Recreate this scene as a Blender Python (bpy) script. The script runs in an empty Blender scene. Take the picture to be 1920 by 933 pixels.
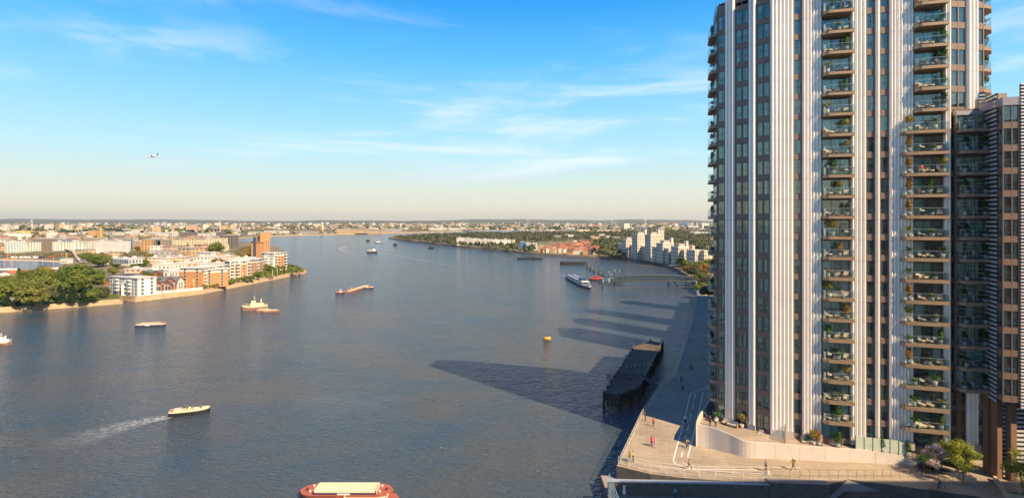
import bpy, bmesh, math, random
from mathutils import Vector, Matrix
from mathutils.geometry import tessellate_polygon
S = bpy.context.scene
COL = S.collection
R = math.radians
PI = math.pi
# ------------------------------------------------------------------ camera, sky, sun, exposure
F, H, HZ = 1000.0, 40.0, 415.0          # focal length in photo pixels, eye height (m), eye level row
cd = bpy.data.cameras.new('camera'); cam = bpy.data.objects.new('camera', cd); COL.objects.link(cam)
cam.location = (0, 0, H); cam.rotation_euler = (R(90), 0, 0)
cd.sensor_width = 36; cd.lens = 36 * F / 1920; cd.shift_y = -(466.5 - HZ) / 1920
cd.clip_start = 0.5; cd.clip_end = 60000
S.camera = cam
SUN_EL = R(43); SUN_AZ = math.atan2(.70, -.71)
tosun = Vector((math.sin(SUN_AZ) * math.cos(SUN_EL), math.cos(SUN_AZ) * math.cos(SUN_EL), math.sin(SUN_EL)))
sl = bpy.data.lights.new('sun', 'SUN'); so = bpy.data.objects.new('sun', sl); COL.objects.link(so)
sl.energy = 5.0; sl.angle = R(.5); sl.color = (1, .765, .48)
so.rotation_euler = tosun.to_track_quat('Z', 'Y').to_euler(); so.location = tosun * 300
S.view_settings.view_transform = 'Standard'; S.view_settings.look = 'None'
S.view_settings.gamma = 1; S.view_settings.exposure = 0.92; S.view_settings.use_curve_mapping = False
W = bpy.data.worlds.new('World'); S.world = W; W.use_nodes = True
nt = W.node_tree; N = nt.nodes; LK = nt.links
bg = N['Background']; bg.inputs['Strength'].default_value = .078
sky = N.new('ShaderNodeTexSky'); sky.sky_type = 'NISHITA'; sky.sun_disc = False
sky.sun_elevation = SUN_EL; sky.sun_rotation = SUN_AZ; sky.air_density = 1.0; sky.dust_density = .6; sky.ozone_density = 2.5
def wn(t, **k):
    n = N.new(t)
    for a, b in k.items(): setattr(n, a, b)
    return n
def wmath(op, a, b=None, clamp=False):
    n = wn('ShaderNodeMath', operation=op); n.use_clamp = clamp
    for i, x in enumerate((a, b)):
        if x is None: continue
        if isinstance(x, (int, float)): n.inputs[i].default_value = x
        else: LK.new(x, n.inputs[i])
    return n.outputs[0]
tc = wn('ShaderNodeTexCoord'); sep = wn('ShaderNodeSeparateXYZ'); LK.new(tc.outputs['Generated'], sep.inputs[0])
ramp = wn('ShaderNodeValToRGB'); LK.new(sep.outputs[2], ramp.inputs[0])
cr = ramp.color_ramp
SKY = [(0, (.64, .58, .44)), (.02, (.71, .65, .49)), (.055, (.63, .69, .58)), (.12, (.42, .69, .78)), (.20, (.24, .58, .82)), (.29, (.09, .44, .82)), (.37, (.02, .31, .80)), (.45, (.005, .19, .62)), (.6, (.004, .09, .36)), (1, (.003, .05, .24))]
cr.elements[0].position = 0; cr.elements[0].color = (*SKY[0][1], 1); cr.elements[1].position = 1; cr.elements[1].color = (*SKY[-1][1], 1)
for p, c in SKY[1:-1]:
    e = cr.elements.new(p); e.color = (*c, 1)
sc_ = wn('ShaderNodeVectorMath', operation='SCALE'); LK.new(ramp.outputs[0], sc_.inputs[0]); sc_.inputs[3].default_value = 9.0
mixs = wn('ShaderNodeMix', data_type='RGBA'); mixs.inputs[0].default_value = .92
LK.new(sky.outputs[0], mixs.inputs[6]); LK.new(sc_.outputs[0], mixs.inputs[7])
# thin cirrus: noise on the sky's own directions, drawn out and tilted
def cirrus(scale, rot, nscale, lo, hi, seed, zlo, zhi, amount):
    mp = wn('ShaderNodeMapping'); LK.new(tc.outputs['Generated'], mp.inputs[0])
    mp.inputs['Rotation'].default_value = rot; mp.inputs['Scale'].default_value = scale; mp.inputs['Location'].default_value = (seed, seed * .7, seed * 1.3)
    nz = wn('ShaderNodeTexNoise'); LK.new(mp.outputs[0], nz.inputs['Vector']); nz.inputs['Scale'].default_value = nscale
    nz.inputs['Detail'].default_value = 9; nz.inputs['Roughness'].default_value = .6; nz.inputs['Distortion'].default_value = .5
    mr = wn('ShaderNodeMapRange', interpolation_type='SMOOTHSTEP'); LK.new(nz.outputs[0], mr.inputs[0])
    mr.inputs[1].default_value = lo; mr.inputs[2].default_value = hi
    up = wn('ShaderNodeMapRange', interpolation_type='SMOOTHSTEP'); LK.new(sep.outputs[2], up.inputs[0]); up.inputs[1].default_value = zlo; up.inputs[2].default_value = zlo + .06
    dn = wn('ShaderNodeMapRange', interpolation_type='SMOOTHSTEP'); LK.new(sep.outputs[2], dn.inputs[0]); dn.inputs[1].default_value = zhi; dn.inputs[2].default_value = zhi + .15
    dn.inputs[3].default_value = 1; dn.inputs[4].default_value = 0
    return wmath('MULTIPLY', wmath('MULTIPLY', mr.outputs[0], up.outputs[0]), wmath('MULTIPLY', dn.outputs[0], amount))
c1 = cirrus((1.0, 1, 7.5), (0, R(-7), 0), 2.2, .47, .72, 3.1, .05, .20, .60)
c2 = cirrus((1.0, 1, 5.0), (0, R(-24), 0), 2.0, .52, .80, 8.6, .12, .42, .38)
cl = wmath('MAXIMUM', c1, c2)
mixc = wn('ShaderNodeMix', data_type='RGBA'); LK.new(cl, mixc.inputs[0]); LK.new(mixs.outputs[2], mixc.inputs[6])
mixc.inputs[7].default_value = (7.2, 7.5, 8.1, 1)
LK.new(mixc.outputs[2], bg.inputs[0])

# ------------------------------------------------------------------ helpers
def G(u, v, z=0.0):
    "ground point at height z that lies along photo pixel (u, v)"
    Y = F * (H - z) / (v - HZ)
    return Vector(((u - 960) * Y / F, Y, z))
def zat(v, Y): return H - (v - HZ) * Y / F
MATS = {}
def mat(name, col, rough=.7, metal=0, var=0, vscale=1.0, bump=0, bscale=10, spec=.5, emit=None, stretch=(1, 1, 1)):
    if name in MATS: return MATS[name]
    m = bpy.data.materials.new(name); m.use_nodes = True; n = m.node_tree.nodes; l = m.node_tree.links
    b = n['Principled BSDF']; b.inputs['Base Color'].default_value = (*col, 1); b.inputs['Roughness'].default_value = rough
    b.inputs['Metallic'].default_value = metal; b.inputs['Specular IOR Level'].default_value = spec
    if emit: b.inputs['Emission Color'].default_value = (*emit, 1); b.inputs['Emission Strength'].default_value = 1
    if var or bump:
        g = n.new('ShaderNodeNewGeometry'); mp = n.new('ShaderNodeMapping'); l.new(g.outputs['Position'], mp.inputs[0]); mp.inputs['Scale'].default_value = stretch
    if var:
        z = n.new('ShaderNodeTexNoise'); z.inputs['Scale'].default_value = vscale; z.inputs['Detail'].default_value = 5; z.inputs['Roughness'].default_value = .65
        l.new(mp.outputs[0], z.inputs['Vector'])
        r = n.new('ShaderNodeMapRange'); l.new(z.outputs[0], r.inputs[0]); r.inputs[1].default_value = .3; r.inputs[2].default_value = .7
        r.inputs[3].default_value = 1 - var; r.inputs[4].default_value = 1 + var
        v = n.new('ShaderNodeVectorMath'); v.operation = 'SCALE'; v.inputs[0].default_value = col; l.new(r.outputs[0], v.inputs[3])
        l.new(v.outputs[0], b.inputs['Base Color'])
    if bump:
        z = n.new('ShaderNodeTexNoise'); z.inputs['Scale'].default_value = bscale; z.inputs['Detail'].default_value = 4; l.new(mp.outputs[0], z.inputs['Vector'])
        bp = n.new('ShaderNodeBump'); bp.inputs['Strength'].default_value = bump; bp.inputs['Distance'].default_value = .1; l.new(z.outputs[0], bp.inputs['Height'])
        l.new(bp.outputs[0], b.inputs['Normal'])
    MATS[name] = m; return m
def leafmat(name, a, b2, scale=.35, trans=.35):
    if name in MATS: return MATS[name]
    m = bpy.data.materials.new(name); m.use_nodes = True; n = m.node_tree.nodes; l = m.node_tree.links
    b = n['Principled BSDF']; b.inputs['Roughness'].default_value = .65; b.inputs['Specular IOR Level'].default_value = .25
    g = n.new('ShaderNodeNewGeometry'); z = n.new('ShaderNodeTexNoise'); z.inputs['Scale'].default_value = scale; z.inputs['Detail'].default_value = 6; l.new(g.outputs['Position'], z.inputs['Vector'])
    w = n.new('ShaderNodeMapRange'); l.new(z.outputs[0], w.inputs[0]); w.inputs[1].default_value = .35; w.inputs[2].default_value = .65
    ri = n.new('ShaderNodeMath'); ri.operation = 'MULTIPLY_ADD'; l.new(g.outputs['Random Per Island'], ri.inputs[0]); ri.inputs[1].default_value = .5; l.new(w.outputs[0], ri.inputs[2])
    s = n.new('ShaderNodeMath'); s.operation = 'SUBTRACT'; s.use_clamp = True; l.new(ri.outputs[0], s.inputs[0]); s.inputs[1].default_value = .25
    mx = n.new('ShaderNodeMix'); mx.data_type = 'RGBA'; l.new(s.outputs[0], mx.inputs[0]); mx.inputs[6].default_value = (*a, 1); mx.inputs[7].default_value = (*b2, 1)
    l.new(mx.outputs[2], b.inputs['Base Color'])
    t = n.new('ShaderNodeBsdfTranslucent'); l.new(mx.outputs[2], t.inputs[0]); ms = n.new('ShaderNodeMixShader'); ms.inputs[0].default_value = trans
    l.new(b.outputs[0], ms.inputs[1]); l.new(t.outputs[0], ms.inputs[2]); l.new(ms.outputs[0], n['Material Output'].inputs[0])
    MATS[name] = m; return m
def facmat(name, wall, win, px=3.0, pz=3.0, fx=.45, fz=.5, band=None, rough=.75, ph=0.0):
    "wall with window openings laid out in metres on the wall (UV)"
    if name in MATS: return MATS[name]
    m = bpy.data.materials.new(name); m.use_nodes = True; n = m.node_tree.nodes; l = m.node_tree.links
    b = n['Principled BSDF']
    uv = n.new('ShaderNodeUVMap'); sp = n.new('ShaderNodeSeparateXYZ'); l.new(uv.outputs[0], sp.inputs[0])
    def M(op, a, c=None):
        x = n.new('ShaderNodeMath'); x.operation = op
        for i, y in enumerate((a, c)):
            if y is None: continue
            if isinstance(y, (int, float)): x.inputs[i].default_value = y
            else: l.new(y, x.inputs[i])
        return x.outputs[0]
    a = M('FRACT', M('ADD', M('DIVIDE', sp.outputs[0], px), ph)); c = M('FRACT', M('DIVIDE', sp.outputs[1], pz))
    inx = M('MULTIPLY', M('GREATER_THAN', a, .5 - fx / 2), M('LESS_THAN', a, .5 + fx / 2))
    inz = M('MULTIPLY', M('GREATER_THAN', c, .55 - fz / 2), M('LESS_THAN', c, .55 + fz / 2))
    w = M('MULTIPLY', inx, inz)
    cell = n.new('ShaderNodeCombineXYZ'); l.new(M('FLOOR', M('DIVIDE', sp.outputs[0], px)), cell.inputs[0]); l.new(M('FLOOR', M('DIVIDE', sp.outputs[1], pz)), cell.inputs[1])
    wnz = n.new('ShaderNodeTexWhiteNoise'); l.new(cell.outputs[0], wnz.inputs['Vector'])
    gg = n.new('ShaderNodeNewGeometry'); nz = n.new('ShaderNodeTexNoise'); nz.inputs['Scale'].default_value = .12; nz.inputs['Detail'].default_value = 6; l.new(gg.outputs['Position'], nz.inputs['Vector'])
    r = n.new('ShaderNodeMapRange'); l.new(nz.outputs[0], r.inputs[0]); r.inputs[1].default_value = .3; r.inputs[2].default_value = .7; r.inputs[3].default_value = .86; r.inputs[4].default_value = 1.12
    vs = n.new('ShaderNodeVectorMath'); vs.operation = 'SCALE'; vs.inputs[0].default_value = wall; l.new(r.outputs[0], vs.inputs[3])
    cur = vs.outputs[0]
    if band:
        mb = n.new('ShaderNodeMix'); mb.data_type = 'RGBA'; l.new(M('LESS_THAN', c, .16), mb.inputs[0]); l.new(cur, mb.inputs[6]); mb.inputs[7].default_value = (*band, 1); cur = mb.outputs[2]
    wc = n.new('ShaderNodeMix'); wc.data_type = 'RGBA'; l.new(M('MULTIPLY', wnz.outputs[0], .45), wc.inputs[0]); wc.inputs[6].default_value = (*win, 1); wc.inputs[7].default_value = (.34, .33, .30, 1)
    mx = n.new('ShaderNodeMix'); mx.data_type = 'RGBA'; l.new(w, mx.inputs[0]); l.new(cur, mx.inputs[6]); l.new(wc.outputs[2], mx.inputs[7])
    l.new(mx.outputs[2], b.inputs['Base Color'])
    l.new(M('SUBTRACT', rough, M('MULTIPLY', w, rough - .12)), b.inputs['Roughness'])
    MATS[name] = m; return m
class MB:
    def __init__(s): s.v = []; s.f = []; s.m = []; s.uv = []; s.sm = []
    def face(s, pts, m=0, uv=None, smooth=False):
        i = len(s.v); s.v += [tuple(p) for p in pts]; s.f.append(tuple(range(i, i + len(pts)))); s.m.append(m); s.sm.append(smooth)
        s.uv += uv if uv else [(p[0] * .999, p[1]) for p in pts]
    def box(s, x0, x1, y0, y1, z0, z1, m=0, top=None, M=None, rz=0, c=None, skip=''):
        P = [Vector((x, y, z)) for z in (z0, z1) for x, y in ((x0, y0), (x1, y0), (x1, y1), (x0, y1))]
        if rz: rm = Matrix.Rotation(rz, 3, 'Z'); cc = Vector(c or ((x0 + x1) / 2, (y0 + y1) / 2, 0)); P = [rm @ (p - cc) + cc for p in P]
        if M: P = [M @ p for p in P]
        top = m if top is None else top
        for k, (a, b, w0) in enumerate(((0, 1, 0), (1, 2, x1 - x0), (2, 3, 0), (3, 0, y1 - y0))):
            L = (x1 - x0) if k % 2 == 0 else (y1 - y0)
            s.face((P[a], P[b], P[b + 4], P[a + 4]), m, [(0, z0), (L, z0), (L, z1), (0, z1)])
        s.face((P[4], P[5], P[6], P[7]), top)
        if 'b' not in skip: s.face((P[3], P[2], P[1], P[0]), top)
    def prism(s, pts, z0, z1, m=0, top=None, bottom=True, cap=True):
        n = len(pts); top = m if top is None else top
        a = sum(pts[i][0] * pts[(i + 1) % n][1] - pts[(i + 1) % n][0] * pts[i][1] for i in range(n))
        if a < 0: pts = list(pts)[::-1]
        d = 0
        for i in range(n):
            p, q = pts[i], pts[(i + 1) % n]; L = math.hypot(q[0] - p[0], q[1] - p[1])
            s.face(((p[0], p[1], z0), (q[0], q[1], z0), (q[0], q[1], z1), (p[0], p[1], z1)), m, [(d, z0), (d + L, z0), (d + L, z1), (d, z1)]); d += L
        if not cap: return
        tri = tessellate_polygon([[Vector((p[0], p[1], 0)) for p in pts]])
        for t in tri:
            q = [pts[i] for i in t]
            ar = (q[1][0] - q[0][0]) * (q[2][1] - q[0][1]) - (q[2][0] - q[0][0]) * (q[1][1] - q[0][1])
            if ar < 0: q = q[::-1]
            s.face([(p[0], p[1], z1) for p in q], top)
            if bottom: s.face([(p[0], p[1], z0) for p in q[::-1]], top)
    def tube(s, a, b, r0, r1=None, n=8, m=0, caps=True):
        a = Vector(a); b = Vector(b); r1 = r0 if r1 is None else r1; d = (b - a)
        if d.length < 1e-6: return
        q = d.to_track_quat('Z', 'Y'); A = []; B = []
        for i in range(n):
            w = q @ Vector((math.cos(2 * PI * i / n), math.sin(2 * PI * i / n), 0)); A.append(a + w * r0); B.append(b + w * r1)
        for i in range(n):
            j = (i + 1) % n; s.face((A[i], A[j], B[j], B[i]), m, smooth=n > 5)
        if caps: s.face(A[::-1], m); s.face(B, m)
    def path(s, pts, r, n=6, m=0):
        for a, b in zip(pts, pts[1:]): s.tube(a, b, r, r, n, m)
    def ball(s, c, rx, ry, rz, m=0, nu=10, nv=7, half=False):
        c = Vector(c); g = []
        for j in range(nv + 1):
            t = PI * j / nv * (.5 if half else 1)
            g.append([c + Vector((rx * math.sin(t) * math.cos(2 * PI * i / nu), ry * math.sin(t) * math.sin(2 * PI * i / nu), rz * math.cos(t))) for i in range(nu)])
        for j in range(nv):
            for i in range(nu):
                k = (i + 1) % nu
                if j == 0: s.face((g[0][0], g[1][i], g[1][k]), m, smooth=True)
                elif j == nv - 1 and not half: s.face((g[j][i], g[nv][0], g[j][k]), m, smooth=True)
                else: s.face((g[j][i], g[j + 1][i], g[j + 1][k], g[j][k]), m, smooth=True)
    def leafball(s, c, rx, ry, rz, n, size, rnd, m=0, inner=.35, flat=.5, zmin=-1):
        c = Vector(c)
        for _ in range(n):
            while True:
                d = Vector((rnd.gauss(0, 1), rnd.gauss(0, 1), rnd.gauss(0, 1)))
                if d.length > .1:
                    d.normalize()
                    if d.z > zmin: break
            k = inner + (1 - inner) * rnd.random() ** .5
            p = c + Vector((d.x * rx * k, d.y * ry * k, d.z * rz * k))
            a = (d + Vector((rnd.uniform(-1, 1), rnd.uniform(-1, 1), rnd.uniform(-.4, 1))) * .8).normalized()
            t = a.cross(Vector((rnd.uniform(-1, 1), rnd.uniform(-1, 1), rnd.uniform(-1, 1)))).normalized(); b = a.cross(t)
            z = size * rnd.uniform(.6, 1.3); t *= z; b *= z * flat
            s.face((p - t, p - b * 1.0, p + t, p + b), m)
    def mesh(s, name, mats, weld=False):
        me = bpy.data.meshes.new(name); me.from_pydata(s.v, [], s.f)
        for x in (mats if isinstance(mats, (list, tuple)) else [mats]): me.materials.append(x)
        me.polygons.foreach_set('material_index', s.m); me.polygons.foreach_set('use_smooth', s.sm)
        uvl = me.uv_layers.new(name='UVMap'); uvl.data.foreach_set('uv', [c for p in s.uv for c in p])
        if weld or any(s.sm):
            bm = bmesh.new(); bm.from_mesh(me); bmesh.ops.remove_doubles(bm, verts=bm.verts, dist=.0008); bm.to_mesh(me); bm.free()
        me.update(); return me
    def obj(s, name, mats, parent=None, loc=(0, 0, 0), rz=0, weld=False):
        return link(name, s.mesh(name, mats, weld), parent, loc, rz)
def link(name, me, parent=None, loc=(0, 0, 0), rz=0):
    o = bpy.data.objects.new(name, me); COL.objects.link(o); o.location = loc; o.rotation_euler = (0, 0, rz)
    if parent: o.parent = parent
    return o
def tag(o, label=None, cat=None, group=None, kind=None):
    if label: o['label'] = label
    if cat: o['category'] = cat
    if group: o['group'] = group
    if kind: o['kind'] = kind
    return o
def thing(name, label, cat, loc=(0, 0, 0), rz=0, group=None):
    o = bpy.data.objects.new(name, None); COL.objects.link(o); o.empty_display_size = .3
    o.location = loc; o.rotation_euler = (0, 0, rz)
    return tag(o, label, cat, group)
KIDS = {}
def kids(o):
    return list(o.children)
def dup(o, loc, rz=0, label=None, group=None, scale=None, parent=None):
    c = o.copy(); COL.objects.link(c); c.location = loc; c.rotation_euler = (0, 0, rz)
    if scale: c.scale = (scale,) * 3 if isinstance(scale, (int, float)) else scale
    if label: c['label'] = label
    if group: c['group'] = group
    for ch in kids(o):
        d = ch.copy(); COL.objects.link(d); d.parent = c
        for g in kids(ch):
            e = g.copy(); COL.objects.link(e); e.parent = d
    return c
class Proto:
    "first call moves the prototype itself, later calls copy it"
    def __init__(s, o): s.o = o; s.used = False
    def put(s, loc, rz=0, label=None, group=None, scale=None):
        scale = scale or 1
        if s.used: return dup(s.o, loc, rz, label, group, scale)
        s.used = True; o = s.o; o.location = loc; o.rotation_euler = (0, 0, rz)
        if scale: o.scale = (scale,) * 3 if isinstance(scale, (int, float)) else scale
        if label: o['label'] = label
        if group: o['group'] = group
        return o
def structure(o): o['kind'] = 'structure'; return o
ORD = ['', 'first', 'second', 'third', 'fourth', 'fifth', 'sixth', 'seventh', 'eighth', 'ninth', 'tenth', 'eleventh', 'twelfth', 'thirteenth', 'fourteenth', 'fifteenth', 'sixteenth', 'seventeenth', 'eighteenth', 'nineteenth', 'twentieth', 'twenty-first', 'twenty-second', 'twenty-third', 'twenty-fourth'] + ['twenty-' + x for x in 'fifth sixth seventh eighth ninth'.split()] + ['thirtieth'] + ['thirty-' + x for x in 'first second third fourth fifth sixth seventh eighth ninth'.split()]
def polyarea(pts): return sum(a[0] * b[1] - b[0] * a[1] for a, b in zip(pts, pts[1:] + pts[:1])) / 2
# ------------------------------------------------------------------ water, land, promenade
def ground_mat(name, cols, scales, rough=.95):
    m = bpy.data.materials.new(name); m.use_nodes = True; n = m.node_tree.nodes; l = m.node_tree.links
    b = n['Principled BSDF']; b.inputs['Roughness'].default_value = rough; b.inputs['Specular IOR Level'].default_value = .15
    g = n.new('ShaderNodeNewGeometry'); cur = None
    for k, (c, s) in enumerate(zip(cols, [None] + scales)):
        if k == 0:
            x = n.new('ShaderNodeRGB'); x.outputs[0].default_value = (*c, 1); cur = x.outputs[0]; continue
        z = n.new('ShaderNodeTexNoise'); z.inputs['Scale'].default_value = s[0]; z.inputs['Detail'].default_value = 7; z.inputs['Roughness'].default_value = .65; l.new(g.outputs['Position'], z.inputs['Vector'])
        r = n.new('ShaderNodeMapRange'); l.new(z.outputs[0], r.inputs[0]); r.inputs[1].default_value = s[1]; r.inputs[2].default_value = s[2]
        mx = n.new('ShaderNodeMix'); mx.data_type = 'RGBA'; l.new(r.outputs[0], mx.inputs[0]); l.new(cur, mx.inputs[6]); mx.inputs[7].default_value = (*c, 1); cur = mx.outputs[2]
    l.new(cur, b.inputs['Base Color']); MATS[name] = m; return m
def water_mat(name, base, streaks=True):
    m = bpy.data.materials.new(name); m.use_nodes = True; n = m.node_tree.nodes; l = m.node_tree.links
    b = n['Principled BSDF']; b.inputs['Roughness'].default_value = .12; b.inputs['IOR'].default_value = 1.33; b.inputs['Specular Tint'].default_value = (.74, .90, 1, 1)
    g = n.new('ShaderNodeNewGeometry')
    def noise(sc, det, stretch=(1, 1, 1), rot=0, dist=0):
        mp = n.new('ShaderNodeMapping'); l.new(g.outputs['Position'], mp.inputs[0]); mp.inputs['Scale'].default_value = stretch; mp.inputs['Rotation'].default_value = (0, 0, rot)
        z = n.new('ShaderNodeTexNoise'); z.inputs['Scale'].default_value = sc; z.inputs['Detail'].default_value = det; z.inputs['Roughness'].default_value = .6; z.inputs['Distortion'].default_value = dist
        l.new(mp.outputs[0], z.inputs['Vector']); return z.outputs[0]
    big = noise(.012, 4, (1, 1.6, 1), .3, 1.5); mid = noise(.09, 4, (1, 1.5, 1), .2, .5); fine = noise(.75, 2.5, (1, 1.9, 1), .25, .6); tiny = noise(2.6, 3, (1, 1.7, 1), -.2)
    mx = n.new('ShaderNodeMix'); mx.data_type = 'RGBA'
    r = n.new('ShaderNodeMapRange'); l.new(big, r.inputs[0]); r.inputs[1].default_value = .35; r.inputs[2].default_value = .68; l.new(r.outputs[0], mx.inputs[0])
    mx.inputs[6].default_value = (*base, 1); mx.inputs[7].default_value = (.070, .070, .070, 1)
    cur = mx.outputs[2]
    if streaks:                                        # slicks where the tide runs, smoother and paler
        st = noise(.010, 5, (.55, 1, 1), .55, 3.5)
        a = n.new('ShaderNodeMapRange'); a.interpolation_type = 'SMOOTHSTEP'; l.new(st, a.inputs[0]); a.inputs[1].default_value = .60; a.inputs[2].default_value = .66
        m2 = n.new('ShaderNodeMath'); m2.operation = 'MULTIPLY'; l.new(a.outputs[0], m2.inputs[0]); m2.inputs[1].default_value = .08
        m3 = n.new('ShaderNodeMix'); m3.data_type = 'RGBA'; l.new(m2.outputs[0], m3.inputs[0]); l.new(cur, m3.inputs[6]); m3.inputs[7].default_value = (.22, .25, .27, 1); cur = m3.outputs[2]
    l.new(cur, b.inputs['Base Color'])
    def madd(x, k, y):
        q = n.new('ShaderNodeMath'); q.operation = 'MULTIPLY_ADD'; l.new(x, q.inputs[0]); q.inputs[1].default_value = k
        if y is None: q.inputs[2].default_value = 0
        else: l.new(y, q.inputs[2])
        return q.outputs[0]
    h = madd(tiny, .07, madd(fine, .75, madd(mid, .9, None)))
    bp = n.new('ShaderNodeBump'); bp.inputs['Strength'].default_value = .85; bp.inputs['Distance'].default_value = .9; l.new(h, bp.inputs['Height']); l.new(bp.outputs[0], b.inputs['Normal'])
    MATS[name] = m; return m
WATER = water_mat('river water', (.030, .060, .092))
mb = MB(); mb.face([(-9000, -3000, 0), (9000, -3000, 0), (9000, 15000, 0), (-9000, 15000, 0)])
structure(mb.obj('water', WATER))
LAND = ground_mat('urban ground', [(.22, .18, .13), (.07, .095, .035), (.23, .19, .15)], [(.03, .45, .6), (.05, .56, .68)])
FAR = ground_mat('far ground', [(.22, .15, .11), (.06, .085, .04), (.34, .26, .21), (.10, .085, .075)], [(.006, .42, .58), (.02, .54, .66), (.03, .55, .62)])
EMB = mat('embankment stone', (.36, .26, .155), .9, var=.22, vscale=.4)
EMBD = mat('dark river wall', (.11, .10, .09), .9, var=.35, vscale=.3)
GRASS = ground_mat('bank grass', [(.075, .105, .028), (.13, .13, .05)], [(.06, .45, .65)])
def land(name, water_px, rest, z, wallm, slope=3.0, topm=None):
    pts = [tuple(G(u, v, 0)[:2]) for u, v in water_px]
    n = len(pts); ins = []
    for i, p in enumerate(pts):  # inward offset for the sloping revetment
        a = Vector(pts[max(i - 1, 0)]); b = Vector(pts[min(i + 1, n - 1)]); t = (b - a).normalized()
        ins.append((p[0] - t.y * slope, p[1] + t.x * slope))
    mb = MB()
    poly = ins + rest
    for t in tessellate_polygon([[Vector((p[0], p[1], 0)) for p in poly]]):
        q = [poly[i] for i in t]
        ar = (q[1][0] - q[0][0]) * (q[2][1] - q[0][1]) - (q[2][0] - q[0][0]) * (q[1][1] - q[0][1])
        if ar < 0: q = q[::-1]
        mb.face([(*p, z) for p in q], 0)
    for i in range(n - 1):
        mb.face([(*pts[i], -.5), (*pts[i + 1], -.5), (*ins[i + 1], z), (*ins[i], z)], 1)
    return mb.obj(name, [topm or LAND, wallm])
ZB = 2.2
LW = [(-260, 600), (0, 586), (100, 579), (180, 573), (232, 569), (233, 563), (252, 566), (300, 560.7), (380, 551), (430, 541), (500, 527), (545, 518), (570, 513), (577, 510), (565, 505), (545, 499), (535, 493), (532, 484), (540, 478), (525, 466), (490, 458), (470, 455), (450, 452.5), (446, 447.5), (480, 444.3), (540, 442), (605, 440), (730, 437.3), (840, 434.5), (900, 433), (960, 431.5), (1010, 430.2)]
l_left = land('left_bank', LW, [(700, 3200), (-4000, 3200), (-4000, 216)], ZB, EMB, 2.0)
structure(l_left)
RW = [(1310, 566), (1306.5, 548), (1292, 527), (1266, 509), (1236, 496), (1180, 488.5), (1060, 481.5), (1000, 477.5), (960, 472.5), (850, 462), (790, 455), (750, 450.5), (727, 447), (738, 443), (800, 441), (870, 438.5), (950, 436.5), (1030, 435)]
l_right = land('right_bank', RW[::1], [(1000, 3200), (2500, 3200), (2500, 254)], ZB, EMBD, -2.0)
structure(l_right)
mb = MB(); mb.face([(-15000, 3000, 2.15), (15000, 3000, 2.15), (15000, 16000, 2.15), (-15000, 16000, 2.15)])
structure(mb.obj('far_ground', FAR))
# rolling hills along the horizon
HILL = ground_mat('hill woods', [(.075, .09, .05), (.14, .13, .08), (.05, .06, .035)], [(.0016, .45, .6), (.004, .5, .6)])
rnd = random.Random(5); mb = MB(); nx = 140; rows = []
for j, (Y, zz) in enumerate(((7500, 2.5), (9000, 1), (10500, 1), (13000, 1))):
    row = []
    for i in range(nx + 1):
        x = -16000 + 32000 * i / nx
        h = 72 + 16 * math.sin(x * .00062 + 1) + 12 * math.sin(x * .0019 + 2.2) + 5 * math.sin(x * .0061) + 3 * math.sin(x * .013)
        h *= 1.0 if x < 2500 else max(.62, 1 - (x - 2500) / 9000)
        row.append(Vector((x, Y + 300 * math.sin(x * .0011), [2.5, h * .42, h * .9, h * .75][j] + (rnd.uniform(-4, 4) if j else 0))))
    rows.append(row)
for j in range(3):
    for i in range(nx): mb.face((rows[j][i], rows[j][i + 1], rows[j + 1][i + 1], rows[j + 1][i]), smooth=True)
structure(mb.obj('hills', HILL))
# dock basins behind the left bank
def sheet(name, px, z, m):
    pts = [G(u, v, z) for u, v in px]; mb = MB()
    poly = [(p.x, p.y) for p in pts]
    for t in tessellate_polygon([[Vector((*p, 0)) for p in poly]]):
        q = [poly[i] for i in t]
        if (q[1][0] - q[0][0]) * (q[2][1] - q[0][1]) - (q[2][0] - q[0][0]) * (q[1][1] - q[0][1]) < 0: q = q[::-1]
        mb.face([(*p, z) for p in q])
    return mb.obj(name, m)
DOCK = water_mat('dock water', (.03, .075, .16), False)
structure(sheet('dock_water', [(-60, 507), (20, 508), (70, 508), (112, 501), (120, 492), (60, 489), (0, 487), (-60, 487)], ZB + .02, DOCK))
structure(sheet('dock_water', [(150, 478), (205, 481), (262, 477), (262, 472.5), (205, 471.5), (152, 472)], ZB + .02, DOCK))
structure(sheet('inlet_water', [(444, 452), (470, 453.5), (478, 449), (450, 446.5)], ZB + .02, DOCK))
structure(sheet('far_river_reach', [(860, 432.6), (1000, 436.8), (1060, 436.2), (1050, 433.6), (960, 431.6)], ZB + .02, DOCK))
structure(sheet('quay', [(-60, 487), (60, 489), (120, 492), (122, 489.5), (60, 486.6), (-60, 484.8)], ZB + .03, mat('quay concrete', (.5, .4, .3), .9, var=.15)))
structure(sheet('green', [(-60, 577), (100, 568), (226, 559), (215, 548), (150, 540), (-60, 545)], ZB + .015, GRASS))
structure(sheet('green', [(500, 519), (545, 511), (566, 507), (560, 503), (540, 497), (510, 503), (470, 514)], ZB + .02, GRASS))
structure(sheet('riverside_path', [(375, 540.2), (430, 531.8), (500, 519.6), (497, 517.6), (428, 529.3), (373, 537.5)], ZB + .02, mat('path gravel', (.42, .33, .24), .9, var=.12)))
structure(sheet('green', [(375, 537), (428, 529), (497, 517), (480, 513), (430, 520), (380, 530)], ZB + .016, GRASS))
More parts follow.
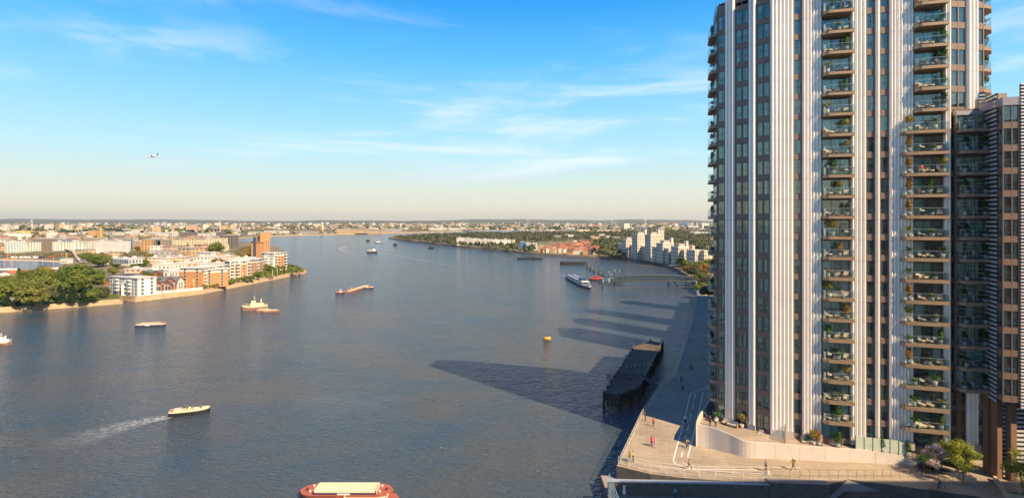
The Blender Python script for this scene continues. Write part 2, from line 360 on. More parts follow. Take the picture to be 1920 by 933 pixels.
# promenade (upper level), with the river wall under its edge
PAVE = mat('promenade paving', (.36, .29, .215), .85, var=.09, vscale=.5, bump=.25, bscale=3)
def slabs(m, sx, sy, dark):
    n = m.node_tree.nodes; l = m.node_tree.links; b = n['Principled BSDF']; src = b.inputs['Base Color'].links[0].from_socket
    g = n.new('ShaderNodeNewGeometry'); mp = n.new('ShaderNodeMapping'); l.new(g.outputs['Position'], mp.inputs[0]); mp.inputs['Rotation'].default_value = (0, 0, .26)
    br = n.new('ShaderNodeTexBrick'); l.new(mp.outputs[0], br.inputs['Vector']); br.inputs['Scale'].default_value = 1; br.inputs['Brick Width'].default_value = sx; br.inputs['Row Height'].default_value = sy
    br.inputs['Mortar Size'].default_value = .035; br.inputs['Color1'].default_value = (1, 1, 1, 1); br.inputs['Color2'].default_value = (.86, .86, .86, 1); br.inputs['Mortar'].default_value = (dark, dark, dark, 1)
    mx = n.new('ShaderNodeMix'); mx.data_type = 'RGBA'; mx.blend_type = 'MULTIPLY'; mx.inputs[0].default_value = 1; l.new(src, mx.inputs[6]); l.new(br.outputs[0], mx.inputs[7])
    z = n.new('ShaderNodeTexNoise'); z.inputs['Scale'].default_value = .16; z.inputs['Detail'].default_value = 6; l.new(g.outputs['Position'], z.inputs['Vector'])
    r = n.new('ShaderNodeMapRange'); l.new(z.outputs[0], r.inputs[0]); r.inputs[1].default_value = .35; r.inputs[2].default_value = .65; r.inputs[3].default_value = .86; r.inputs[4].default_value = 1.08
    v = n.new('ShaderNodeVectorMath'); v.operation = 'SCALE'; l.new(mx.outputs[2], v.inputs[0]); l.new(r.outputs[0], v.inputs[3]); l.new(v.outputs[0], b.inputs['Base Color'])
slabs(PAVE, 2.4, 1.2, .62)
PAVE2 = mat('plaza paving', (.27, .23, .20), .85, var=.12, vscale=.6)
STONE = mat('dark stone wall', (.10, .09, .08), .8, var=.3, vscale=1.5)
ZP = 4.0
edge = [(1156, 872), (1158.7, 869), (1200, 782), (1238, 725), (1264, 706), (1289, 629), (1297, 606), (1304, 564), (1308, 551)]
EDGE = [tuple(G(u, v, ZP)[:2]) for u, v in edge]
front = [(1219, 887.3), (1284, 895), (1372, 901.5), (1442, 905), (1556, 907), (1590, 897.5)]
FRONT = [tuple(G(u, v, ZP)[:2]) for u, v in front]
poly = FRONT[::-1] + EDGE + [(130, 280), (150, 60), (73, 62), (61, 70)]
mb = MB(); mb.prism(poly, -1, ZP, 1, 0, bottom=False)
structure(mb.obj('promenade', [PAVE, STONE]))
LOW = [(13.3, 74.0), (13.3, 40), (75, 40), (75, 64), (57, 69.5), (48, 76.5), (30, 78), (13.3, 80)]
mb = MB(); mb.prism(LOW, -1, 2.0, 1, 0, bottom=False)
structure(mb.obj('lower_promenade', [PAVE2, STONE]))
mb = MB()   # ramp between the two levels, right of the steps
a, b, c, d = (G(1590, 897, 4.0), G(1712, 900, 4.0), G(1760, 945, 2.0), G(1500, 935, 2.01))
mb.face((d, c, b + Vector((0, 0, .012)), a + Vector((0, 0, .012))))
structure(mb.obj('ramp', PAVE2))
# painted cycle lane
PAINT = mat('road paint', (.8, .78, .72), .6)
def ribbon(mb, pts, w, z, m=0):
    pts = [Vector((p[0], p[1])) for p in pts]
    for i in range(len(pts) - 1):
        t = (pts[i + 1] - pts[i]).normalized(); nn = Vector((-t.y, t.x)) * w / 2
        a, b = pts[i], pts[i + 1]
        mb.face([(*(a - nn), z), (*(b - nn), z), (*(b + nn), z), (*(a + nn), z)], m)
mb = MB()
L1 = [(1330, 724), (1295, 736.5), (1281, 793), (1262.5, 862), (1266, 868), (1280, 874.5), (1300, 878), (1420, 880)]
L2 = [(1318, 735), (1304, 800), (1289.5, 856)]
for L in (L1, L2): ribbon(mb, [G(u, v, 4) for u, v in L], .14, ZP + .004)
ribbon(mb, [G(u, v, 4) for u, v in [(1278, 865), (1290, 871), (1310, 874), (1500, 875.5)]], .07, ZP + .004)
for u, v, w, x in [(1304, 738, 1302, 748), (1300.5, 755, 1298, 766), (1296, 775, 1293.5, 786), (1291.5, 795, 1289, 806), (1286.5, 815, 1284.5, 824), (1280, 846, 1277.5, 856)]:
    ribbon(mb, [G(u, v, 4), G(w, x, 4)], .14, ZP + .004)
structure(mb.obj('cycle_lane_markings', PAINT))
SEAM = mat('paving joint', (.25, .2, .15), .9)
mb = MB()
for v in (866, 889): ribbon(mb, [G(1330 if v == 866 else 1240, v, 4), G(1740, v + 3, 4)], .05, ZP + .004)
structure(mb.obj('paving_joints', SEAM))
# thin sunlit strips across the shaded promenade, painted as paler paving
mb = MB()
for (u0, v0, u1, v1) in [(1300, 596, 1332, 595), (1294, 629, 1332, 628)]: ribbon(mb, [G(u0, v0, 4), G(u1, v1, 4)], .9, ZP + .004)
structure(mb.obj('painted_sun_strips', mat('pale band', (.5, .42, .32), .8)))
# low wall on the lower level, stone block beside the steps
COP = mat('blue grey coping', (.30, .34, .40), .6)
w0 = G(1140, 900.5, 3.95); w1 = G(1442, 907, 3.95)
t = thing('parapet_wall', 'long dark parapet wall with pale blue coping at the foot of the terrace', 'wall', (w0.x, w0.y, 2))
ang = math.atan2(w1.y - w0.y, w1.x - w0.x); Lw = (w1 - w0).length
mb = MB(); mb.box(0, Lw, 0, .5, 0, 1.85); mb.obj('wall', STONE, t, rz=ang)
mb = MB(); mb.box(-.1, Lw, -.12, .62, 1.85, 1.95); mb.obj('coping', COP, t, rz=ang)
b0 = G(1444, 903.5, 4.3); b1 = G(1556, 908, 4.3)
mb = MB(); mb.prism([(b0.x, b0.y + 1.4), (b1.x + .2, b1.y + 1.2), (b1.x, b1.y), (b0.x, b0.y)], 2, 4.3, 0, 1)
tag(mb.obj('stone_block', [STONE, PAVE2]), 'large dark stone block at the head of the sunken steps', 'block')
mb = MB()
for i in range(6): mb.box(44.2 + i * .3, 56 - i * .2, 70.6 + i * .42, 73.2, 2.0 + i * .17, 2.17 + i * .17)
tag(mb.obj('sunken_steps', STONE), 'dark sunken steps beside the stone block below the promenade', 'steps')
# ------------------------------------------------------------------ the main tower
PL = [(34.5, 89.9), (40.6, 83.9), (64.0, 77.8), (69.3, 78.3)]
def fac(u, seg):
    (x0, y0), (x1, y1) = PL[seg], PL[seg + 1]; k = (u - 960) / F
    t = (k * y0 - x0) / ((x1 - x0) - k * (y1 - y0)); return Vector((x0 + t * (x1 - x0), y0 + t * (y1 - y0)))
FL = 3.1; Z0 = 40.7
ZK = {k: Z0 + FL * k for k in range(-12, 13)}
ZBASE, ZTOP = 6.6, 76.8
BROWN = mat('bronze cladding', (.21, .15, .125), .5, metal=.25, var=.08, vscale=.4)
BROWND = mat('dark bronze', (.07, .045, .035), .55, metal=.2)
BRONZE = mat('balcony fascia', (.34, .235, .155), .5, metal=.3, var=.08, vscale=.8)
SOFFIT = mat('balcony soffit', (.33, .24, .16), .8)
FLUTE = mat('fluted white metal', (.90, .84, .775), .34, metal=.22, var=.08, vscale=.3, stretch=(1, 1, .2))
FRAME = mat('window frame', (.10, .075, .065), .5)
def glassmat(name, tint, refl, tr, fm=1.2, dc=(.25, .42, .42)):
    m = bpy.data.materials.new(name); m.use_nodes = True; n = m.node_tree.nodes; l = m.node_tree.links
    n.remove(n['Principled BSDF'])
    a = n.new('ShaderNodeBsdfTransparent'); a.inputs[0].default_value = (*tint, 1)
    g = n.new('ShaderNodeBsdfGlossy'); g.inputs['Roughness'].default_value = .03; g.inputs[0].default_value = (.88, .93, .90, 1)
    fr = n.new('ShaderNodeFresnel'); fr.inputs[0].default_value = 1.5
    ma = n.new('ShaderNodeMath'); ma.operation = 'MULTIPLY_ADD'; ma.use_clamp = True; l.new(fr.outputs[0], ma.inputs[0]); ma.inputs[1].default_value = fm; ma.inputs[2].default_value = refl
    d = n.new('ShaderNodeBsdfDiffuse'); d.inputs[0].default_value = (*dc, 1)
    x = n.new('ShaderNodeMixShader'); x.inputs[0].default_value = tr; l.new(a.outputs[0], x.inputs[1]); l.new(d.outputs[0], x.inputs[2])
    s = n.new('ShaderNodeMixShader'); l.new(ma.outputs[0], s.inputs[0]); l.new(x.outputs[0], s.inputs[1]); l.new(g.outputs[0], s.inputs[2])
    l.new(s.outputs[0], n['Material Output'].inputs[0]); MATS[name] = m; return m
PANE = glassmat('window glass', (.84, .92, .90), .07, .045, .8, (.26, .36, .35))
BAL = glassmat('balustrade glass', (.93, .975, .97), .0, .012, .35)
FROST = glassmat('frosted glass', (.5, .62, .56), .04, .72, .5, (.62, .70, .58))
CURT = [mat('pale curtain', (.80, .80, .72), .9), mat('teal curtain', (.36, .58, .55), .9), mat('cream blind', (.55, .48, .36), .9), mat('grey curtain', (.30, .32, .32), .9)]
INT = mat('interior wall', (.32, .27, .22), .9, var=.3, vscale=.5); INTF = mat('interior floor', (.13, .10, .075), .8)
RAIL = mat('steel handrail', (.55, .58, .60), .35, metal=.6)

TW = thing('residential_tower', 'tall tower of white fluted columns, bronze window bays and stacked balconies on the promenade corner', 'tower', (50, 84, ZBASE))
TL = Vector((50, 84, ZBASE))
def tpart(mb, name, mats, loc=(0, 0, 0), rz=0, parent=TW, weld=False):
    return mb.obj(name, mats, parent, Vector(loc) - TL, rz, weld)
seg_t = [(Vector(PL[i + 1]) - Vector(PL[i])).normalized() for i in range(3)]
seg_a = [math.atan2(t.y, t.x) for t in seg_t]
def outn(seg): t = seg_t[seg]; return Vector((t.y, -t.x))
BACK = [(69.3, 78.3), (70.5, 83.5), (72.0, 92), (58, 101), (46, 104.5), (36.3, 96.2), (34.5, 89.9)]
# core: recessed back walls of the rooms + floor plates, so that the glass looks into real depth
def inset(poly, d):
    out = []; n = len(poly)
    for i in range(n):
        a, b, c = Vector(poly[i - 1]), Vector(poly[i]), Vector(poly[(i + 1) % n])
        n1 = Vector((-(b - a).normalized().y, (b - a).normalized().x)); n2 = Vector((-(c - b).normalized().y, (c - b).normalized().x))
        m = (n1 + n2); m = m / max(m.length, .001); k = d / max(m.dot(n1), .4); out.append(tuple(b + m * k))
    return out
outline = PL + BACK[1:-1]
if polyarea(outline) < 0: outline = outline[::-1]
ZR = 56.0                                            # unseen rear half set lower to step the tower's shadow on the water
outf = PL + [(71.0, 86.5), (64, 88.5), (43.5, 94.8), (36.3, 96.2)]
if polyarea(outf) < 0: outf = outf[::-1]
mb = MB(); mb.prism(inset(outf, 3.2), ZBASE, ZTOP - .6); mb.prism(inset(outline, 3.4), ZBASE, ZR - .6)
tpart(mb, 'core_wall', INT, (0, 0, 0))
mb = MB()
for k in range(-11, 12): mb.prism(inset(outf if ZK[k] > ZR else outline, .22), ZK[k] - .12, ZK[k] + .12)
tpart(mb, 'floor_plate', INTF)
# side and back walls, parapet
mb = MB()
for P_, top in (([(69.3, 78.3), (71.0, 86.5), (64, 88.5), (43.5, 94.8), (36.3, 96.2), (34.5, 89.9)], ZTOP), ([(71.0, 86.5), (72.0, 92), (58, 101), (46, 104.5), (36.3, 96.2)], ZR)):
    side = [Vector(p) for p in P_]
    for i in range(len(side) - 1):
        a, b = side[i], side[i + 1]; L = (b - a).length; z0 = ZR if (top == ZTOP and i in (1, 2, 3)) else ZBASE
        mb.face(((*a, z0), (*b, z0), (*b, top), (*a, top)), 0, [(0, z0), (L, z0), (L, top), (0, top)])
tpart(mb, 'side_wall', facmat('bronze side wall', (.16, .105, .082), (.10, .14, .15), 3.4, 3.1, .5, .6))
mb = MB(); mb.prism(inset(outf, .35), ZTOP - .35, ZTOP - .2)
tpart(mb, 'roof', mat('roof membrane', (.2, .19, .18), .9))
mb = MB(); mb.prism(inset(outline, .35), ZR - .35, ZR - .2); tpart(mb, 'roof', mat('roof membrane', (.2, .19, .18), .9))
# spandrels: one band per storey between the window heads and sills
BAYS = [(0, 1344.5, 1360, 'w'), (0, 1360, 1378, 3), (0, 1378, 1404, 'ww'), (0, 1404, 1417.5, 2), (0, 1417.5, 1444, 'ww'), (1, 1444, 1487, 6), (1, 1487, 1504, 'w'), (1, 1504, 1540, 6), (1, 1540, 1594, 'A'),
        (1, 1594, 1623, 4), (1, 1623, 1641, 'w'), (1, 1641, 1649, 1), (1, 1649, 1667, 'w'), (1, 1667, 1712, 7), (1, 1712, 1768, 'B'), (1, 1768, 1782, 2), (2, 1782, 1811, 'ww'), (2, 1811, 1832, 3), (2, 1832, 1845, 'w')]
WIN_H = 2.2
def base_z(seg): return ZBASE
mbs = MB(); joint = MB()
win_cells = []                     # (size key, p0, seg, width, k)
rnd = random.Random(11)
for seg, u0, u1, kind in BAYS:
    p0, p1 = fac(u0, seg), fac(u1, seg); Lb = (p1 - p0).length; t = seg_t[seg]; ang = seg_a[seg]
    M = Matrix.Translation((*p0, 0)) @ Matrix.Rotation(ang, 4, 'Z')
    top = ZTOP if not (seg == 0 and u0 < 1350) else ZTOP - .7
    if isinstance(kind, int):                                          # fluted column
        fb = MB(); nseg = kind; w = Lb / nseg; pts = []
        for i in range(nseg):
            for j in range(10):
                a = j / 10; pts.append((i * w + a * w, -(.10 + .34 * math.sin(PI * a) ** .8 if 0 < a < 1 else .10)))
        pts.append((Lb, -.10))
        k = -11; zb = ZBASE + .9; levels = [zb] + [ZK[q] - .42 for q in range(-10, 12)] + [ZTOP + .15]
        for z0, z1 in zip(levels, levels[1:]):
            z0 += .012; z1 -= .012
            for a, b in zip(pts, pts[1:]): fb.face([M @ Vector(q) for q in ((*a, z0), (*b, z0), (*b, z1), (*a, z1))], 0, smooth=True)
            for x in (0, Lb):
                fb.face([M @ Vector(q) for q in ((x + (.002 if x else -.002), -.1, z0), (x + (.002 if x else -.002), .3, z0), (x + (.002 if x else -.002), .3, z1), (x + (.002 if x else -.002), -.1, z1))], 0)
            fb.face([M @ Vector((*a, z1 + .002)) for a in pts], 0)
            fb.face([M @ Vector((*a, z0 - .002)) for a in pts[::-1]], 0)
        fb.box(.02, Lb - .02, -.06, .2, ZBASE, ZTOP, 1, M=M)
        fb.box(-.03, Lb + .03, -.5, .1, ZBASE - .3, ZBASE + .9, 2, M=M)
        o = fb.mesh('fluted_column', [FLUTE, BROWND, mat('plinth stone', (.42, .38, .36), .7)])
        bm = bmesh.new(); bm.from_mesh(o); bmesh.ops.remove_doubles(bm, verts=bm.verts, dist=.0008); bm.to_mesh(o); bm.free()
        link('fluted_column', o, TW, -TL)
        continue
    if kind in ('A', 'B'):
        for q in range(-11, 12):
            mbs.box(0, Lb, .02, .3, ZK[q] - .45, ZK[q] + .3, 0, M=M)
        for x in (0, Lb - .12): mbs.box(x, x + .12, -.12, .35, ZBASE, ZTOP, 0, M=M)
        mbs.box(0, Lb, -.12, .3, ZTOP - .5, ZTOP, 0, M=M)
        for q in range(-11, 11): win_cells.append(('door', p0 + t * .12, seg, Lb - .24, q))
        continue
    for q in range(-11, 12):
        z0, z1 = ZK[q] - .42, ZK[q] + .48
        mbs.box(0, Lb, 0, .3, max(z0, ZBASE - .3), min(z1, top), 0, M=M)
    mbs.box(0, Lb, -.05, .3, top - 1.0, top, 0, M=M)
    n = 2 if kind == 'ww' else 1; pier = .16
    ww = (Lb - pier * (n + 1)) / n
    for i in range(n + 1): mbs.box(i * (ww + pier), i * (ww + pier) + pier, -.02, .3, ZBASE, top, 0, M=M)
    for i in range(n):
        for q in range(-11, 11): win_cells.append(('win', p0 + t * (pier + i * (ww + pier)), seg, ww, q))
tpart(mbs, 'cladding', BROWN)
def window_bits(w, h, style, door=False):
    "frame, pane, curtain meshes in local coords; x along wall, -y out"
    fr = MB(); e = .055
    fr.box(0, w, .06, .14, 0, e); fr.box(0, w, .06, .14, h - e, h); fr.box(0, e, .06, .14, e, h - e); fr.box(w - e, w, .06, .14, e, h - e)
    if door:
        for x in (w * .34, w * .67): fr.box(x - e / 2, x + e / 2, .06, .14, e, h - e)
    elif w > .75 and style % 3 != 1: fr.box(e, w - e, .065, .135, h * .46, h * .46 + .05)
    pn = MB(); pn.box(e, w - e, .09, .105, e, h - e)
    cu = MB(); r = random.Random(style * 7 + int(w * 100))
    def drape(x0, x1, m):
        n = max(3, int((x1 - x0) / .09)); pts = [(x0 + (x1 - x0) * i / n, .30 + .035 * (i % 2)) for i in range(n + 1)]
        for a, b in zip(pts, pts[1:]): cu.face(((*a, .02), (*b, .02), (*b, h - .05), (*a, h - .05)), m, smooth=False)
    c = style % 6
    if c == 0: drape(.06, w * .42, 0)
    elif c == 1: drape(w * .55, w - .06, 1)
    elif c == 2: drape(.06, w * .3, 0); drape(w * .72, w - .06, 0)
    elif c == 3: drape(.06, w * .62, 1)
    elif c == 4: cu.box(.05, w - .05, .22, .24, h * .55, h - .06, 2); drape(.06, w * .25, 3)
    else: drape(w * .7, w - .06, 3)
    if c in (1, 4, 5) or door:      # furniture seen through the glass: bed end / table / lamp
        x = w * .25; cu.box(x, x + w * .45, .9, 1.6, .35, .62, 0); cu.box(x + w * .1, x + w * .2, .9, 1.0, 0, .35, 3)
        cu.tube((w * .7, 1.3, 0), (w * .7, 1.3, 1.1), .02, n=4, m=3); cu.tube((w * .7, 1.3, 1.1), (w * .7, 1.3, 1.35), .16, .11, 6, 2)
    return fr, pn, cu
WC = {}
def window_meshes(w, h, style, door):
    key = (round(w, 2), style, door)
    if key not in WC:
        fr, pn, cu = window_bits(w, h, style, door)
        WC[key] = (fr.mesh('window', FRAME), pn.mesh('pane', PANE), cu.mesh('curtain', CURT))
    return WC[key]
wins = [c for c in win_cells if c[0] == 'win']
wins.sort(key=lambda c: -c[3] / (c[1].length ** 2) * abs(outn(c[2]).dot(c[1].normalized())))
rest = []
wi = 0
for n, (typ, p, seg, w, q) in enumerate(wins + [c for c in win_cells if c[0] == 'door']):
    st = rnd.randrange(6); h = WIN_H if typ == 'win' else 2.3; zz = ZK[q] + (.48 if typ == 'win' else .3)
    if typ == 'win' and n >= 100: rest.append((p, seg, w, q, st)); continue
    a, b, c = window_meshes(w, h, st, typ == 'door')
    o = link('window' if typ == 'win' else 'balcony_door', a, TW, Vector((*p, zz)) - TL, seg_a[seg])
    link('pane', b, o); link('curtain', c, o)
mb = MB()
for p, seg, w, q, st in rest:
    M = Matrix.Translation((*p, ZK[q] + .48)) @ Matrix.Rotation(seg_a[seg], 4, 'Z')
    for src, off in zip(window_bits(w, WIN_H, st), (0, 1, 2)):
        for f, m in zip(src.f, src.m): mb.face([M @ Vector(src.v[i]) for i in f], m + off)
o = tpart(mb, 'window', [FRAME, PANE] + CURT); o['kind'] = 'stuff'
# balconies
def balcony_mesh(poly, glass_pts, zt=.16, th=.34):
    s = MB(); s.prism(poly, -th + .04, zt - .06, 0, 0)
    s2 = [(x * .985 + .02, y * .97) for x, y in poly]; s.prism(s2, zt - .06, zt, 1, 1)
    g = MB(); r = MB()
    for a, b in zip(glass_pts, glass_pts[1:]):
        a, b = Vector(a), Vector(b); t = (b - a).normalized(); n = Vector((t.y, -t.x)) * .012
        g.prism([tuple(a + t * .02 - n), tuple(b - t * .02 - n), tuple(b - t * .02 + n), tuple(a + t * .02 + n)], zt - .1, zt + 1.08)
        r.tube((*a, zt + 1.1), (*b, zt + 1.1), .022, n=5)
        r.tube((*a, zt), (*a, zt + 1.1), .014, n=4)
    r.tube((*glass_pts[-1], zt), (*glass_pts[-1], zt + 1.1), .014, n=4)
    return s.mesh('balcony', [BRONZE, mat('balcony deck', (.30, .21, .15), .8)]), g.mesh('glass_balustrade', BAL), r.mesh('handrail', RAIL)
pA0, pA1 = fac(1540, 1), fac(1594, 1); LA = (pA1 - pA0).length
polyA = [(0, .0), (0, -1.0), (.2, -1.35), (.6, -1.55), (1.3, -1.6), (LA + .1, -1.6), (LA + .1, 0)]
gA = [(.05, -.05), (.05, -1.0), (.24, -1.31), (.62, -1.5), (1.3, -1.54), (LA + .04, -1.54), (LA + .04, -.05)]
mA = balcony_mesh(polyA, gA)
pB0, pB1 = fac(1712, 1), fac(1769, 1); LB = (pB1 - pB0).length
polyB = [(-.1, .0), (-.1, -1.0), (.1, -1.38), (.5, -1.58), (1.3, -1.64), (LB, -1.65), (LB, 0)]
gB = [(-.05, -.05), (-.05, -1.0), (.14, -1.33), (.52, -1.52), (1.3, -1.58), (LB - .05, -1.59), (LB - .05, -.05)]
mB = balcony_mesh(polyB, gB)
E = -1.75
polyB2 = [(E, -.35), (E, -1.0), (E + .3, -1.35), (E + 1.9, -1.6), (LB, -1.75), (LB, 0), (0, 0), (0, -.35)]
gB2 = [(E + .05, -.4), (E + .05, -1.0), (E + .33, -1.3), (E + 1.9, -1.54), (LB - .05, -1.69), (LB - .05, -.05)]
mB2 = balcony_mesh(polyB2, gB2)
BALS = {}
def put_balcony(ms, p, z, ang, parent=TW, TL=TL):
    o = link('balcony', ms[0], parent, Vector((*p, z)) - TL, ang); link('glass_balustrade', ms[1], o); link('handrail', ms[2], o); return o
for q in range(-10, 12):
    put_balcony(mA, pA0, ZK[q], seg_a[1]); put_balcony(mB2 if q <= 4 else mB, pB0, ZK[q], seg_a[1])
# left side balconies (world coords relative to corner)
c0 = Vector((34.75, 90.4)); pl = [Vector(p) - c0 for p in [(34.75, 90.4), (33.95, 91.3), (34.1, 92.5), (35.1, 95.7), (36.1, 96.0)]]
gl = [Vector(p) - c0 for p in [(34.72, 90.6), (34.01, 91.35), (34.16, 92.5), (35.15, 95.6), (36.05, 95.9)]]
mL = balcony_mesh([tuple(p) for p in pl[::-1]], [tuple(p) for p in gl])
for q in range(-10, 11): put_balcony(mL, c0, ZK[q], 0)
c1 = Vector((69.4, 78.45)); pr = [Vector(p) - c1 for p in [(69.4, 78.45), (70.9, 78.9), (72.3, 80.4), (72.7, 83.0), (70.55, 83.3)]]
gr = [Vector(p) - c1 for p in [(69.5, 78.55), (70.85, 78.98), (72.22, 80.45), (72.6, 82.9)]]
mR = balcony_mesh([tuple(p) for p in pr], [tuple(p) for p in gr])
for q in range(4, 12): put_balcony(mR, c1, ZK[q], 0)

# ------------------------------------------------------------------ terrace in front of the tower
bt = [(1323, 745, 7.6), (1309, 785, 7.6), (1304.7, 834.8, 7.6), (1310, 836.5, 7.5), (1331, 839.8, 7.4), (1365, 848.5, 7.0), (1399.6, 857.3, 6.45), (1442, 859, 6.35), (1499.5, 861.8, 6.15), (1530, 863.5, 6.1), (1575, 865.2, 6.0), (1622, 866.8, 5.85), (1670, 869.8, 5.6), (1717, 872.8, 5.4), (1734, 874, 5.3)]
TP = []
for i, (u, v, zt) in enumerate(bt):
    p = G(u, v, 4)
    if i == 0: p = Vector((34.3, 94.4, 4))
    if i == 1: p = Vector((31.4, 89.6, 4))
    TP.append((p.x, p.y, zt))
TP.insert(0, (36.5, 98.2, 7.6))
WALLM = mat('pale render wall', (.56, .49, .43), .75, var=.06, vscale=.8)
tw = thing('terrace_wall', 'long curved pale rendered wall with panel joints holding up the tower terrace', 'wall', (44, 81, 4)); o3 = Vector((44, 81, 4))
mb = MB(); cp = MB()
# resample for smooth curve
def catmull(P, n=5):
    out = []
    for i in range(len(P) - 1):
        p0, p1, p2, p3 = [Vector(P[max(0, min(len(P) - 1, j))]) for j in (i - 1, i, i + 1, i + 2)]
        for k in range(n):
            t = k / n; out.append(.5 * ((2 * p1) + (p2 - p0) * t + (2 * p0 - 5 * p1 + 4 * p2 - p3) * t * t + (3 * p1 - p0 - 3 * p2 + p3) * t ** 3))
    out.append(Vector(P[-1])); return out
C = catmull(TP)
def side_n(C, i):
    a, b = C[max(i - 1, 0)], C[min(i + 1, len(C) - 1)]; t = Vector((b.x - a.x, b.y - a.y)).normalized(); return Vector((-t.y, t.x))
dist = 0; last = 0
for i in range(len(C) - 1):
    a, b = C[i], C[i + 1]; na, nb = side_n(C, i), side_n(C, i + 1); w = .3
    ai, bi = Vector((a.x, a.y)) + na * w, Vector((b.x, b.y)) + nb * w
    mb.face(((a.x, a.y, 3.9), (b.x, b.y, 3.9), b, a), smooth=False)
    mb.face((a, b, (*bi, b.z), (*ai, a.z))); mb.face(((*bi, 3.9), (*ai, 3.9), (*ai, a.z), (*bi, b.z)))
    dist += (b - a).length
    if dist - last > 3.1:
        last = dist; t2 = Vector((b.x - a.x, b.y - a.y)).normalized() * .03; o2 = -na * .004
        cp.face(((a.x + o2.x, a.y + o2.y, 4), (a.x + o2.x + t2.x, a.y + o2.y + t2.y, 4), (a.x + o2.x + t2.x, a.y + o2.y + t2.y, a.z), (a.x + o2.x, a.y + o2.y, a.z)))
mb.obj('wall', WALLM, tw, -o3); cp.obj('panel_joint', mat('joint', (.12, .1, .09), .9), tw, -o3)
mb = MB()
for i in range(len(C) - 1):
    for a, b, na, nb in ((C[i], C[i + 1], side_n(C, i), side_n(C, i + 1)),):
        mb.tube((a.x + na.x * .1, a.y + na.y * .1, a.z + .03), (b.x + nb.x * .1, b.y + nb.y * .1, b.z + .03), .05, n=5)
mb.obj('coping_rail', mat('coping rail', (.55, .50, .46), .5), tw, -o3)
# terrace floor: strip from wall to facade
TERR = mat('terrace paving', (.30, .235, .18), .85, var=.12, vscale=1.2)
mb = MB(); fl = []
for i in range(len(C)):
    a = C[i]; na = side_n(C, i); q = Vector((a.x, a.y)) + na * .25
    zf = min(a.z - .12, 6.62)
    fl.append((Vector((*q, zf))))
tower_line = [Vector((36.6, 97.5)), Vector((35.4, 93)), Vector((34.6, 90.1)), Vector((37.5, 86.8)), Vector((40.6, 83.7)), Vector((52, 80.8)), Vector((64.2, 77.6))]
def along(t):
    L = [0]; 
    for a, b in zip(tower_line, tower_line[1:]): L.append(L[-1] + (b - a).length)
    d = t * L[-1]
    for i in range(len(L) - 1):
        if d <= L[i + 1] + 1e-6: return tower_line[i].lerp(tower_line[i + 1], (d - L[i]) / (L[i + 1] - L[i]))
    return tower_line[-1]
Ls = [0]
for a, b in zip(fl, fl[1:]): Ls.append(Ls[-1] + (b - a).length)
for i in range(len(fl) - 1):
    p, q = along(Ls[i] / Ls[-1]), along(Ls[i + 1] / Ls[-1])
    inn = Vector((.4, .6)); mb.face((fl[i], fl[i + 1], (*(q + inn), fl[i + 1].z + .02), (*(p + inn), fl[i].z + .02)))
structure(mb.obj('terrace_floor', TERR))
# glass screen on the terrace
gs = thing('glass_screen', 'row of frosted glass screen panels with dark posts on the terrace', 'screen', (52, 80, 6)); o4 = Vector((52, 80, 6))
for i in range(9):
    ua, ub = 1604 + i * 16.2, 1604 + (i + 1) * 16.2
    def sp(u): 
        k = (u - 960) / F; Y = 80.0 - (u - 1604) * .0122; return Vector((k * Y, Y))
    a, b = sp(ua), sp(ub); z = 5.85 - i * .06
    m1 = MB(); t = (b - a).normalized(); nn = Vector((t.y, -t.x)) * .015
    m1.prism([tuple(a + t * .05 - nn), tuple(b - t * .05 - nn), tuple(b - t * .05 + nn), tuple(a + t * .05 + nn)], z + .1, z + 2.0)
    m1.obj('glass_panel', FROST if i < 6 else BAL, gs, -o4)
    m2 = MB(); m2.box(a.x - .04, a.x + .04, a.y - .04, a.y + .04, z - .1, z + 2.1); m2.obj('post', BROWND, gs, -o4)
for u, w, zz in ((1472, 1, 6.2), (1578, 1, 6.1)):
    k = (u - 960) / F; Y = 81.3 if u < 1500 else 80.4; p = Vector((k * Y, Y))
    t = thing('privacy_screen', 'tilted clear glass privacy screen standing on the terrace near the ' + ('wide bright fluted column' if u < 1500 else 'lowest left balcony'), 'screen', (*p, zz))
    m1 = MB(); m1.prism([(0, 0), (.02, 0), (.75, 1.5), (.73, 1.5)], 0, 2.3); m1.obj('glass_panel', BAL, t)
    m2 = MB()
    for f in (0, 1): m2.box(.73 * f - .03, .73 * f + .03, 1.5 * f - .03, 1.5 * f + .03, 0, 2.4)
    m2.path([(0, 0, 2.35), (.74, 1.5, 2.35)], .025); m2.obj('frame', BROWND, t)

# ------------------------------------------------------------------ lower building on the right
RB = thing('louvred_apartment_block', 'lower apartment block with horizontal white louvres and brown columns at the right edge', 'building', (68, 76, 4)); RL = Vector((68, 76, 4))
def rpart(mb, name, mats, weld=False): return mb.obj(name, mats, RB, -RL, weld=weld)
Q = [(64.25, 77.35), (68.55, 77.1), (67.3, 74.0), (66.9, 72.7), (68.65, 72.2), (84, 71.2), (84, 92), (70, 92)]
RT = 56.4; RBOT = 16.0
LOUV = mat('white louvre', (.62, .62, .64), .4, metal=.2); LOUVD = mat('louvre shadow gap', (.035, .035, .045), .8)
mb = MB()
for k in range(-8, 6): mb.prism([(64.4, 77.7), (68.9, 77.4), (68.0, 74.3), (67.4, 73.3), (69, 72.7), (83.8, 71.9), (83.8, 90), (70.5, 90)], ZK[k] - .15, ZK[k] + .15)
rpart(mb, 'floor_plate', INTF)
mb = MB(); mb.prism([(66, 80.2), (70.6, 79.8), (71.0, 75.4), (83.6, 74.8), (83.6, 89), (71, 89)], RBOT, RT)
rpart(mb, 'core_wall', INT)
mb = MB(); a, b = Vector(Q[1]), Vector(Q[2])
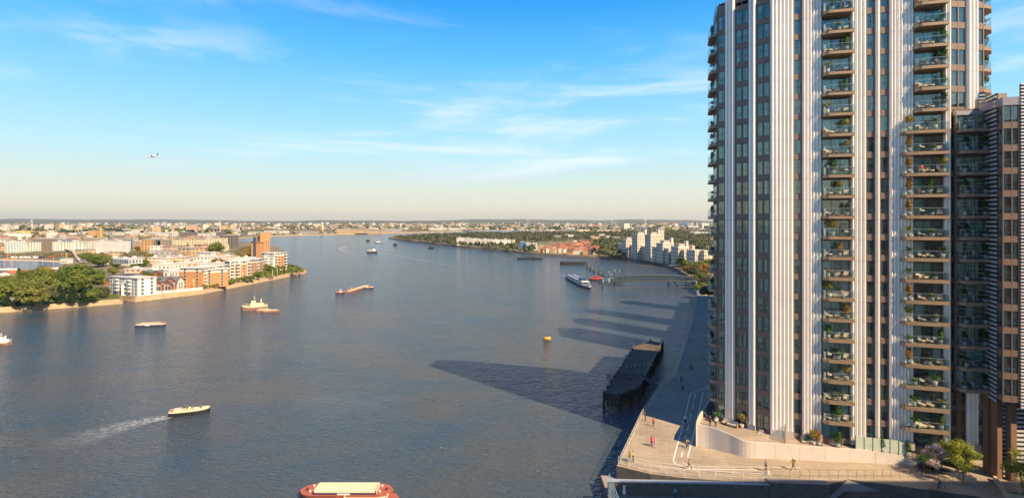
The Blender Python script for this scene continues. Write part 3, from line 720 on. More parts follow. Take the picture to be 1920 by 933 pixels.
def louvre(name, a, b, z0, z1, pitch=.30, depth=.16, behind=.12):
    m = MB(); t = (b - a).normalized(); n = Vector((t.y, -t.x)); L = (b - a).length; ang = math.atan2(t.y, t.x)
    M = Matrix.Translation((*a, 0)) @ Matrix.Rotation(ang, 4, 'Z')
    z = z0
    while z < z1 - .1: m.box(0, L, -depth, -.01, z, z + pitch * .45, 0, M=M); z += pitch
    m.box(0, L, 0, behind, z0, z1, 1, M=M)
    return rpart(m, name, [LOUV, LOUVD])
louvre('louvre_panel', Vector((68.5, 77.05)), Vector((67.32, 74.05)), RBOT - 1.0, 57.8, pitch=.62)
louvre('louvre_panel', Vector((68.75, 72.15)), Vector((75, 71.75)), RBOT - 1.2, 58.6, pitch=.45)
louvre('louvre_panel', Vector((68.6, 75.0)), Vector((72.6, 74.7)), 5.6, RBOT - 1.4, pitch=.62)
louvre('louvre_panel', Vector((68.0, 77.6)), Vector((68.5, 77.3)), RT + .3, RT + 2.4, pitch=.5)
louvre('louvre_panel', Vector((66.0, 78.9)), Vector((67.3, 78.8)), RT - .3, RT + 2.0, pitch=.5)
mb = MB()
mb.box(64.8, 65.9, 78.3, 79.6, 50, RT + 1.6)               # stair box rising beside the tower
mb.box(64.6, 65.6, 77.9, 79, 50, RT - .4)
rpart(mb, 'stair_box', BROWN)
mb = MB(); mb.prism([(66.9, 72.7), (68.7, 72.15), (84, 71.3), (84, 90), (70, 90), (67.3, 74.0)], RT - .6, RT + .5)
mb.prism([(64.2, 77.3), (68.6, 76.95), (69.2, 79), (64.6, 79.6)], RT - 1.0, RT - .4)
rpart(mb, 'roof', mat('grey roof', (.30, .28, .33), .7))
mb = MB(); mb.prism([(67.35, 78.0), (68.6, 77.2), (67.35, 74.1), (68.4, 73.7), (69.2, 79)], RT - 1, RT + 1.35); rpart(mb, 'parapet', mat('tan parapet', (.42, .32, .22), .7))
mb = MB(); mb.box(69.5, 74, 72.7, 72.75, RT + .5, RT + 1.7); rpart(mb, 'roof_balustrade', BAL)
# window face
mb = MB()
cols = [(66.92, 72.74), (68.7, 72.2)]
a, b = Vector(cols[0]), Vector(cols[1]); t = (b - a).normalized(); ang = math.atan2(t.y, t.x); L = (b - a).length
M = Matrix.Translation((*a, 0)) @ Matrix.Rotation(ang, 4, 'Z')
a2, b2 = Vector((67.3, 74.0)), Vector((66.92, 72.74)); t2 = (b2 - a2).normalized(); M2 = Matrix.Translation((*a2, 0)) @ Matrix.Rotation(math.atan2(t2.y, t2.x), 4, 'Z'); L2 = (b2 - a2).length
for k in range(-8, 6):
    mb.box(0, L, 0, .25, ZK[k] - .45, ZK[k] + .4, 0, M=M); mb.box(0, L2, 0, .2, ZK[k] - .45, ZK[k] + .4, 0, M=M2)
for x in (0, L * .52, L - .1): mb.box(x, x + .1, -.02, .25, RBOT - .6, RT - .5, 0, M=M)
rpart(mb, 'cladding', BROWN)
for k in range(-8, 5):
    for x, w in ((.1, L * .52 - .1), (L * .52 + .1, L * .48 - .2)):
        A_, B_, C_ = window_meshes(round(w, 2), 2.2, (k + int(x * 3)) % 6 if x > .5 else (3 if k % 2 else 0), False)
        o = link('window', A_, RB, M @ Vector((x, 0, ZK[k] + .42)) - RL, ang); link('pane', B_, o); link('curtain', C_, o)
    A_, B_, C_ = window_meshes(round(L2 - .1, 2), 2.2, 1, False)
    o = link('window', A_, RB, M2 @ Vector((.05, 0, ZK[k] + .42)) - RL, math.atan2(t2.y, t2.x)); link('pane', B_, o); link('curtain', C_, o)
# balcony stack of the right building
aC, bC = Vector((64.3, 77.35)), Vector((68.45, 77.1)); tC = (bC - aC).normalized(); angC = math.atan2(tC.y, tC.x); LC = (bC - aC).length
MC = Matrix.Translation((*aC, 0)) @ Matrix.Rotation(angC, 4, 'Z')
mb = MB()
for k in range(-8, 5): mb.box(0, LC, .02, .25, ZK[k] - .45, ZK[k] + .3, 0, M=MC)
for x in (0, LC - .12): mb.box(x, x + .12, -.1, .3, RBOT, RT - .5, 0, M=MC)
rpart(mb, 'cladding', BROWN)
polyC = [(.1, 0), (.1, -.7), (.5, -1.25), (1.4, -1.5), (LC, -1.55), (LC, 0)]
gC = [(.15, -.05), (.15, -.7), (.53, -1.2), (1.4, -1.44), (LC - .05, -1.49), (LC - .05, -.1)]
mC = balcony_mesh(polyC, gC)
for k in range(-8, 5):
    put_balcony(mC, aC, ZK[k], angC, RB, RL)
    A_, B_, C_ = window_meshes(round(LC - .24, 2), 2.3, (k * 5) % 6, True)
    o = link('balcony_door', A_, RB, MC @ Vector((.12, 0, ZK[k] + .3)) - RL, angC); link('pane', B_, o); link('curtain', C_, o)
# undercroft columns
for (x, y, w, d, zt, zb) in [(66.7, 78.9, .9, 1.4, RBOT + 1, 4), (65.2, 77.9, .5, .5, RBOT, 4), (68.3, 75.1, .8, 1.0, RBOT, 4), (68.2, 76.6, .5, .8, RBOT, 4), (69.6, 74.4, .8, .9, RBOT, 4)]:
    mb = MB(); mb.box(x - w / 2, x + w / 2, y - d / 2, y + d / 2, zb, zt); rpart(mb, 'column', mat('brown column', (.20, .115, .07), .6, var=.12, vscale=.8))
mb = MB(); mb.box(67.4, 68.1, 80, 84, 4, RBOT); mb.box(63.5, 72, 84, 84.4, 4, RBOT); rpart(mb, 'rear_wall', mat('shaded wall', (.30, .21, .15), .8, var=.2))
mb = MB(); mb.prism([(64.4, 77.7), (68.9, 77.4), (67.6, 74.2), (67.2, 73), (68.8, 72.5), (83.8, 71.9), (83.8, 90), (66, 90)], RBOT - .9, RBOT - .3); rpart(mb, 'soffit', BROWND)
# ------------------------------------------------------------------ people
SKIN = mat('skin', (.50, .30, .20), .6); SHOE = mat('dark shoe', (.03, .03, .03), .6); HAIRD = mat('dark hair', (.03, .02, .015), .7); HAIRB = mat('fair hair', (.35, .22, .10), .7)
CL = {n: mat(n + ' cloth', c, .85) for n, c in dict(black=(.02, .02, .024), red=(.55, .05, .04), pink=(.70, .22, .35), white=(.75, .75, .72), yellow=(.55, .36, .08), tan=(.38, .26, .15), navy=(.03, .04, .10), grey=(.2, .2, .21), blue=(.12, .28, .55), denim=(.07, .11, .2), olive=(.11, .12, .05)).items()}
POSES = {}
def person_geo(pose):
    if pose in POSES: return POSES[pose]
    P = dict(stand=dict(h=(2, -3), k=(2, 4), s=(3, -6), e=(12, 15), lean=0), walk=dict(h=(26, -20), k=(8, 22), s=(-24, 26), e=(12, 30), lean=3),
             run=dict(h=(48, -24), k=(40, 68), s=(-40, 42), e=(80, 85), lean=10), sit=dict(h=(82, 84), k=(80, 86), s=(28, 24), e=(50, 62), lean=-8),
             cycle=dict(h=(62, 30), k=(85, 40), s=(62, 62), e=(14, 14), lean=34), lean=dict(h=(4, -4), k=(4, 4), s=(42, 38), e=(50, 55), lean=8))[pose]
    def d(a): return Vector((0, -math.sin(R(a)), -math.cos(R(a))))
    th, sh, ua, fa = .44, .43, .29, .26
    V = []; Ee = []; Rd = []; T = []
    def add(p, r, par, tg):
        V.append(Vector(p)); Rd.append(r); T.append(tg)
        if par is not None: Ee.append((par, len(V) - 1))
        return len(V) - 1
    ln = P['lean']; up = Vector((0, -math.sin(R(ln)), math.cos(R(ln))))
    pel = add((0, 0, 0), (.135, .10), None, 2)
    wa = add(up * .16, (.115, .085), pel, 1); ch = add(up * .34, (.145, .10), wa, 1); nk = add(up * .50, (.055, .055), ch, 0)
    hup = (up + Vector((0, -.05 if ln < 20 else .25, .4))).normalized()
    hd = add(V[nk] + hup * .13, (.085, .10), nk, 0); add(V[hd] + hup * .11, (.07, .08), hd, 0)
    low = 0; hands = []; foot = []
    for s, i in ((1, 0), (-1, 1)):
        sh_ = add(V[ch] + up * .09 + Vector((.17 * s, 0, 0)), (.062, .062), ch, 1)
        el = add(V[sh_] + d(P['s'][i]) * ua + Vector((.05 * s, 0, 0)), (.045, .045), sh_, 1)
        wr = add(V[el] + d(P['s'][i] + P['e'][i]) * fa, (.03, .03), el, 0)
        hn = add(V[wr] + d(P['s'][i] + P['e'][i] + 8) * .07, (.034, .02), wr, 0); hands.append((V[hn].copy(), d(P['s'][i] + P['e'][i] + 20), s))
        hp = add((.09 * s, 0, -.04), (.10, .10), pel, 2)
        kn = add(V[hp] + d(P['h'][i]) * th, (.065, .065), hp, 2)
        an = add(V[kn] + d(P['h'][i] - P['k'][i]) * sh, (.042, .042), kn, 2)
        fd = Vector((0, -1, -.05)) if pose not in ('run', 'walk') or i == 0 else Vector((0, -.75, -.65)); fd.normalize()
        to = add(V[an] + fd * .17 + Vector((0, 0, -.035)), (.038, .026), an, 3); foot.append(V[an])
        low = min(low, V[an].z - .07, V[to].z - .03)
    me = bpy.data.meshes.new('person_skeleton'); me.from_pydata(V, Ee, []); ob = bpy.data.objects.new('person_skeleton', me); COL.objects.link(ob)
    sk = ob.modifiers.new('skin', 'SKIN'); sub = ob.modifiers.new('sub', 'SUBSURF'); sub.levels = 1; sub.render_levels = 1
    for i, sv in enumerate(me.skin_vertices[0].data): sv.radius = Rd[i]; sv.use_root = (i == 0)
    bpy.context.view_layer.update(); ev = ob.evaluated_get(bpy.context.evaluated_depsgraph_get()); m2 = bpy.data.meshes.new_from_object(ev)
    fs = [tuple(f.vertices) for f in m2.polygons]; vs = [v.co.copy() for v in m2.vertices]
    bpy.data.objects.remove(ob); bpy.data.meshes.remove(me); bpy.data.meshes.remove(m2)
    mi = []
    for f in fs:
        c = sum((vs[i] for i in f), Vector()) / len(f); best = 9; tg = 1
        for a, b in Ee:
            A, B = V[a], V[b]; t = max(0, min(1, (c - A).dot(B - A) / (B - A).length_squared)); q = (c - (A + (B - A) * t)).length
            if q < best: best = q; tg = T[b]
        mi.append(tg)
    mb = MB()
    for f, m in zip(fs, mi): mb.face([vs[i] for i in f], m, smooth=True)
    for p, dd, s in hands:                              # five fingers each
        side = Vector((1, 0, 0)); dd = dd.normalized()
        for j, (o, l) in enumerate(((-.024, .062), (-.008, .074), (.008, .078), (.024, .068))):
            a = p + side * o * s + dd * .015; m = a + dd * l * .55; b = m + (dd + Vector((0, .5, -.1))).normalized() * l * .5
            mb.tube(a, m, .009, .008, 5, 0); mb.tube(m, b, .008, .006, 5, 0)
        mb.tube(p - side * .025 * s, p - side * .05 * s + dd * .04, .010, .007, 5, 0)
    h0 = V[hd] + hup * .03; fwd = Vector((0, -1, 0)) - hup * hup.dot(Vector((0, -1, 0))); fwd.normalize(); rt = fwd.cross(hup)
    mb.tube(h0 + fwd * .085, h0 + fwd * .115 - hup * .03, .010, .016, 5, 0)             # nose
    for s in (1, -1):
        mb.ball(h0 + rt * .03 * s + fwd * .088 + hup * .012, .009, .009, .007, 3, 6, 4); mb.ball(h0 + rt * .088 * s, .012, .018, .028, 0, 6, 4)
    mb.box(-.022, .022, -.004, .004, -.004, .004, 4, M=Matrix.Translation(h0 + fwd * .092 - hup * .052))
    hair = MB(); hc = V[hd] + hup * .065 - fwd * .018; hair.ball(hc, .092, .108, .088, 0, 10, 6)
    POSES[pose] = (mb, hair, -low, V[hd]); return POSES[pose]
def person(loc, rz, pose, top, bottom, label, hair=None, longhair=False, group=None, z=None, skirt=False, pack=None):
    g, h, zoff, head = person_geo(pose)
    me = g.mesh('person', [SKIN, CL[top], CL[bottom], SHOE, mat('lips', (.35, .1, .09), .6)])
    if pose == 'sit': zoff = .56
    if pose == 'cycle': zoff = .93
    ob = link('person', me, None, Vector(loc) + Vector((0, 0, zoff)), rz); tag(ob, label, 'person', group)
    hm = h.mesh('hair', hair or HAIRD); link('hair', hm, ob)
    if longhair:
        m = MB(); m.tube(head + Vector((0, .05, .04)), head + Vector((0, .10, -.22)), .075, .03, 7); m.obj('hair', hair or HAIRD, ob)
    if skirt:
        m = MB()
        n = 12
        for i in range(n):
            a0, a1 = 2 * PI * i / n, 2 * PI * (i + 1) / n
            m.face([(.14 * math.cos(a1), .12 * math.sin(a1), .08), (.14 * math.cos(a0), .12 * math.sin(a0), .08), (.26 * math.cos(a0), .24 * math.sin(a0), -.62), (.26 * math.cos(a1), .24 * math.sin(a1), -.62)], 0, smooth=True)
        m.obj('skirt', CL[bottom], ob)
    if pack:
        b = thing('backpack', pack, 'backpack', Vector(loc) + Vector((0, 0, 0)), rz); m = MB(); m.box(-.14, .14, .10, .26, zoff + .18, zoff + .56); m.box(-.11, .11, .26, .31, zoff + .2, zoff + .4); m.obj('bag', CL['black'], b)
        m = MB(); m.path([(.1, .1, zoff + .5), (.12, -.1, zoff + .48), (.12, -.12, zoff + .3), (.1, .1, zoff + .22)], .012, 4); m.obj('strap', CL['black'], b)
    return ob
def face_to(dx, dy): return math.atan2(dx, -dy)        # local -y looks along (dx, dy)
GP = 'people on the promenade'
P4 = lambda u, v: G(u, v, 4)
person(P4(1180.4, 866), face_to(-.6, .5), 'stand', 'olive', 'black', 'person in olive top and dark trousers, left of the pair standing by the corner railing', group=GP)
person(P4(1187, 865.5), face_to(-.7, .5), 'stand', 'yellow', 'black', 'person in mustard top and dark trousers, right of the pair by the corner railing', group=GP)
person(P4(1221.6, 836.8), face_to(.3, 1), 'walk', 'red', 'black', 'walker in red top and dark trousers beside a companion in pink', group=GP, longhair=True)
person(P4(1228, 837), face_to(.3, 1), 'walk', 'pink', 'pink', 'walker dressed all in pink beside a companion in red', group=GP, hair=HAIRB, longhair=True)
person(P4(1225, 799), face_to(-.3, -1), 'walk', 'red', 'black', 'lone walker in a red jacket just inside the tower shadow', group=GP)
person(P4(1210, 789), face_to(-1, .1), 'lean', 'black', 'black', 'dark figure leaning at the river railing beside the red jacketed walker', group=GP)
person(P4(1280, 735), face_to(.2, 1), 'walk', 'navy', 'black', 'dark walker on the shaded promenade, nearer of two above the cycle lane', group=GP)
person(P4(1277, 718), face_to(.2, 1), 'walk', 'black', 'denim', 'dark walker in jeans on the shaded promenade, farther of two above the cycle lane', group=GP)
person(P4(1294, 694), face_to(.1, -1), 'walk', 'black', 'black', 'dark clothed walker on the left of a distant pair in the shade', group=GP)
person(P4(1298.5, 693.5), face_to(.1, -1), 'walk', 'tan', 'black', 'tan jacketed walker on the right of a distant pair in the shade', group=GP)
person(P4(1319, 677), face_to(.1, -1), 'walk', 'tan', 'tan', 'small pale figure walking alone close to the tower in the shade', group=GP)
person(P4(1291.5, 880), face_to(1, -.35), 'run', 'yellow', 'black', 'runner in mustard vest and dark leggings beside the end of the cycle lane', group=GP)
person(P4(1436, 883), face_to(-.1, -1), 'stand', 'grey', 'black', 'person in dark grey standing still at the lower railing', group=GP)
person(P4(1487, 881), face_to(-1, -.1), 'walk', 'yellow', 'black', 'striding walker in mustard top wearing a black backpack', group=GP, pack='black backpack worn by the striding walker')
person((*P4(1326, 797)[:2], 6.55) if False else (31.9 + .5, 87.2, 6.6), face_to(-.6, -.6), 'stand', 'black', 'black', 'person in black on the terrace, left of the pair at the wall', group=GP)
person((33.1, 86.7, 6.6), face_to(-.5, -.8), 'stand', 'white', 'black', 'person in white top and dark trousers on the terrace beside the one in black', group=GP, hair=HAIRB)
GL = 'people on the lower level'
def P2(u, v): return G(u, v, 2)
person(P2(1165.4, 926.5), face_to(.3, 1), 'stand', 'black', 'black', 'dark suited figure beside a companion in a long white dress', group=GL)
person(P2(1170.5, 928), face_to(-.3, 1), 'stand', 'white', 'white', 'figure in a long white dress below the parapet wall', group=GL, longhair=True, skirt=True)
person(P2(1226, 927.5), face_to(.1, 1), 'stand', 'navy', 'black', 'lone figure in dark clothes facing the parapet wall', group=GL)
person(P2(1266, 936), face_to(.8, .6), 'walk', 'blue', 'navy', 'figure in a bright blue shirt walking at the bottom edge', group=GL)
person(P4(1869.5, 877), face_to(-.2, -1), 'walk', 'white', 'black', 'walker in white shirt and dark trousers between the two trees', group=GP)
person(P4(1880.7, 880), face_to(-.2, -1), 'walk', 'tan', 'tan', 'walker in tan coat beside the one in white, between the two trees', group=GP, hair=HAIRB, longhair=True)
# bicycles and their riders
def bicycle(loc, rz, label):
    t = thing('bicycle', label, 'bicycle', loc, rz); blk = mat('bicycle frame', (.04, .04, .045), .4)
    for y in (-.52, .52):
        m = MB(); n = 20
        pts = [(0, y + .33 * math.cos(2 * PI * i / n), .345 + .33 * math.sin(2 * PI * i / n)) for i in range(n + 1)]; m.path(pts, .02, 5)
        w = m.obj('wheel', mat('tyre', (.03, .03, .03), .8), t); s = MB()
        for i in range(10): s.tube((0, y, .345), (0, y + .32 * math.cos(.628 * i), .345 + .32 * math.sin(.628 * i)), .004, n=3)
        s.obj('spokes', RAIL, w)
    m = MB()
    for a, b in (((0, .52, .345), (0, .1, .3)), ((0, .1, .3), (0, .22, .85)), ((0, .52, .345), (0, .2, .78)), ((0, .1, .3), (0, -.35, .75)), ((0, .2, .78), (0, -.36, .82)), ((0, -.36, .95), (0, -.52, .345))): m.tube(a, b, .018, n=6)
    m.obj('frame', blk, t)
    m = MB(); m.path([(-.26, -.30, 1.0), (-.1, -.38, 1.0), (.1, -.38, 1.0), (.26, -.30, 1.0)], .014); m.obj('handlebar', blk, t)
    m = MB(); m.ball((0, .24, .9), .07, .13, .035); m.obj('saddle', blk, t)
    m = MB(); m.tube((-.1, .1, .3), (.1, .1, .3), .02); m.tube((.1, .1, .3), (.1, .02, .15), .014); m.tube((-.1, .1, .3), (-.1, .18, .45), .014); m.obj('pedal_crank', blk, t)
    return t
for (u, v, dx, dy, top, bot, lb, lp, far) in [(1284.8, 794, .05, 1, 'white', 'black', 'bicycle in the shaded cycle lane under a rider in white', 'cyclist in white riding away along the shaded cycle lane', 0),
        (1288.5, 839.5, -.05, -1, 'yellow', 'black', 'bicycle on the sunlit edge of the cycle lane', 'cyclist in mustard top riding towards the viewer in the cycle lane', 0),
        (1760, 917, -1, -.05, 'olive', 'navy', 'bicycle crossing the shaded plaza below the planter', 'cyclist in olive top riding across the shaded plaza', 1)]:
    p = P4(u, v); r = face_to(dx, dy); bicycle(p, r, lb); q = p + Matrix.Rotation(r, 3, 'Z') @ Vector((0, .2, 0)); person(q, r, 'cycle', top, bot, lp, group='cyclists')
# ------------------------------------------------------------------ railings, lamps
def railing(name, label, pts, parent=None, n_rails=4, h=1.15, step=1.6, m=None, top=.03):
    t = thing(name, label, 'railing', pts[0]); o = Vector(pts[0]); m = m or RAIL
    a = MB(); b = MB()
    for p, q in zip(pts, pts[1:]):
        p, q = Vector(p), Vector(q); L = (q - p).length; k = max(1, round(L / step))
        for i in range(k): c = p.lerp(q, i / k); a.box(c.x - .025, c.x + .025, c.y - .025, c.y + .025, c.z, c.z + h)
        for j in range(n_rails): z = h * (j + 1) / n_rails; b.tube(p + Vector((0, 0, z)), q + Vector((0, 0, z)), top if j == n_rails - 1 else .012, n=5)
    c = Vector(pts[-1]); a.box(c.x - .025, c.x + .025, c.y - .025, c.y + .025, c.z, c.z + h)
    a.obj('posts', m, t, -o); b.obj('rails', m, t, -o); return t
WRAIL = mat('painted railing', (.62, .58, .52), .5)
e3 = [(p[0] + .3, p[1] - .05, ZP) for p in EDGE[1:]]
railing('river_railing', 'long pale railing along the river edge of the promenade', e3, m=WRAIL)
f3 = [(EDGE[0][0] + .35, EDGE[0][1] + .4, ZP)] + [(x, y + .25, ZP) for x, y in FRONT[:4]] + [(FRONT[3][0] + .5, FRONT[3][1] + .3, ZP)]
railing('front_railing', 'pale railing along the front edge of the promenade above the parapet wall', f3, m=WRAIL, step=1.9)
railing('back_railing', 'thin railing running parallel behind the front railing of the promenade', [tuple(P4(u, v)) for u, v in [(1180, 871), (1240, 882), (1310, 889), (1440, 890)]], m=WRAIL, n_rails=2, step=2.4)
railing('step_railing', 'bronze handrails on thin posts above the sunken steps', [tuple(P4(u, v)) for u, v in [(1444, 893), (1500, 895), (1590, 896), (1703, 895)]], m=BRONZE, n_rails=3, step=1.3)
railing('low_edge_railing', 'pale blue railing at the river end of the lower level', [(13.45, 73.8, 2), (13.45, 60, 2)], m=mat('blue rail', (.25, .38, .5), .5), h=3.2, step=1.0)
railing('black_railing', 'short black barred railing at the bottom edge of the plaza', [tuple(P4(u, v)) for u, v in [(1743, 931), (1752, 934), (1790, 943)]], m=mat('black rail', (.03, .03, .035), .5), n_rails=2, step=.18)
LAMP = mat('lamp post metal', (.35, .37, .38), .5, metal=.5)
def street_lamp(loc, rz, label, hh=6):
    t = thing('street_lamp', label, 'street lamp', loc, rz, 'lamps along the river railing')
    m = MB(); m.tube((0, 0, 0), (0, 0, hh), .08, .05); m.obj('pole', LAMP, t)
    m = MB(); m.path([(0, 0, hh), (-.5, 0, hh + .25), (-1.3, 0, hh + .1)], .035); m.obj('arm', LAMP, t)
    m = MB(); m.box(-1.7, -1.2, -.12, .12, hh + .02, hh + .12); m.obj('lamp_head', LAMP, t); return t
for i, (u, v) in enumerate([(1275, 692), (1288, 640), (1295, 615), (1300, 590), (1304, 570)]):
    street_lamp(G(u + 3, v, 4), 0, ORD[i + 1] + ' grey lamp post from the old jetty along the river railing')
# ------------------------------------------------------------------ potted plants and balcony furniture
POT = [mat('pale pot', (.46, .42, .37), .7), mat('grey pot', (.30, .31, .33), .7), mat('terracotta pot', (.42, .2, .11), .8)]
LG = leafmat('green leaf', (.045, .10, .02), (.10, .19, .04), 2); LD = leafmat('deep green leaf', (.02, .06, .02), (.05, .11, .03), 2)
LY = leafmat('lime leaf', (.20, .24, .03), (.33, .36, .06), 2); LO = leafmat('orange leaf', (.26, .13, .02), (.40, .25, .05), 2); LOC = leafmat('ochre leaf', (.22, .17, .03), (.36, .28, .05), 2)
TRK = mat('plant stem', (.16, .10, .06), .9)
def pot(t, m, r=.22, h=.42):
    a = MB(); a.tube((0, 0, 0), (0, 0, h), r * .75, r, 12); a.tube((0, 0, h), (0, 0, h + .04), r * 1.08, r * 1.08, 12); a.obj('pot', POT[m], t)
PLANTS = {}
def mk_plant(kind):
    rr = random.Random(hash(kind) % 1000 if False else sum(map(ord, kind)))
    sh, col = kind.split('_'); LM = dict(green=LG, deep=LD, lime=LY, orange=LO, ochre=LOC)[col]
    t = thing('potted_plant', 'x', 'potted plant'); f = MB(); s = MB()
    if sh == 'ball': pot(t, 0, .24, .40); s.tube((0, 0, .4), (0, 0, .95), .03, .02, 5); f.leafball((0, 0, 1.3), .42, .42, .48, 420, .075, rr, inner=.3)
    elif sh == 'bush': pot(t, 1, .26, .42); s.tube((0, 0, .4), (0, 0, .8), .03, .02, 5); f.leafball((0, 0, 1.0), .34, .34, .62, 360, .085, rr, inner=.2); f.leafball((.12, .05, 1.45), .25, .25, .35, 140, .08, rr, inner=.2)
    elif sh == 'palm':
        pot(t, 0, .22, .42); s.tube((0, 0, .4), (0, 0, .75), .035, .025, 5)
        for i in range(26):
            a = rr.uniform(0, 6.28); L = rr.uniform(.5, .95); el = rr.uniform(.5, 1.4); b = Vector((0, 0, .7)); prev = b; w = .05
            side = Vector((-math.sin(a), math.cos(a), 0))
            for k in range(4):
                e2 = el - k * .42; nx = prev + Vector((math.cos(a) * math.cos(e2), math.sin(a) * math.cos(e2), math.sin(e2))) * L / 4
                w2 = [.075, .085, .06, .005][k]; f.face((prev - side * w, nx - side * w2, nx + side * w2, prev + side * w)); prev = nx; w = w2
    elif sh == 'low': pot(t, 1, .3, .38); s.tube((0, 0, .3), (0, 0, .5), .03, .02, 5); f.leafball((0, 0, .62), .42, .36, .32, 260, .08, rr, inner=.1)
    s.obj('stem', TRK, t); f.obj('foliage', LM, t); return Proto(t)
KINDS = dict(ball_green='round clipped green tree', ball_lime='round lime green tree', ball_orange='round orange leaved tree', ball_ochre='round ochre tree', bush_green='upright green bush', bush_deep='dark leafy bush',
             bush_orange='tall orange shrub', palm_green='green palm', palm_lime='bright lime palm', palm_deep='dark palm', low_green='low green plant', low_deep='low dark plant')
for k in KINDS: PLANTS[k] = None
def plant(kind, loc, where, scale=1.0, rz=None):
    scale *= 1.18
    if PLANTS[kind] is None: PLANTS[kind] = mk_plant(kind)
    return PLANTS[kind].put(loc, rz if rz is not None else (loc[0] * 37 + loc[2]) % 6.28, 'potted ' + KINDS[kind] + (' ' if where[:2] in ('on', 'at') else ', ') + where, 'potted plants on the balconies', scale)
CUSH = mat('cream cushion', (.50, .45, .37), .9); WOOD = mat('furniture wood', (.30, .17, .08), .6); WICK = mat('dark wicker', (.06, .045, .04), .8); CUSG = mat('grey cushion', (.28, .30, .33), .9)
def mk_chair(dark):
    c, w = (CUSG, WICK) if dark else (CUSH, WOOD)
    t = thing('armchair', 'x', 'armchair')
    m = MB(); m.box(-.32, .32, -.32, .3, .30, .44); m.obj('seat', c, t)
    m = MB(); m.box(-.32, .32, .0, .12, 0, .5, M=Matrix.Translation((0, .26, .40)) @ Matrix.Rotation(-.25, 4, 'X')); m.obj('backrest', c, t)
    for x in (-.34, .34):
        m = MB(); m.box(x - .03, x + .03, -.34, .34, .56, .61); m.obj('armrest', w, t)
        for y in (-.31, .31): m = MB(); m.tube((x, y, 0), (x, y, .58), .025, n=5); m.obj('leg', w, t)
    m = MB(); m.box(-.34, .34, -.33, .33, .25, .30); m.obj('seat_frame', w, t)
    return Proto(t)
def mk_egg():
    t = thing('hanging_chair', 'x', 'hanging chair'); m = MB(); n = 18
    pts = [(.62 * math.cos(a), .15 * math.sin(a * .5), .98 + .92 * math.sin(a)) for a in [(-.42 + 1.84 * i / n) * PI for i in range(n + 1)]]
    m.path(pts, .035, 6); m.obj('hoop', WICK, t)
    m = MB(); m.tube((-.35, 0, .03), (.35, 0, .03), .03); m.tube((0, -.4, .03), (0, .4, .03), .03); m.obj('stand', WICK, t)
    m = MB()
    for i in range(10):
        a0, a1 = PI * i / 10, PI * (i + 1) / 10
        for j in range(5):
            b0, b1 = j * .32, (j + 1) * .32
            f = lambda a, b: (.45 * math.cos(a) * math.cos(b - .1), .1 + .36 * math.sin(a) * math.cos(b - .1), .85 + .62 * math.sin(b) - .25)
            m.face((f(a0, b0), f(a1, b0), f(a1, b1), f(a0, b1)), smooth=True)
    m.obj('basket', WICK, t)
    m = MB(); m.ball((0, -.05, .68), .36, .3, .13); m.ball((0, .2, .95), .3, .1, .26); m.obj('cushion', CUSH, t)
    return Proto(t)
def mk_sofa():
    t = thing('outdoor_sofa', 'x', 'sofa'); m = MB(); m.box(-.75, .75, -.35, .3, .26, .44); m.obj('seat', CUSH, t)
    m = MB(); m.box(-.75, .75, .24, .40, .44, .82); m.obj('backrest', CUSH, t)
    for x in (-.8, .8): m = MB(); m.box(x - .05, x + .05, -.36, .4, .0, .6); m.obj('armrest', WOOD, t)
    m = MB(); m.box(-.78, .78, -.36, .38, .16, .26); m.obj('base', WOOD, t); return Proto(t)
def mk_table():
    t = thing('low_table', 'x', 'table'); m = MB(); m.tube((0, 0, .42), (0, 0, .46), .3, .3, 14); m.obj('tabletop', WOOD, t)
    for i in range(3): a = 2.1 * i; m = MB(); m.tube((.2 * math.cos(a), .2 * math.sin(a), 0), (.12 * math.cos(a), .12 * math.sin(a), .42), .018, n=5); m.obj('leg', WOOD, t)
    return Proto(t)
FURN = dict(chair=mk_chair(False), dchair=mk_chair(True), egg=mk_egg(), sofa=mk_sofa(), table=mk_table())
FN = dict(chair='cream cushioned armchair', dchair='grey cushioned wicker armchair', egg='dark hooped hanging chair', sofa='cream outdoor sofa', table='small round wooden table')
FU = dict(chair=0, dchair=0, egg=0, sofa=0, table=0)
def furn(kind, loc, rz, where):
    FU[kind] += 1; return FURN[kind].put(loc, rz, FN[kind] + (' ' if where[:2] in ('on', 'at', 'in') else ', ') + where, 'balcony furniture')
# plan of each balcony, read off the photograph from the top of the frame downwards: (kind, place along the front 0..1)
def nm(q, top): return ORD[top - q + 1]
zt = .17
def onb(p, seg_ang, x, y, q):
    M = Matrix.Translation((*p, ZK[q] + zt)) @ Matrix.Rotation(seg_ang, 4, 'Z'); return M @ Vector((x, y, 0))
PLA = {11: ['ball_lime'], 10: ['palm_green'], 9: ['palm_lime'], 8: ['bush_green'], 7: ['palm_lime'], 6: ['bush_green'], 5: ['palm_lime'], 4: ['ball_lime'], 3: ['ball_ochre'], 2: ['bush_green'], 1: ['ball_ochre'], 0: ['bush_deep'], -1: ['ball_ochre'],
       -2: ['bush_orange'], -3: ['palm_lime'], -4: ['ball_lime'], -5: ['bush_orange'], -6: ['bush_green'], -7: ['low_green'], -8: ['ball_ochre'], -9: ['palm_green'], -10: ['bush_green']}
POSA = {11: .7, 10: .3, 9: .55, 8: .82, 7: .14, 6: .78, 5: .12, 4: .78, 3: .84, 2: .32, 1: .56, 0: .85, -1: .3, -2: .56, -3: .16, -4: .2, -5: .86, -6: .16, -7: .5, -8: .84, -9: .55, -10: .5}
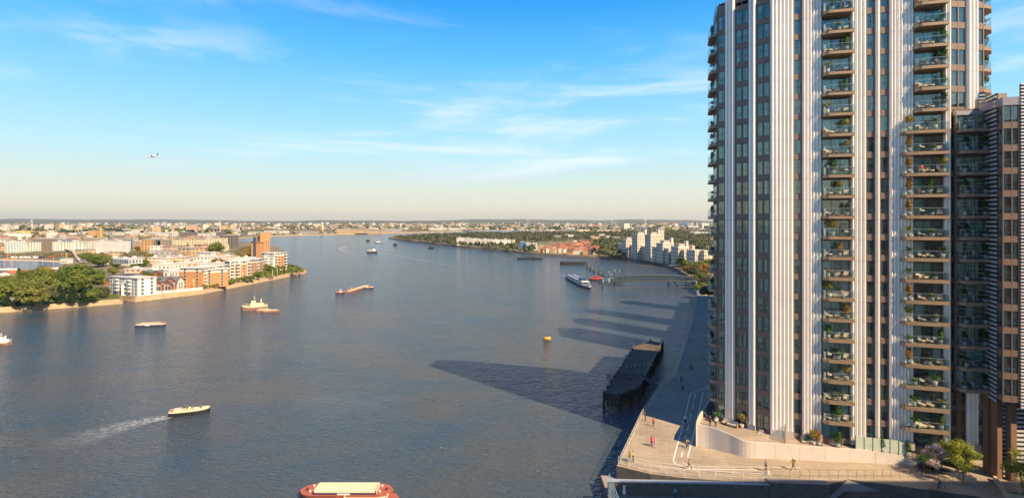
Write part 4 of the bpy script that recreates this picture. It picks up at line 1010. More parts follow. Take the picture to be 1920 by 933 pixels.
FA = {11: 'sofa', 10: 'dchair', 9: 'chair', 8: 'chair', 7: 'dchair', 6: 'chair', 5: 'chair', 4: 'sofa', 3: 'sofa', 2: 'egg', 1: 'chair', 0: 'chair', -1: 'egg', -2: 'chair', -3: 'chair', -4: 'sofa', -5: 'chair', -6: 'chair', -7: 'egg', -8: 'egg', -9: 'chair', -10: 'chair'}
for q in range(-10, 12):
    w = 'narrow left stack, ' + nm(q, 11) + ' balcony down'
    px = POSA[q]; plant(PLA[q][0], onb(pA0, seg_a[1], .15 + px * (LA - .35), -1.0 if px > .25 else -.75, q), w, 1.0 + .12 * ((q * 7) % 3))
    xs = [x for x in (.22, .5, .8) if abs(x - px) > .2][:2]
    k = FA[q]
    for i, x in enumerate(xs):
        kk = k if i == 0 or k in ('chair', 'dchair') else 'chair'
        furn(kk, onb(pA0, seg_a[1], x * LA, -.75, q), seg_a[1] + (.35 if x < .5 else -.35), ('at the left, ' if i == 0 else 'at the right, ') + w if len(xs) > 1 and kk == k else w)
    if q % 3 == 0: furn('table', onb(pA0, seg_a[1], (xs[0] + xs[-1]) / 2 * LA, -.95, q), 0, w)
PB = {11: 'palm_lime', 10: 'palm_lime', 9: 'palm_green', 8: 'bush_green', 7: 'bush_green', 6: 'bush_green', 5: 'bush_deep', 4: 'palm_green', 3: 'low_green', 2: 'ball_lime', 1: 'bush_green', 0: 'low_deep', -1: 'low_green', -2: 'palm_green', -3: 'low_deep', -4: 'low_green',
      -5: 'low_green', -6: 'bush_green', -7: 'low_deep', -8: 'palm_green', -9: 'palm_lime', -10: 'bush_green'}
XB = {q: .88 for q in range(4, 12)}; XB.update({4: .6, 3: .55, 2: .88, 1: .42, 0: .5, -1: .5, -2: .85, -3: .6, -4: .5, -5: .6, -6: .78, -7: .4, -8: .6, -9: .88, -10: .8})
PE = {4: 'ball_ochre', 3: 'bush_orange', 2: 'bush_orange', 1: 'bush_orange', 0: 'bush_orange', -1: 'palm_lime', -2: 'palm_green', -3: 'palm_green', -4: 'bush_orange', -5: 'ball_green', -6: 'low_green', -7: 'bush_orange', -8: 'low_green', -9: 'palm_green', -10: 'palm_green'}
FB = {11: 'sofa', 10: 'sofa', 9: 'dchair', 8: 'chair', 7: 'dchair', 6: 'sofa', 5: 'chair', 4: 'sofa', 3: 'egg', 2: 'chair', 1: 'chair', 0: 'egg', -1: 'dchair', -2: 'chair', -3: 'sofa', -4: 'chair', -5: 'dchair', -6: 'chair', -7: 'chair', -8: 'egg', -9: 'chair', -10: 'sofa'}
for q in range(-10, 12):
    w = 'wide right stack, ' + nm(q, 11) + ' balcony down'
    px = XB[q]; plant(PB[q], onb(pB0, seg_a[1], px * LB, -1.0, q), w, 1.0 + .15 * ((q * 5) % 3))
    if q in PE: plant(PE[q], onb(pB0, seg_a[1], -.95 if q > -8 else -.3, -1.05, q), 'at left end, ' + w, 1.15)
    xs = [x for x in (.2, .48, .78) if abs(x - px) > .2][:2]; k = FB[q]
    for i, x in enumerate(xs):
        kk = k if i == 0 or k in ('chair', 'dchair') else 'chair'
        furn(kk, onb(pB0, seg_a[1], x * LB, -.85, q), seg_a[1] + (.35 if x < .5 else -.35), ('at the left, ' if i == 0 else 'at the right, ') + w if len(xs) > 1 and kk == k else w)
    if q % 4 == 1: furn('table', onb(pB0, seg_a[1], (xs[0] + xs[-1]) / 2 * LB, -1.1, q), 0, w)
PC = ['palm_deep', 'bush_deep', 'low_deep', 'bush_deep', 'palm_deep', 'bush_deep', 'low_deep', 'palm_deep', 'bush_deep', 'low_deep', 'bush_deep', 'palm_deep', 'low_deep']
for i, q in enumerate(range(4, -9, -1)):
    w = 'on the ' + nm(q, 4) + ' shaded balcony down beside the louvres'
    plant(PC[i], onb(aC, angC, .7 + (i % 2) * .3, -.8, q), 'at left ' + w); plant(PC[(i + 4) % 13], onb(aC, angC, LC - .7, -.9, q), 'at right ' + w, 1.05)
    furn('egg' if i == 6 else 'dchair', onb(aC, angC, LC * .5, -.8, q), angC + .2, w)
for i, q in enumerate(range(10, -11, -1)):
    plant(['bush_deep', 'low_green', 'palm_deep', 'bush_deep', 'palm_green', 'low_deep', 'ball_ochre'][i % 7] if i != 2 else 'ball_ochre', (34.65, 92.3, ZK[q] + zt), 'on the ' + nm(q, 10) + ' balcony down the far left corner', .95)
for i, q in enumerate(range(11, 4, -1)):
    plant(['palm_green', 'palm_deep', 'palm_green', 'bush_deep', 'bush_green', 'ball_green', 'ball_green'][i], (70.75, 79.7, ZK[q] + zt), 'on the ' + nm(q, 11) + ' balcony down the upper right corner', 1.1)
GB = 'people on the balconies'
def bperson(p0_, ang, x, q, pose, top, bot, label, y=-.9, **k):
    L = onb(p0_, ang, x, y, q); return person(L, ang + k.pop('turn', 0), pose, top, bot, label, group=GB, **k)
bperson(pA0, seg_a[1], LA * .68, 10, 'stand', 'black', 'black', 'person in black standing on the second balcony down, narrow left stack')
bperson(pA0, seg_a[1], LA * .2, 2, 'stand', 'white', 'denim', 'person in white shirt and jeans standing on a left stack balcony beside a hanging chair')
bperson(pA0, seg_a[1], LA * .68, -4, 'sit', 'tan', 'white', 'seated person in tan on a left stack balcony at mid height', longhair=True)
bperson(pB0, seg_a[1], LB * .72, -2, 'stand', 'black', 'denim', 'person in black top and jeans standing at a right stack balcony rail', turn=.4)
bperson(pB0, seg_a[1], LB * .9, -2, 'stand', 'navy', 'black', 'person in navy standing beside the one in jeans, right stack', turn=-.4)
bperson(pB0, seg_a[1], LB * .68, 7, 'sit', 'white', 'tan', 'seated person in white near the top of the right stack', longhair=True)
bperson(pB0, seg_a[1], LB * .25, 7, 'sit', 'black', 'denim', 'seated person in black near the top of the right stack')
bperson(pB0, seg_a[1], LB * .72, 2, 'sit', 'white', 'tan', 'seated person in white on the third wide balcony down', hair=HAIRB)
bperson(pB0, seg_a[1], LB * .2, 2, 'sit', 'red', 'white', 'seated person in red on the third wide balcony down')
bperson(pB0, seg_a[1], LB * .62, -6, 'sit', 'white', 'navy', 'seated person in white on a lower wide balcony, right stack')
# terrace furniture and planting
def onT(u, Y): k = (u - 960) / F; return Vector((k * Y, Y, 0))
TZ = lambda u: 6.62 if u < 1400 else 6.62 - (u - 1400) * .0035 if u < 1600 else 5.9 - (u - 1600) * .004
def terr(u, d=0):
    "point on the terrace, d metres in front of the facade"
    seg = 0 if u < 1444 else 1; p = fac(u, seg) + outn(seg) * d; return p
def tz(p):
    best = min(range(len(fl)), key=lambda i: (fl[i].x - p.x) ** 2 + (fl[i].y - p.y) ** 2); return fl[best].z + .01
tl = [('ball_ochre', 1394, .7, 'left of the second fluted column'), ('palm_green', 1348, .9, 'near the left corner of the tower'), ('ball_ochre', 1521, 1.2, 'below the balcony shadows'), ('bush_green', 1566, 1.0, 'under the left stack of balconies'), ('low_green', 1512, .9, 'beside the cream chairs'),
      ('bush_green', 1652, .45, 'behind the frosted screen'), ('low_green', 1612, .4, 'at the left end of the frosted screen'), ('low_green', 1628, .4, 'behind the second screen panel'), ('bush_green', 1700, .45, 'at the right part of the screen'), ('bush_orange', 1530, 1.2, 'between screen and fluted column')]
for k, u, d, w in tl:
    p = terr(u, d); plant(k, (p.x, p.y, tz(p)), 'on the terrace ' + w, 1.15)
for k, u, d, w in [('chair', 1364, 1.1, 'on the terrace by the tower corner'), ('sofa', 1379, 1.2, 'on the terrace left of the ochre plant'), ('chair', 1430, 1.0, 'on the terrace before the third window bay'), ('chair', 1504, 1.0, 'on the terrace left of the ochre tree'), ('sofa', 1526, 1.0, 'on the terrace under the balcony shadows')]:
    p = terr(u, d); furn(k, (p.x, p.y, tz(p)), seg_a[0 if u < 1444 else 1], w)
for i, (u, d) in enumerate([(1349, 3.6), (1356, 3.2)]):
    p = Vector((33.4 + i * .6, 90.9 + i * 1.3)); furn('dchair', (p.x, p.y, 6.63), 1.0, 'on the shaded river corner of the terrace, ' + ('nearer' if i == 0 else 'farther'))
# ------------------------------------------------------------------ near trees, planters
BARK = mat('bark', (.13, .095, .07), .9, var=.2, vscale=3)
def small_tree(loc, label, h, r, lm, n, seed, size=.16, blossom=None, name='young_tree'):
    rr = random.Random(seed); t = thing(name, label, 'tree' if name != 'blossom_shrub' else 'shrub', loc); tr = MB(); cr_ = MB()
    stems = 3
    for s in range(stems):
        a = s * 2.1 + rr.random(); x, y = .15 * math.cos(a), .15 * math.sin(a); mid = Vector((x * 3, y * 3, h * .42)); top = Vector((x * 6, y * 6, h * .75))
        tr.tube((x, y, 0), mid, .06, .045, 6); tr.tube(mid, top, .045, .02, 6)
        for j in range(6):
            b = mid.lerp(top, rr.random()); c = b + Vector((rr.uniform(-1, 1), rr.uniform(-1, 1), rr.uniform(.2, .9))) * r * .7; tr.tube(b, c, .02, .006, 4)
    for j in range(26):
        d = Vector((rr.gauss(0, 1), rr.gauss(0, 1), rr.gauss(0, .9))).normalized() * rr.random() ** .4
        c = Vector((d.x * r * .85, d.y * r * .85, h * .62 + d.z * h * .34)); q = r * rr.uniform(.22, .42)
        cr_.leafball(c, q, q, q * .8, int(n / 26), size, rr, 0 if not blossom or rr.random() < .35 else 1, inner=.05)
    tr.obj('trunk', BARK, t); cr_.obj('crown', [lm, blossom or lm], t); return t
LTREE = leafmat('young leaf', (.17, .21, .03), (.38, .40, .06), 1.2, .45); BLO = leafmat('pale blossom', (.55, .40, .36), (.70, .58, .50), 3, .3); LAV = leafmat('lilac blossom', (.30, .26, .42), (.5, .45, .6), 3, .3)
small_tree((61.9, 73.4, 4.2), 'yellow green young tree in the blue planter below the tower', 6.0, 2.5, LTREE, 5200, 3, .12)
small_tree((66.6, 69.2, 4.0), 'yellow green young tree cut by the right edge, behind a stone kerb', 6.3, 2.4, LTREE, 5200, 8, .12)
small_tree((61.6, 76.6, 4.2), 'pale lilac flowering shrub between the planter tree and the building', 4.6, 1.7, LD, 2200, 5, .09, LAV, 'blossom_shrub')
small_tree((59.0, 75.8, 4.2), 'cream and pink flowering shrub at the end of the terrace wall', 3.3, 2.0, LG, 3600, 6, .09, BLO, 'blossom_shrub')
small_tree((63.4, 75.2, 4.1), 'low dark green shrub behind the planter tree', 1.8, 1.1, LD, 1200, 16, .09, None, 'blossom_shrub')
pw = [P4(1726, 872), P4(1735, 871), P4(1800, 887.5), P4(1830, 905)]
t = thing('planter', 'long raised planter with pale kerb filled with blue flowers', 'planter', tuple(pw[0])); o5 = pw[0]
KERB = mat('pale stone kerb', (.42, .34, .26), .8, var=.1)
F0 = [P4(1727, 873.6), P4(1765, 884), P4(1800, 895.5), P4(1829, 905.5)]; B0 = [Vector((58.3, 77.4, 4)), Vector((61.5, 77.2, 4)), Vector((63.6, 75.6, 4)), Vector((64.2, 74.6, 4))]
mb = MB()
for a, b in zip(F0, F0[1:]):
    tt = (b - a).normalized(); n = Vector((tt.y, -tt.x, 0)) * -.3; hh = Vector((0, 0, .75)); mb.face((a, b, b + hh, a + hh)); mb.face((a + hh, b + hh, b + hh + n, a + hh + n)); mb.face((b + n, a + n, a + n + hh, b + n + hh))
a, b = F0[-1], B0[-1]; mb.box(0, (b - a).length, -.15, .15, 0, .8, M=Matrix.Translation(a) @ Matrix.Rotation(math.atan2(b.y - a.y, b.x - a.x), 4, 'Z'))
mb.obj('kerb', KERB, t, -o5)
mb = MB(); mb.face([(p.x, p.y + .1, 4.5) for p in F0] + [(p.x, p.y, 4.5) for p in B0[::-1]]); mb.obj('soil', mat('soil', (.07, .05, .035), 1), t, -o5)
rr = random.Random(4); mb = MB()
for i in range(2600):
    s, w = rr.random(), rr.random(); k = min(2, int(s * 3)); f = s * 3 - k; a = F0[k].lerp(F0[k + 1], f); b = B0[k].lerp(B0[k + 1], f); p = a.lerp(b, .06 + .55 * w); mb.leafball((p.x, p.y, 4.62), .12, .12, .12, 1, .075, rr, 0 if rr.random() < .8 else 1)
o = mb.obj('flowers', [leafmat('blue flower', (.05, .07, .38), (.10, .10, .50), 2), LG], t, -o5); o['kind'] = 'stuff'
t = thing('stone_kerb', 'pale stone kerb edging the bed of the right hand tree', 'kerb', (64.5, 69.5, 4)); mb = MB()
mb.box(0, 5.6, -.2, .2, 0, .6, M=Matrix.Rotation(R(60), 4, 'Z')); mb.box(0, 8, -.2, .2, 0, .6, M=Matrix.Rotation(R(-22), 4, 'Z')); mb.obj('kerb', KERB, t)
rr = random.Random(9); mb = MB()
for i in range(1500): mb.leafball((65 + rr.random() * 4.5, 67.4 + rr.random() * 3.4, 4.1), .15, .15, .12, 1, .1, rr, rr.randrange(2))
tag(mb.obj('ground_cover', [BLO, LD]), kind='stuff')
bx = MB(); bx.box(-.2, .2, -.12, .12, 0, .42); p = P4(1441, 888)
tag(bx.obj('box', mat('cream box', (.75, .68, .5), .7), None, p), 'small cream box standing beside the still figure at the railing', 'box')
# ------------------------------------------------------------------ old jetty
def Q3(u, v, z=3.1): p = G(u, v, z); return Vector((p.x, p.y, z))
J = [Q3(1132.4, 736), Q3(1160.5, 739.3), Q3(1199, 726.5), Q3(1242.5, 642), Q3(1220, 638.8), Q3(1189.5, 649.3)]
t = thing('old_jetty', 'derelict dark timber jetty on piles in the shaded water', 'jetty', J[0]); oj = J[0]
JD = mat('weathered deck', (.11, .08, .055), .9, var=.35, vscale=.5, stretch=(1, .3, 1)); JT = mat('tarred timber', (.045, .036, .030), .9, var=.3)
mb = MB(); mb.prism([(p.x, p.y) for p in J], 1.7, 3.1, 1, 0); mb.obj('deck', [JD, JT], t, -oj)
def edge_pts(a, b, step):
    L = (b - a).length; n = max(1, round(L / step)); return [a.lerp(b, i / n) for i in range(n + 1)]
npile = 0
for a, b in ((J[0], J[1]), (J[1], J[2]), (J[2], J[3]), (J[3], J[4]), (J[4], J[5]), (J[5], J[0])):
    for p in edge_pts(a, b, 4.2)[:-1]:
        mb = MB(); mb.tube((p.x, p.y, -1), (p.x, p.y, 3.5), .32, .28, 8); mb.obj('pile', JT, t, -oj); npile += 1
for a, b in ((J[0], J[1]), (J[1], J[2]), (J[2], J[3])):
    P_ = edge_pts(a, b, 4.2)
    for i, (p, q) in enumerate(zip(P_, P_[1:])):
        mb = MB(); z0, z1 = (.4, 2.7) if i % 2 else (2.7, .4); mb.tube((p.x, p.y, z0), (q.x, q.y, z1), .1, n=5); mb.tube((p.x, p.y, 1.5), (q.x, q.y, 1.5), .1, n=5); mb.obj('brace', JT, t, -oj)
mb = MB()
for a, b in ((J[1], J[2]), (J[2], J[3]), (J[0], J[5])):
    for z in (.5, 1.0): mb.tube((a.x, a.y, 3.1 + z), (b.x, b.y, 3.1 + z), .025, n=4)
    for p in edge_pts(a, b, 2.2): mb.tube((p.x, p.y, 3.1), (p.x, p.y, 4.15), .025, n=4)
mb.obj('railing', LAMP, t, -oj)
c = (J[0] + J[2]) / 2 + Vector((2, 5, 0))
mb = MB()
for dx in (-4, 4):
    for dy in (0, 1.4): mb.tube((c.x + dx, c.y + dy, 3.1), (c.x + dx, c.y + dy, 4.9), .06, n=5)
for dy in (0, 1.4):
    for z in (3.9, 4.9): mb.tube((c.x - 4, c.y + dy, z), (c.x + 4, c.y + dy, z), .06, n=5)
    for i in range(8): mb.tube((c.x - 4 + i, c.y + dy, 3.9 if i % 2 else 4.9), (c.x - 3 + i, c.y + dy, 4.9 if i % 2 else 3.9), .045, n=4)
mb.obj('gantry', JT, t, -oj)
rr = random.Random(2)
for i in range(7):
    a = J[0].lerp(J[5], .45 + i * .011) + Vector((1.6 + i * 1.0, 0, .05)); mb = MB(); mb.tube(a, a + Vector((.9, 2.6, .02)), .13, .13, 6)
    tag(mb.obj('timber_log', mat('bleached timber', (.42, .32, .2), .9)), ORD[i + 1] + ' bleached timber log from the left on the jetty deck', 'log', 'logs lying on the jetty deck')
a, b = J[2].lerp(J[3], .18), Vector((EDGE[3][0], EDGE[3][1], 3.4)); mb = MB(); tt = (b - a); tt.z = 0; nn = Vector((tt.y, -tt.x, 0)).normalized() * .5
mb.face((a - nn, b - nn, b + nn, a + nn)); mb.face((a - nn + Vector((0, 0, -.2)), a + nn + Vector((0, 0, -.2)), b + nn + Vector((0, 0, -.2)), b - nn + Vector((0, 0, -.2))))
for s in (-1, 1): mb.tube(a + nn * s + Vector((0, 0, 1)), b + nn * s + Vector((0, 0, 1)), .03); mb.tube(a + nn * s, b + nn * s, .08)
tag(mb.obj('gangway', JT), 'narrow dark gangway from the promenade railing to the old jetty', 'gangway')
# ------------------------------------------------------------------ boats
def hullmesh(L, B, Ht, bow=.28, stern=.12, sheer=.4, flare=.82, m=0, md=1, band=None, pointed_stern=False, inset_deck=.12):
    "hull along +x (bow at +L/2); returns (hull MB, deck MB)"
    mb = MB(); dk = MB(); n = 18; st = []
    for i in range(n + 1):
        s = i / n; x = -L / 2 + L * s
        b = 1.0
        if s > 1 - bow: b = math.sqrt(max(0, 1 - ((s - 1 + bow) / bow) ** 2.2))
        if s < stern: b = min(b, math.sqrt(max(0, 1 - ((stern - s) / stern) ** 2)) if pointed_stern else .82 + .18 * s / stern)
        z = Ht * (1 + sheer * max(0, (s - .55) / .45) ** 2 + (sheer * .4 * max(0, (.3 - s) / .3) ** 2))
        st.append((x, b * B / 2, z))
    for (x0, b0, z0), (x1, b1, z1) in zip(st, st[1:]):
        for s in (-1, 1):
            q = [(x0, s * b0 * flare, -.4), (x1, s * b1 * flare, -.4), (x1, s * b1, z1), (x0, s * b0, z0)]
            zm0, zm1 = z0 * .72, z1 * .72
            mid = [(x0, s * b0 * (flare + (1 - flare) * .72), zm0), (x1, s * b1 * (flare + (1 - flare) * .72), zm1)]
            lo = [q[0], q[1], mid[1], mid[0]]; hi = [mid[0], mid[1], q[2], q[3]]
            if s > 0: lo, hi = lo[::-1], hi[::-1]
            mb.face(lo, 0, smooth=True); mb.face(hi, 1, smooth=True)
        dk.face([(x0, -b0 * .97, z0 - inset_deck), (x1, -b1 * .97, z1 - inset_deck), (x1, b1 * .97, z1 - inset_deck), (x0, b0 * .97, z0 - inset_deck)])
    x, b, z = st[0]; mb.face([(x, b * flare, -.4), (x, -b * flare, -.4), (x, -b, z), (x, b, z)], 0)
    return mb, dk
def boat(name, label, cat, u, v, rz, L, B, Ht, cols, group=None, **k):
    p = G(u, v, 0); t = thing(name, label, cat, p, R(rz), group); hb, db = hullmesh(L, B, Ht, **k)
    hb.obj('hull', [cols[0], cols[1]], t); db.obj('deck', cols[2], t); return t
def bxp(t, name, m, *boxes, **k):
    mb = MB()
    for b in boxes: mb.box(*b)
    return mb.obj(name, m, t)
CRM = mat('cream boat paint', (.72, .62, .40), .4); BLK = mat('black hull', (.025, .025, .03), .4); WHT = mat('white boat paint', (.78, .77, .74), .4); REDH = mat('red oxide deck', (.36, .10, .06), .6, var=.1); NAV = mat('navy hull', (.03, .04, .09), .4)
ORG = mat('orange boat paint', (.70, .20, .04), .5); RUST = mat('rusty steel', (.28, .15, .11), .8, var=.3, vscale=2); SAND = mat('sand cargo', (.52, .40, .27), .95, var=.15, vscale=1); PINKH = mat('faded red hull', (.40, .20, .16), .7, var=.15); DGL = mat('dark boat glass', (.03, .05, .06), .1)
TEAK = mat('teak', (.30, .14, .06), .5)
# speedboat
t = boat('speedboat', 'cream open speedboat with dark side and three people aboard, trailing a wake', 'boat', 356, 776, 20, 7.4, 1.9, .75, [BLK, CRM, CRM], bow=.5, sheer=.25, inset_deck=.02)
mb = MB(); mb.prism([(-2.9, -.55), (-.1, -.62), (.6, -.4), (.6, .4), (-.1, .62), (-2.9, .55)], .35, .80, 0, 0); mb.obj('cockpit', mat('tan upholstery', (.62, .42, .30), .8), t)
bxp(t, 'stern_platform', TEAK, (-3.65, -2.95, -.65, .65, .66, .80))
bxp(t, 'engine_cover', mat('pink cushion', (.66, .46, .38), .8), (-2.8, -1.5, -.5, .5, .80, 1.0))
mb = MB(); mb.face([(.75, -.6, .8), (.75, .6, .8), (.35, .5, 1.2), (.35, -.5, 1.2)]); mb.obj('windscreen', BAL, t)
bxp(t, 'seat', CRM, (-.3, .1, -.5, -.1, .8, 1.0), (-.3, .1, .1, .5, .8, 1.0)); t.scale = (1, 1.05, 1.45)
GBP = 'people aboard the speedboat'
c = Vector(t.location); ax = Vector((math.cos(R(20)), math.sin(R(20)), 0)); ay = Vector((-ax.y, ax.x, 0))
person(c + ax * -.35 + ay * -.25 + Vector((0, 0, .75)), face_to(ax.x, ax.y), 'sit', 'black', 'black', 'person in black at the wheel of the speedboat', group=GBP)
person(c + ax * -.9 + ay * .3 + Vector((0, 0, .75)), face_to(ax.x, ax.y), 'sit', 'navy', 'white', 'passenger in navy and white seated behind the wheel of the speedboat', group=GBP)
person(c + ax * 2.0 + Vector((0, 0, .6)), face_to(ax.x, ax.y), 'sit', 'black', 'denim', 'passenger in black sitting on the bow of the speedboat', group=GBP)
# foam of the wakes
def foam_mat():
    m = bpy.data.materials.new('wake foam'); m.use_nodes = True; n = m.node_tree.nodes; l = m.node_tree.links; b = n['Principled BSDF']
    b.inputs['Base Color'].default_value = (.42, .45, .47, 1); b.inputs['Roughness'].default_value = .6
    uv = n.new('ShaderNodeUVMap'); sp = n.new('ShaderNodeSeparateXYZ'); l.new(uv.outputs[0], sp.inputs[0])
    g = n.new('ShaderNodeNewGeometry'); z = n.new('ShaderNodeTexNoise'); z.inputs['Scale'].default_value = .9; z.inputs['Detail'].default_value = 7; z.inputs['Roughness'].default_value = .7; l.new(g.outputs['Position'], z.inputs['Vector'])
    def M(op, *a):
        x = n.new('ShaderNodeMath'); x.operation = op; x.use_clamp = op == 'MULTIPLY'
        for i, y in enumerate(a):
            if isinstance(y, (int, float)): x.inputs[i].default_value = y
            else: l.new(y, x.inputs[i])
        return x.outputs[0]
    r = n.new('ShaderNodeMapRange'); r.interpolation_type = 'SMOOTHSTEP'; l.new(z.outputs[0], r.inputs[0]); r.inputs[1].default_value = .34; r.inputs[2].default_value = .62
    edge_ = M('SUBTRACT', 1.0, M('POWER', M('ABSOLUTE', M('SUBTRACT', M('MULTIPLY', sp.outputs[1], 2.0), 1.0)), 1.5)) if False else None
    s2 = n.new('ShaderNodeMath'); s2.operation = 'MULTIPLY_ADD'; l.new(sp.outputs[1], s2.inputs[0]); s2.inputs[1].default_value = 2; s2.inputs[2].default_value = -1
    ab = n.new('ShaderNodeMath'); ab.operation = 'ABSOLUTE'; l.new(s2.outputs[0], ab.inputs[0]); pw_ = n.new('ShaderNodeMath'); pw_.operation = 'POWER'; l.new(ab.outputs[0], pw_.inputs[0]); pw_.inputs[1].default_value = 2.0
    e = n.new('ShaderNodeMath'); e.operation = 'SUBTRACT'; e.use_clamp = True; e.inputs[0].default_value = 1; l.new(pw_.outputs[0], e.inputs[1])
    fade = n.new('ShaderNodeMath'); fade.operation = 'SUBTRACT'; fade.use_clamp = True; fade.inputs[0].default_value = 1; l.new(sp.outputs[0], fade.inputs[1])
    l.new(M('MULTIPLY', M('MULTIPLY', r.outputs[0], e.outputs[0]), fade.outputs[0]), b.inputs['Alpha'])
    return m
FOAM = foam_mat()
def wake(px, w0, w1, label):
    P = [G(u, v, 0) for u, v in px]; mb = MB(); n = len(P) - 1; m = 8
    for i in range(n):
        a, b = P[i], P[i + 1]; t = (b - a).normalized(); nn = Vector((-t.y, t.x, 0))
        wa, wb = w0 + (w1 - w0) * i / n, w0 + (w1 - w0) * (i + 1) / n
        mb.face([(*(a - nn * wa)[:2], .03), (*(b - nn * wb)[:2], .03), (*(b + nn * wb)[:2], .03), (*(a + nn * wa)[:2], .03)], 0, [(i / n, 0), ((i + 1) / n, 0), ((i + 1) / n, 1), (i / n, 1)])
    o = mb.obj('wake_foam', FOAM); o['kind'] = 'stuff'; o['label'] = label; return o
wake([(326, 780), (300, 784), (260, 791), (210, 804), (150, 822), (90, 845)], .7, 6.5, 'pale foam wake trailing behind the speedboat')
wake([(704, 473), (740, 478), (780, 486), (840, 498), (880, 510)], 1.2, 5, 'long thin wake behind the far passenger boat')
wake([(1062, 519), (1058, 517), (1052, 514)], 2.0, 4.0, 'white wash behind the river bus')
wake([(650, 462), (636, 466), (648, 472), (676, 480), (690, 486)], 6, 3, 'curling pale slick on the far water')
# red barges at the bottom
def barge(u, v, rz, L, B, label, hull, top, deck, hold, hc, cat='barge', group=None, sheer=.03):
    t = boat('barge', label, cat, u, v, rz, L, B, B * .30, [hull, top, deck], group, bow=.17, stern=.17, sheer=sheer, pointed_stern=True, inset_deck=.0); z = B * .30
    x0, x1 = hold; m = MB(); w = B * .36; hz = z + B * .12
    m.box(x0, x1, -w, -w + .12, z - .05, hz); m.box(x0, x1, w - .12, w, z - .05, hz); m.box(x0, x0 + .12, -w, w, z - .05, hz); m.box(x1 - .12, x1, -w, w, z - .05, hz); m.obj('hold_coaming', hc, t)
    m = MB(); m.box(x0 + .1, x1 - .1, -w + .1, w - .1, z, z + .06); m.obj('hold_floor', hc, t); return t
HOLD = mat('pale hold lining', (.66, .57, .42), .8, var=.08)
t = barge(650, 931, 0, 13.6, 3.6, 'long red decked barge with a pale open hold, lying at the bottom edge', BLK, REDH, REDH, (-4.4, 4.6), HOLD)
m = MB()
for i in range(16): m.box(-4.3 + i * .56, -4.26 + i * .56, -1.15, 1.15, 1.15, 1.32)
m.obj('hold_ribs', HOLD, t); m = MB()
for x in (-5.0, 5.0):
    for y in (-.8, .8): m.tube((x, y, 1.1), (x, y, 1.4), .12, n=8)
m.obj('bollards', WHT, t); bxp(t, 'hatch', mat('dark hatch', (.1, .03, .02), .7), (-5.9, -5.5, -.3, .2, 1.1, 1.25), (5.6, 6.0, -.2, .3, 1.1, 1.25)); bxp(t, 'side_strip', NAV, (-4.4, 4.6, -1.46, -1.32, 1.1, 1.3)); bxp(t, 'name_board', WHT, (-.9, .9, -1.52, -1.47, 1.1, 1.26))
t = barge(688, 943, 4, 9.0, 2.6, 'second red barge cut off by the bottom edge, beside the long one', BLK, REDH, REDH, (-3.2, 2.9), HOLD)
# small barge
t = barge(282, 611, 12, 10.6, 3.0, 'navy and white barge with a cream cargo deck, alone near the left bank', NAV, WHT, mat('pink grey deck', (.50, .36, .30), .8), (-3.4, 3.6), SAND)
bxp(t, 'cargo', SAND, (-3.2, 3.3, -.9, .9, .9, 1.35)); bxp(t, 'stern_post', REDH, (4.3, 4.7, -.4, .4, .9, 1.5)); bxp(t, 'lettering_panel', WHT, (-1.3, .4, -1.55, -1.48, .45, .75))
# moored naval looking ship with two lighters
def deckship(u, v, rz, L, B, label, hull, top, house, name='moored_ship', cat='ship', s=1.0, group=None, masts=1):
    t = boat(name, label, cat, u, v, rz, L, B, B * .42, [hull, top, house], group, bow=.38, sheer=.5); z = B * .42
    bxp(t, 'deckhouse', house, (-L * .34, L * .16, -B * .34, B * .34, z - .1, z + B * .36)); bxp(t, 'wheelhouse', house, (-L * .05, L * .12, -B * .26, B * .26, z + B * .36, z + B * .68))
    bxp(t, 'wheelhouse_windows', DGL, (L * .121, L * .127, -B * .24, B * .24, z + B * .46, z + B * .60), (-L * .04, L * .1, -B * .268, -B * .262, z + B * .46, z + B * .6), (-L * .3, L * .12, -B * .348, -B * .342, z + B * .1, z + B * .2))
    m = MB(); m.tube((0, 0, z + B * .6), (0, 0, z + B * 1.35), .1, .05); m.tube((-.6, 0, z + B), (.6, 0, z + B), .04); m.tube((-L * .25, 0, z + B * .3), (-L * .25, 0, z + B * .9), .25, .2, 8); m.obj('mast', house, t)
    m = MB()
    for y in (-1, 1): m.path([(-L * .46, y * B * .42, z + .7), (L * .1, y * B * .47, z + .7), (L * .40, y * B * .22, z + 1.3)], .035, 4)
    m.obj('deck_rail', house, t)
    m = MB()
    for i in range(9):
        for y in (-1, 1): m.tube((-L * .44 + i * L * .065, y * B * .44, z - .1), (-L * .44 + i * L * .065, y * B * .44, z + .75), .03, n=4)
    m.obj('stanchions', house, t); return t
GRN = mat('grey green ship paint', (.50, .50, .36), .6, var=.1, vscale=2)
t = deckship(477, 580, 207, 11.0, 3.6, 'old cream and grey green ship with high wheelhouse moored mid river', RUST, GRN, CRM)
barge(494, 583, 22, 6.5, 2.4, 'faded pink lighter lashed between the old ship and the outer lighter', PINKH, PINKH, mat('pink deck', (.5, .33, .27), .8), (-2.0, 2.2), SAND, 'barge', 'lighters beside the moored ship')
barge(507, 584.5, 20, 7.4, 2.3, 'outer grey brown lighter of the moored group, nearest the viewer', RUST, PINKH, mat('pink deck', (.5, .33, .27), .8), (-2.4, 2.6), SAND, 'barge', 'lighters beside the moored ship')
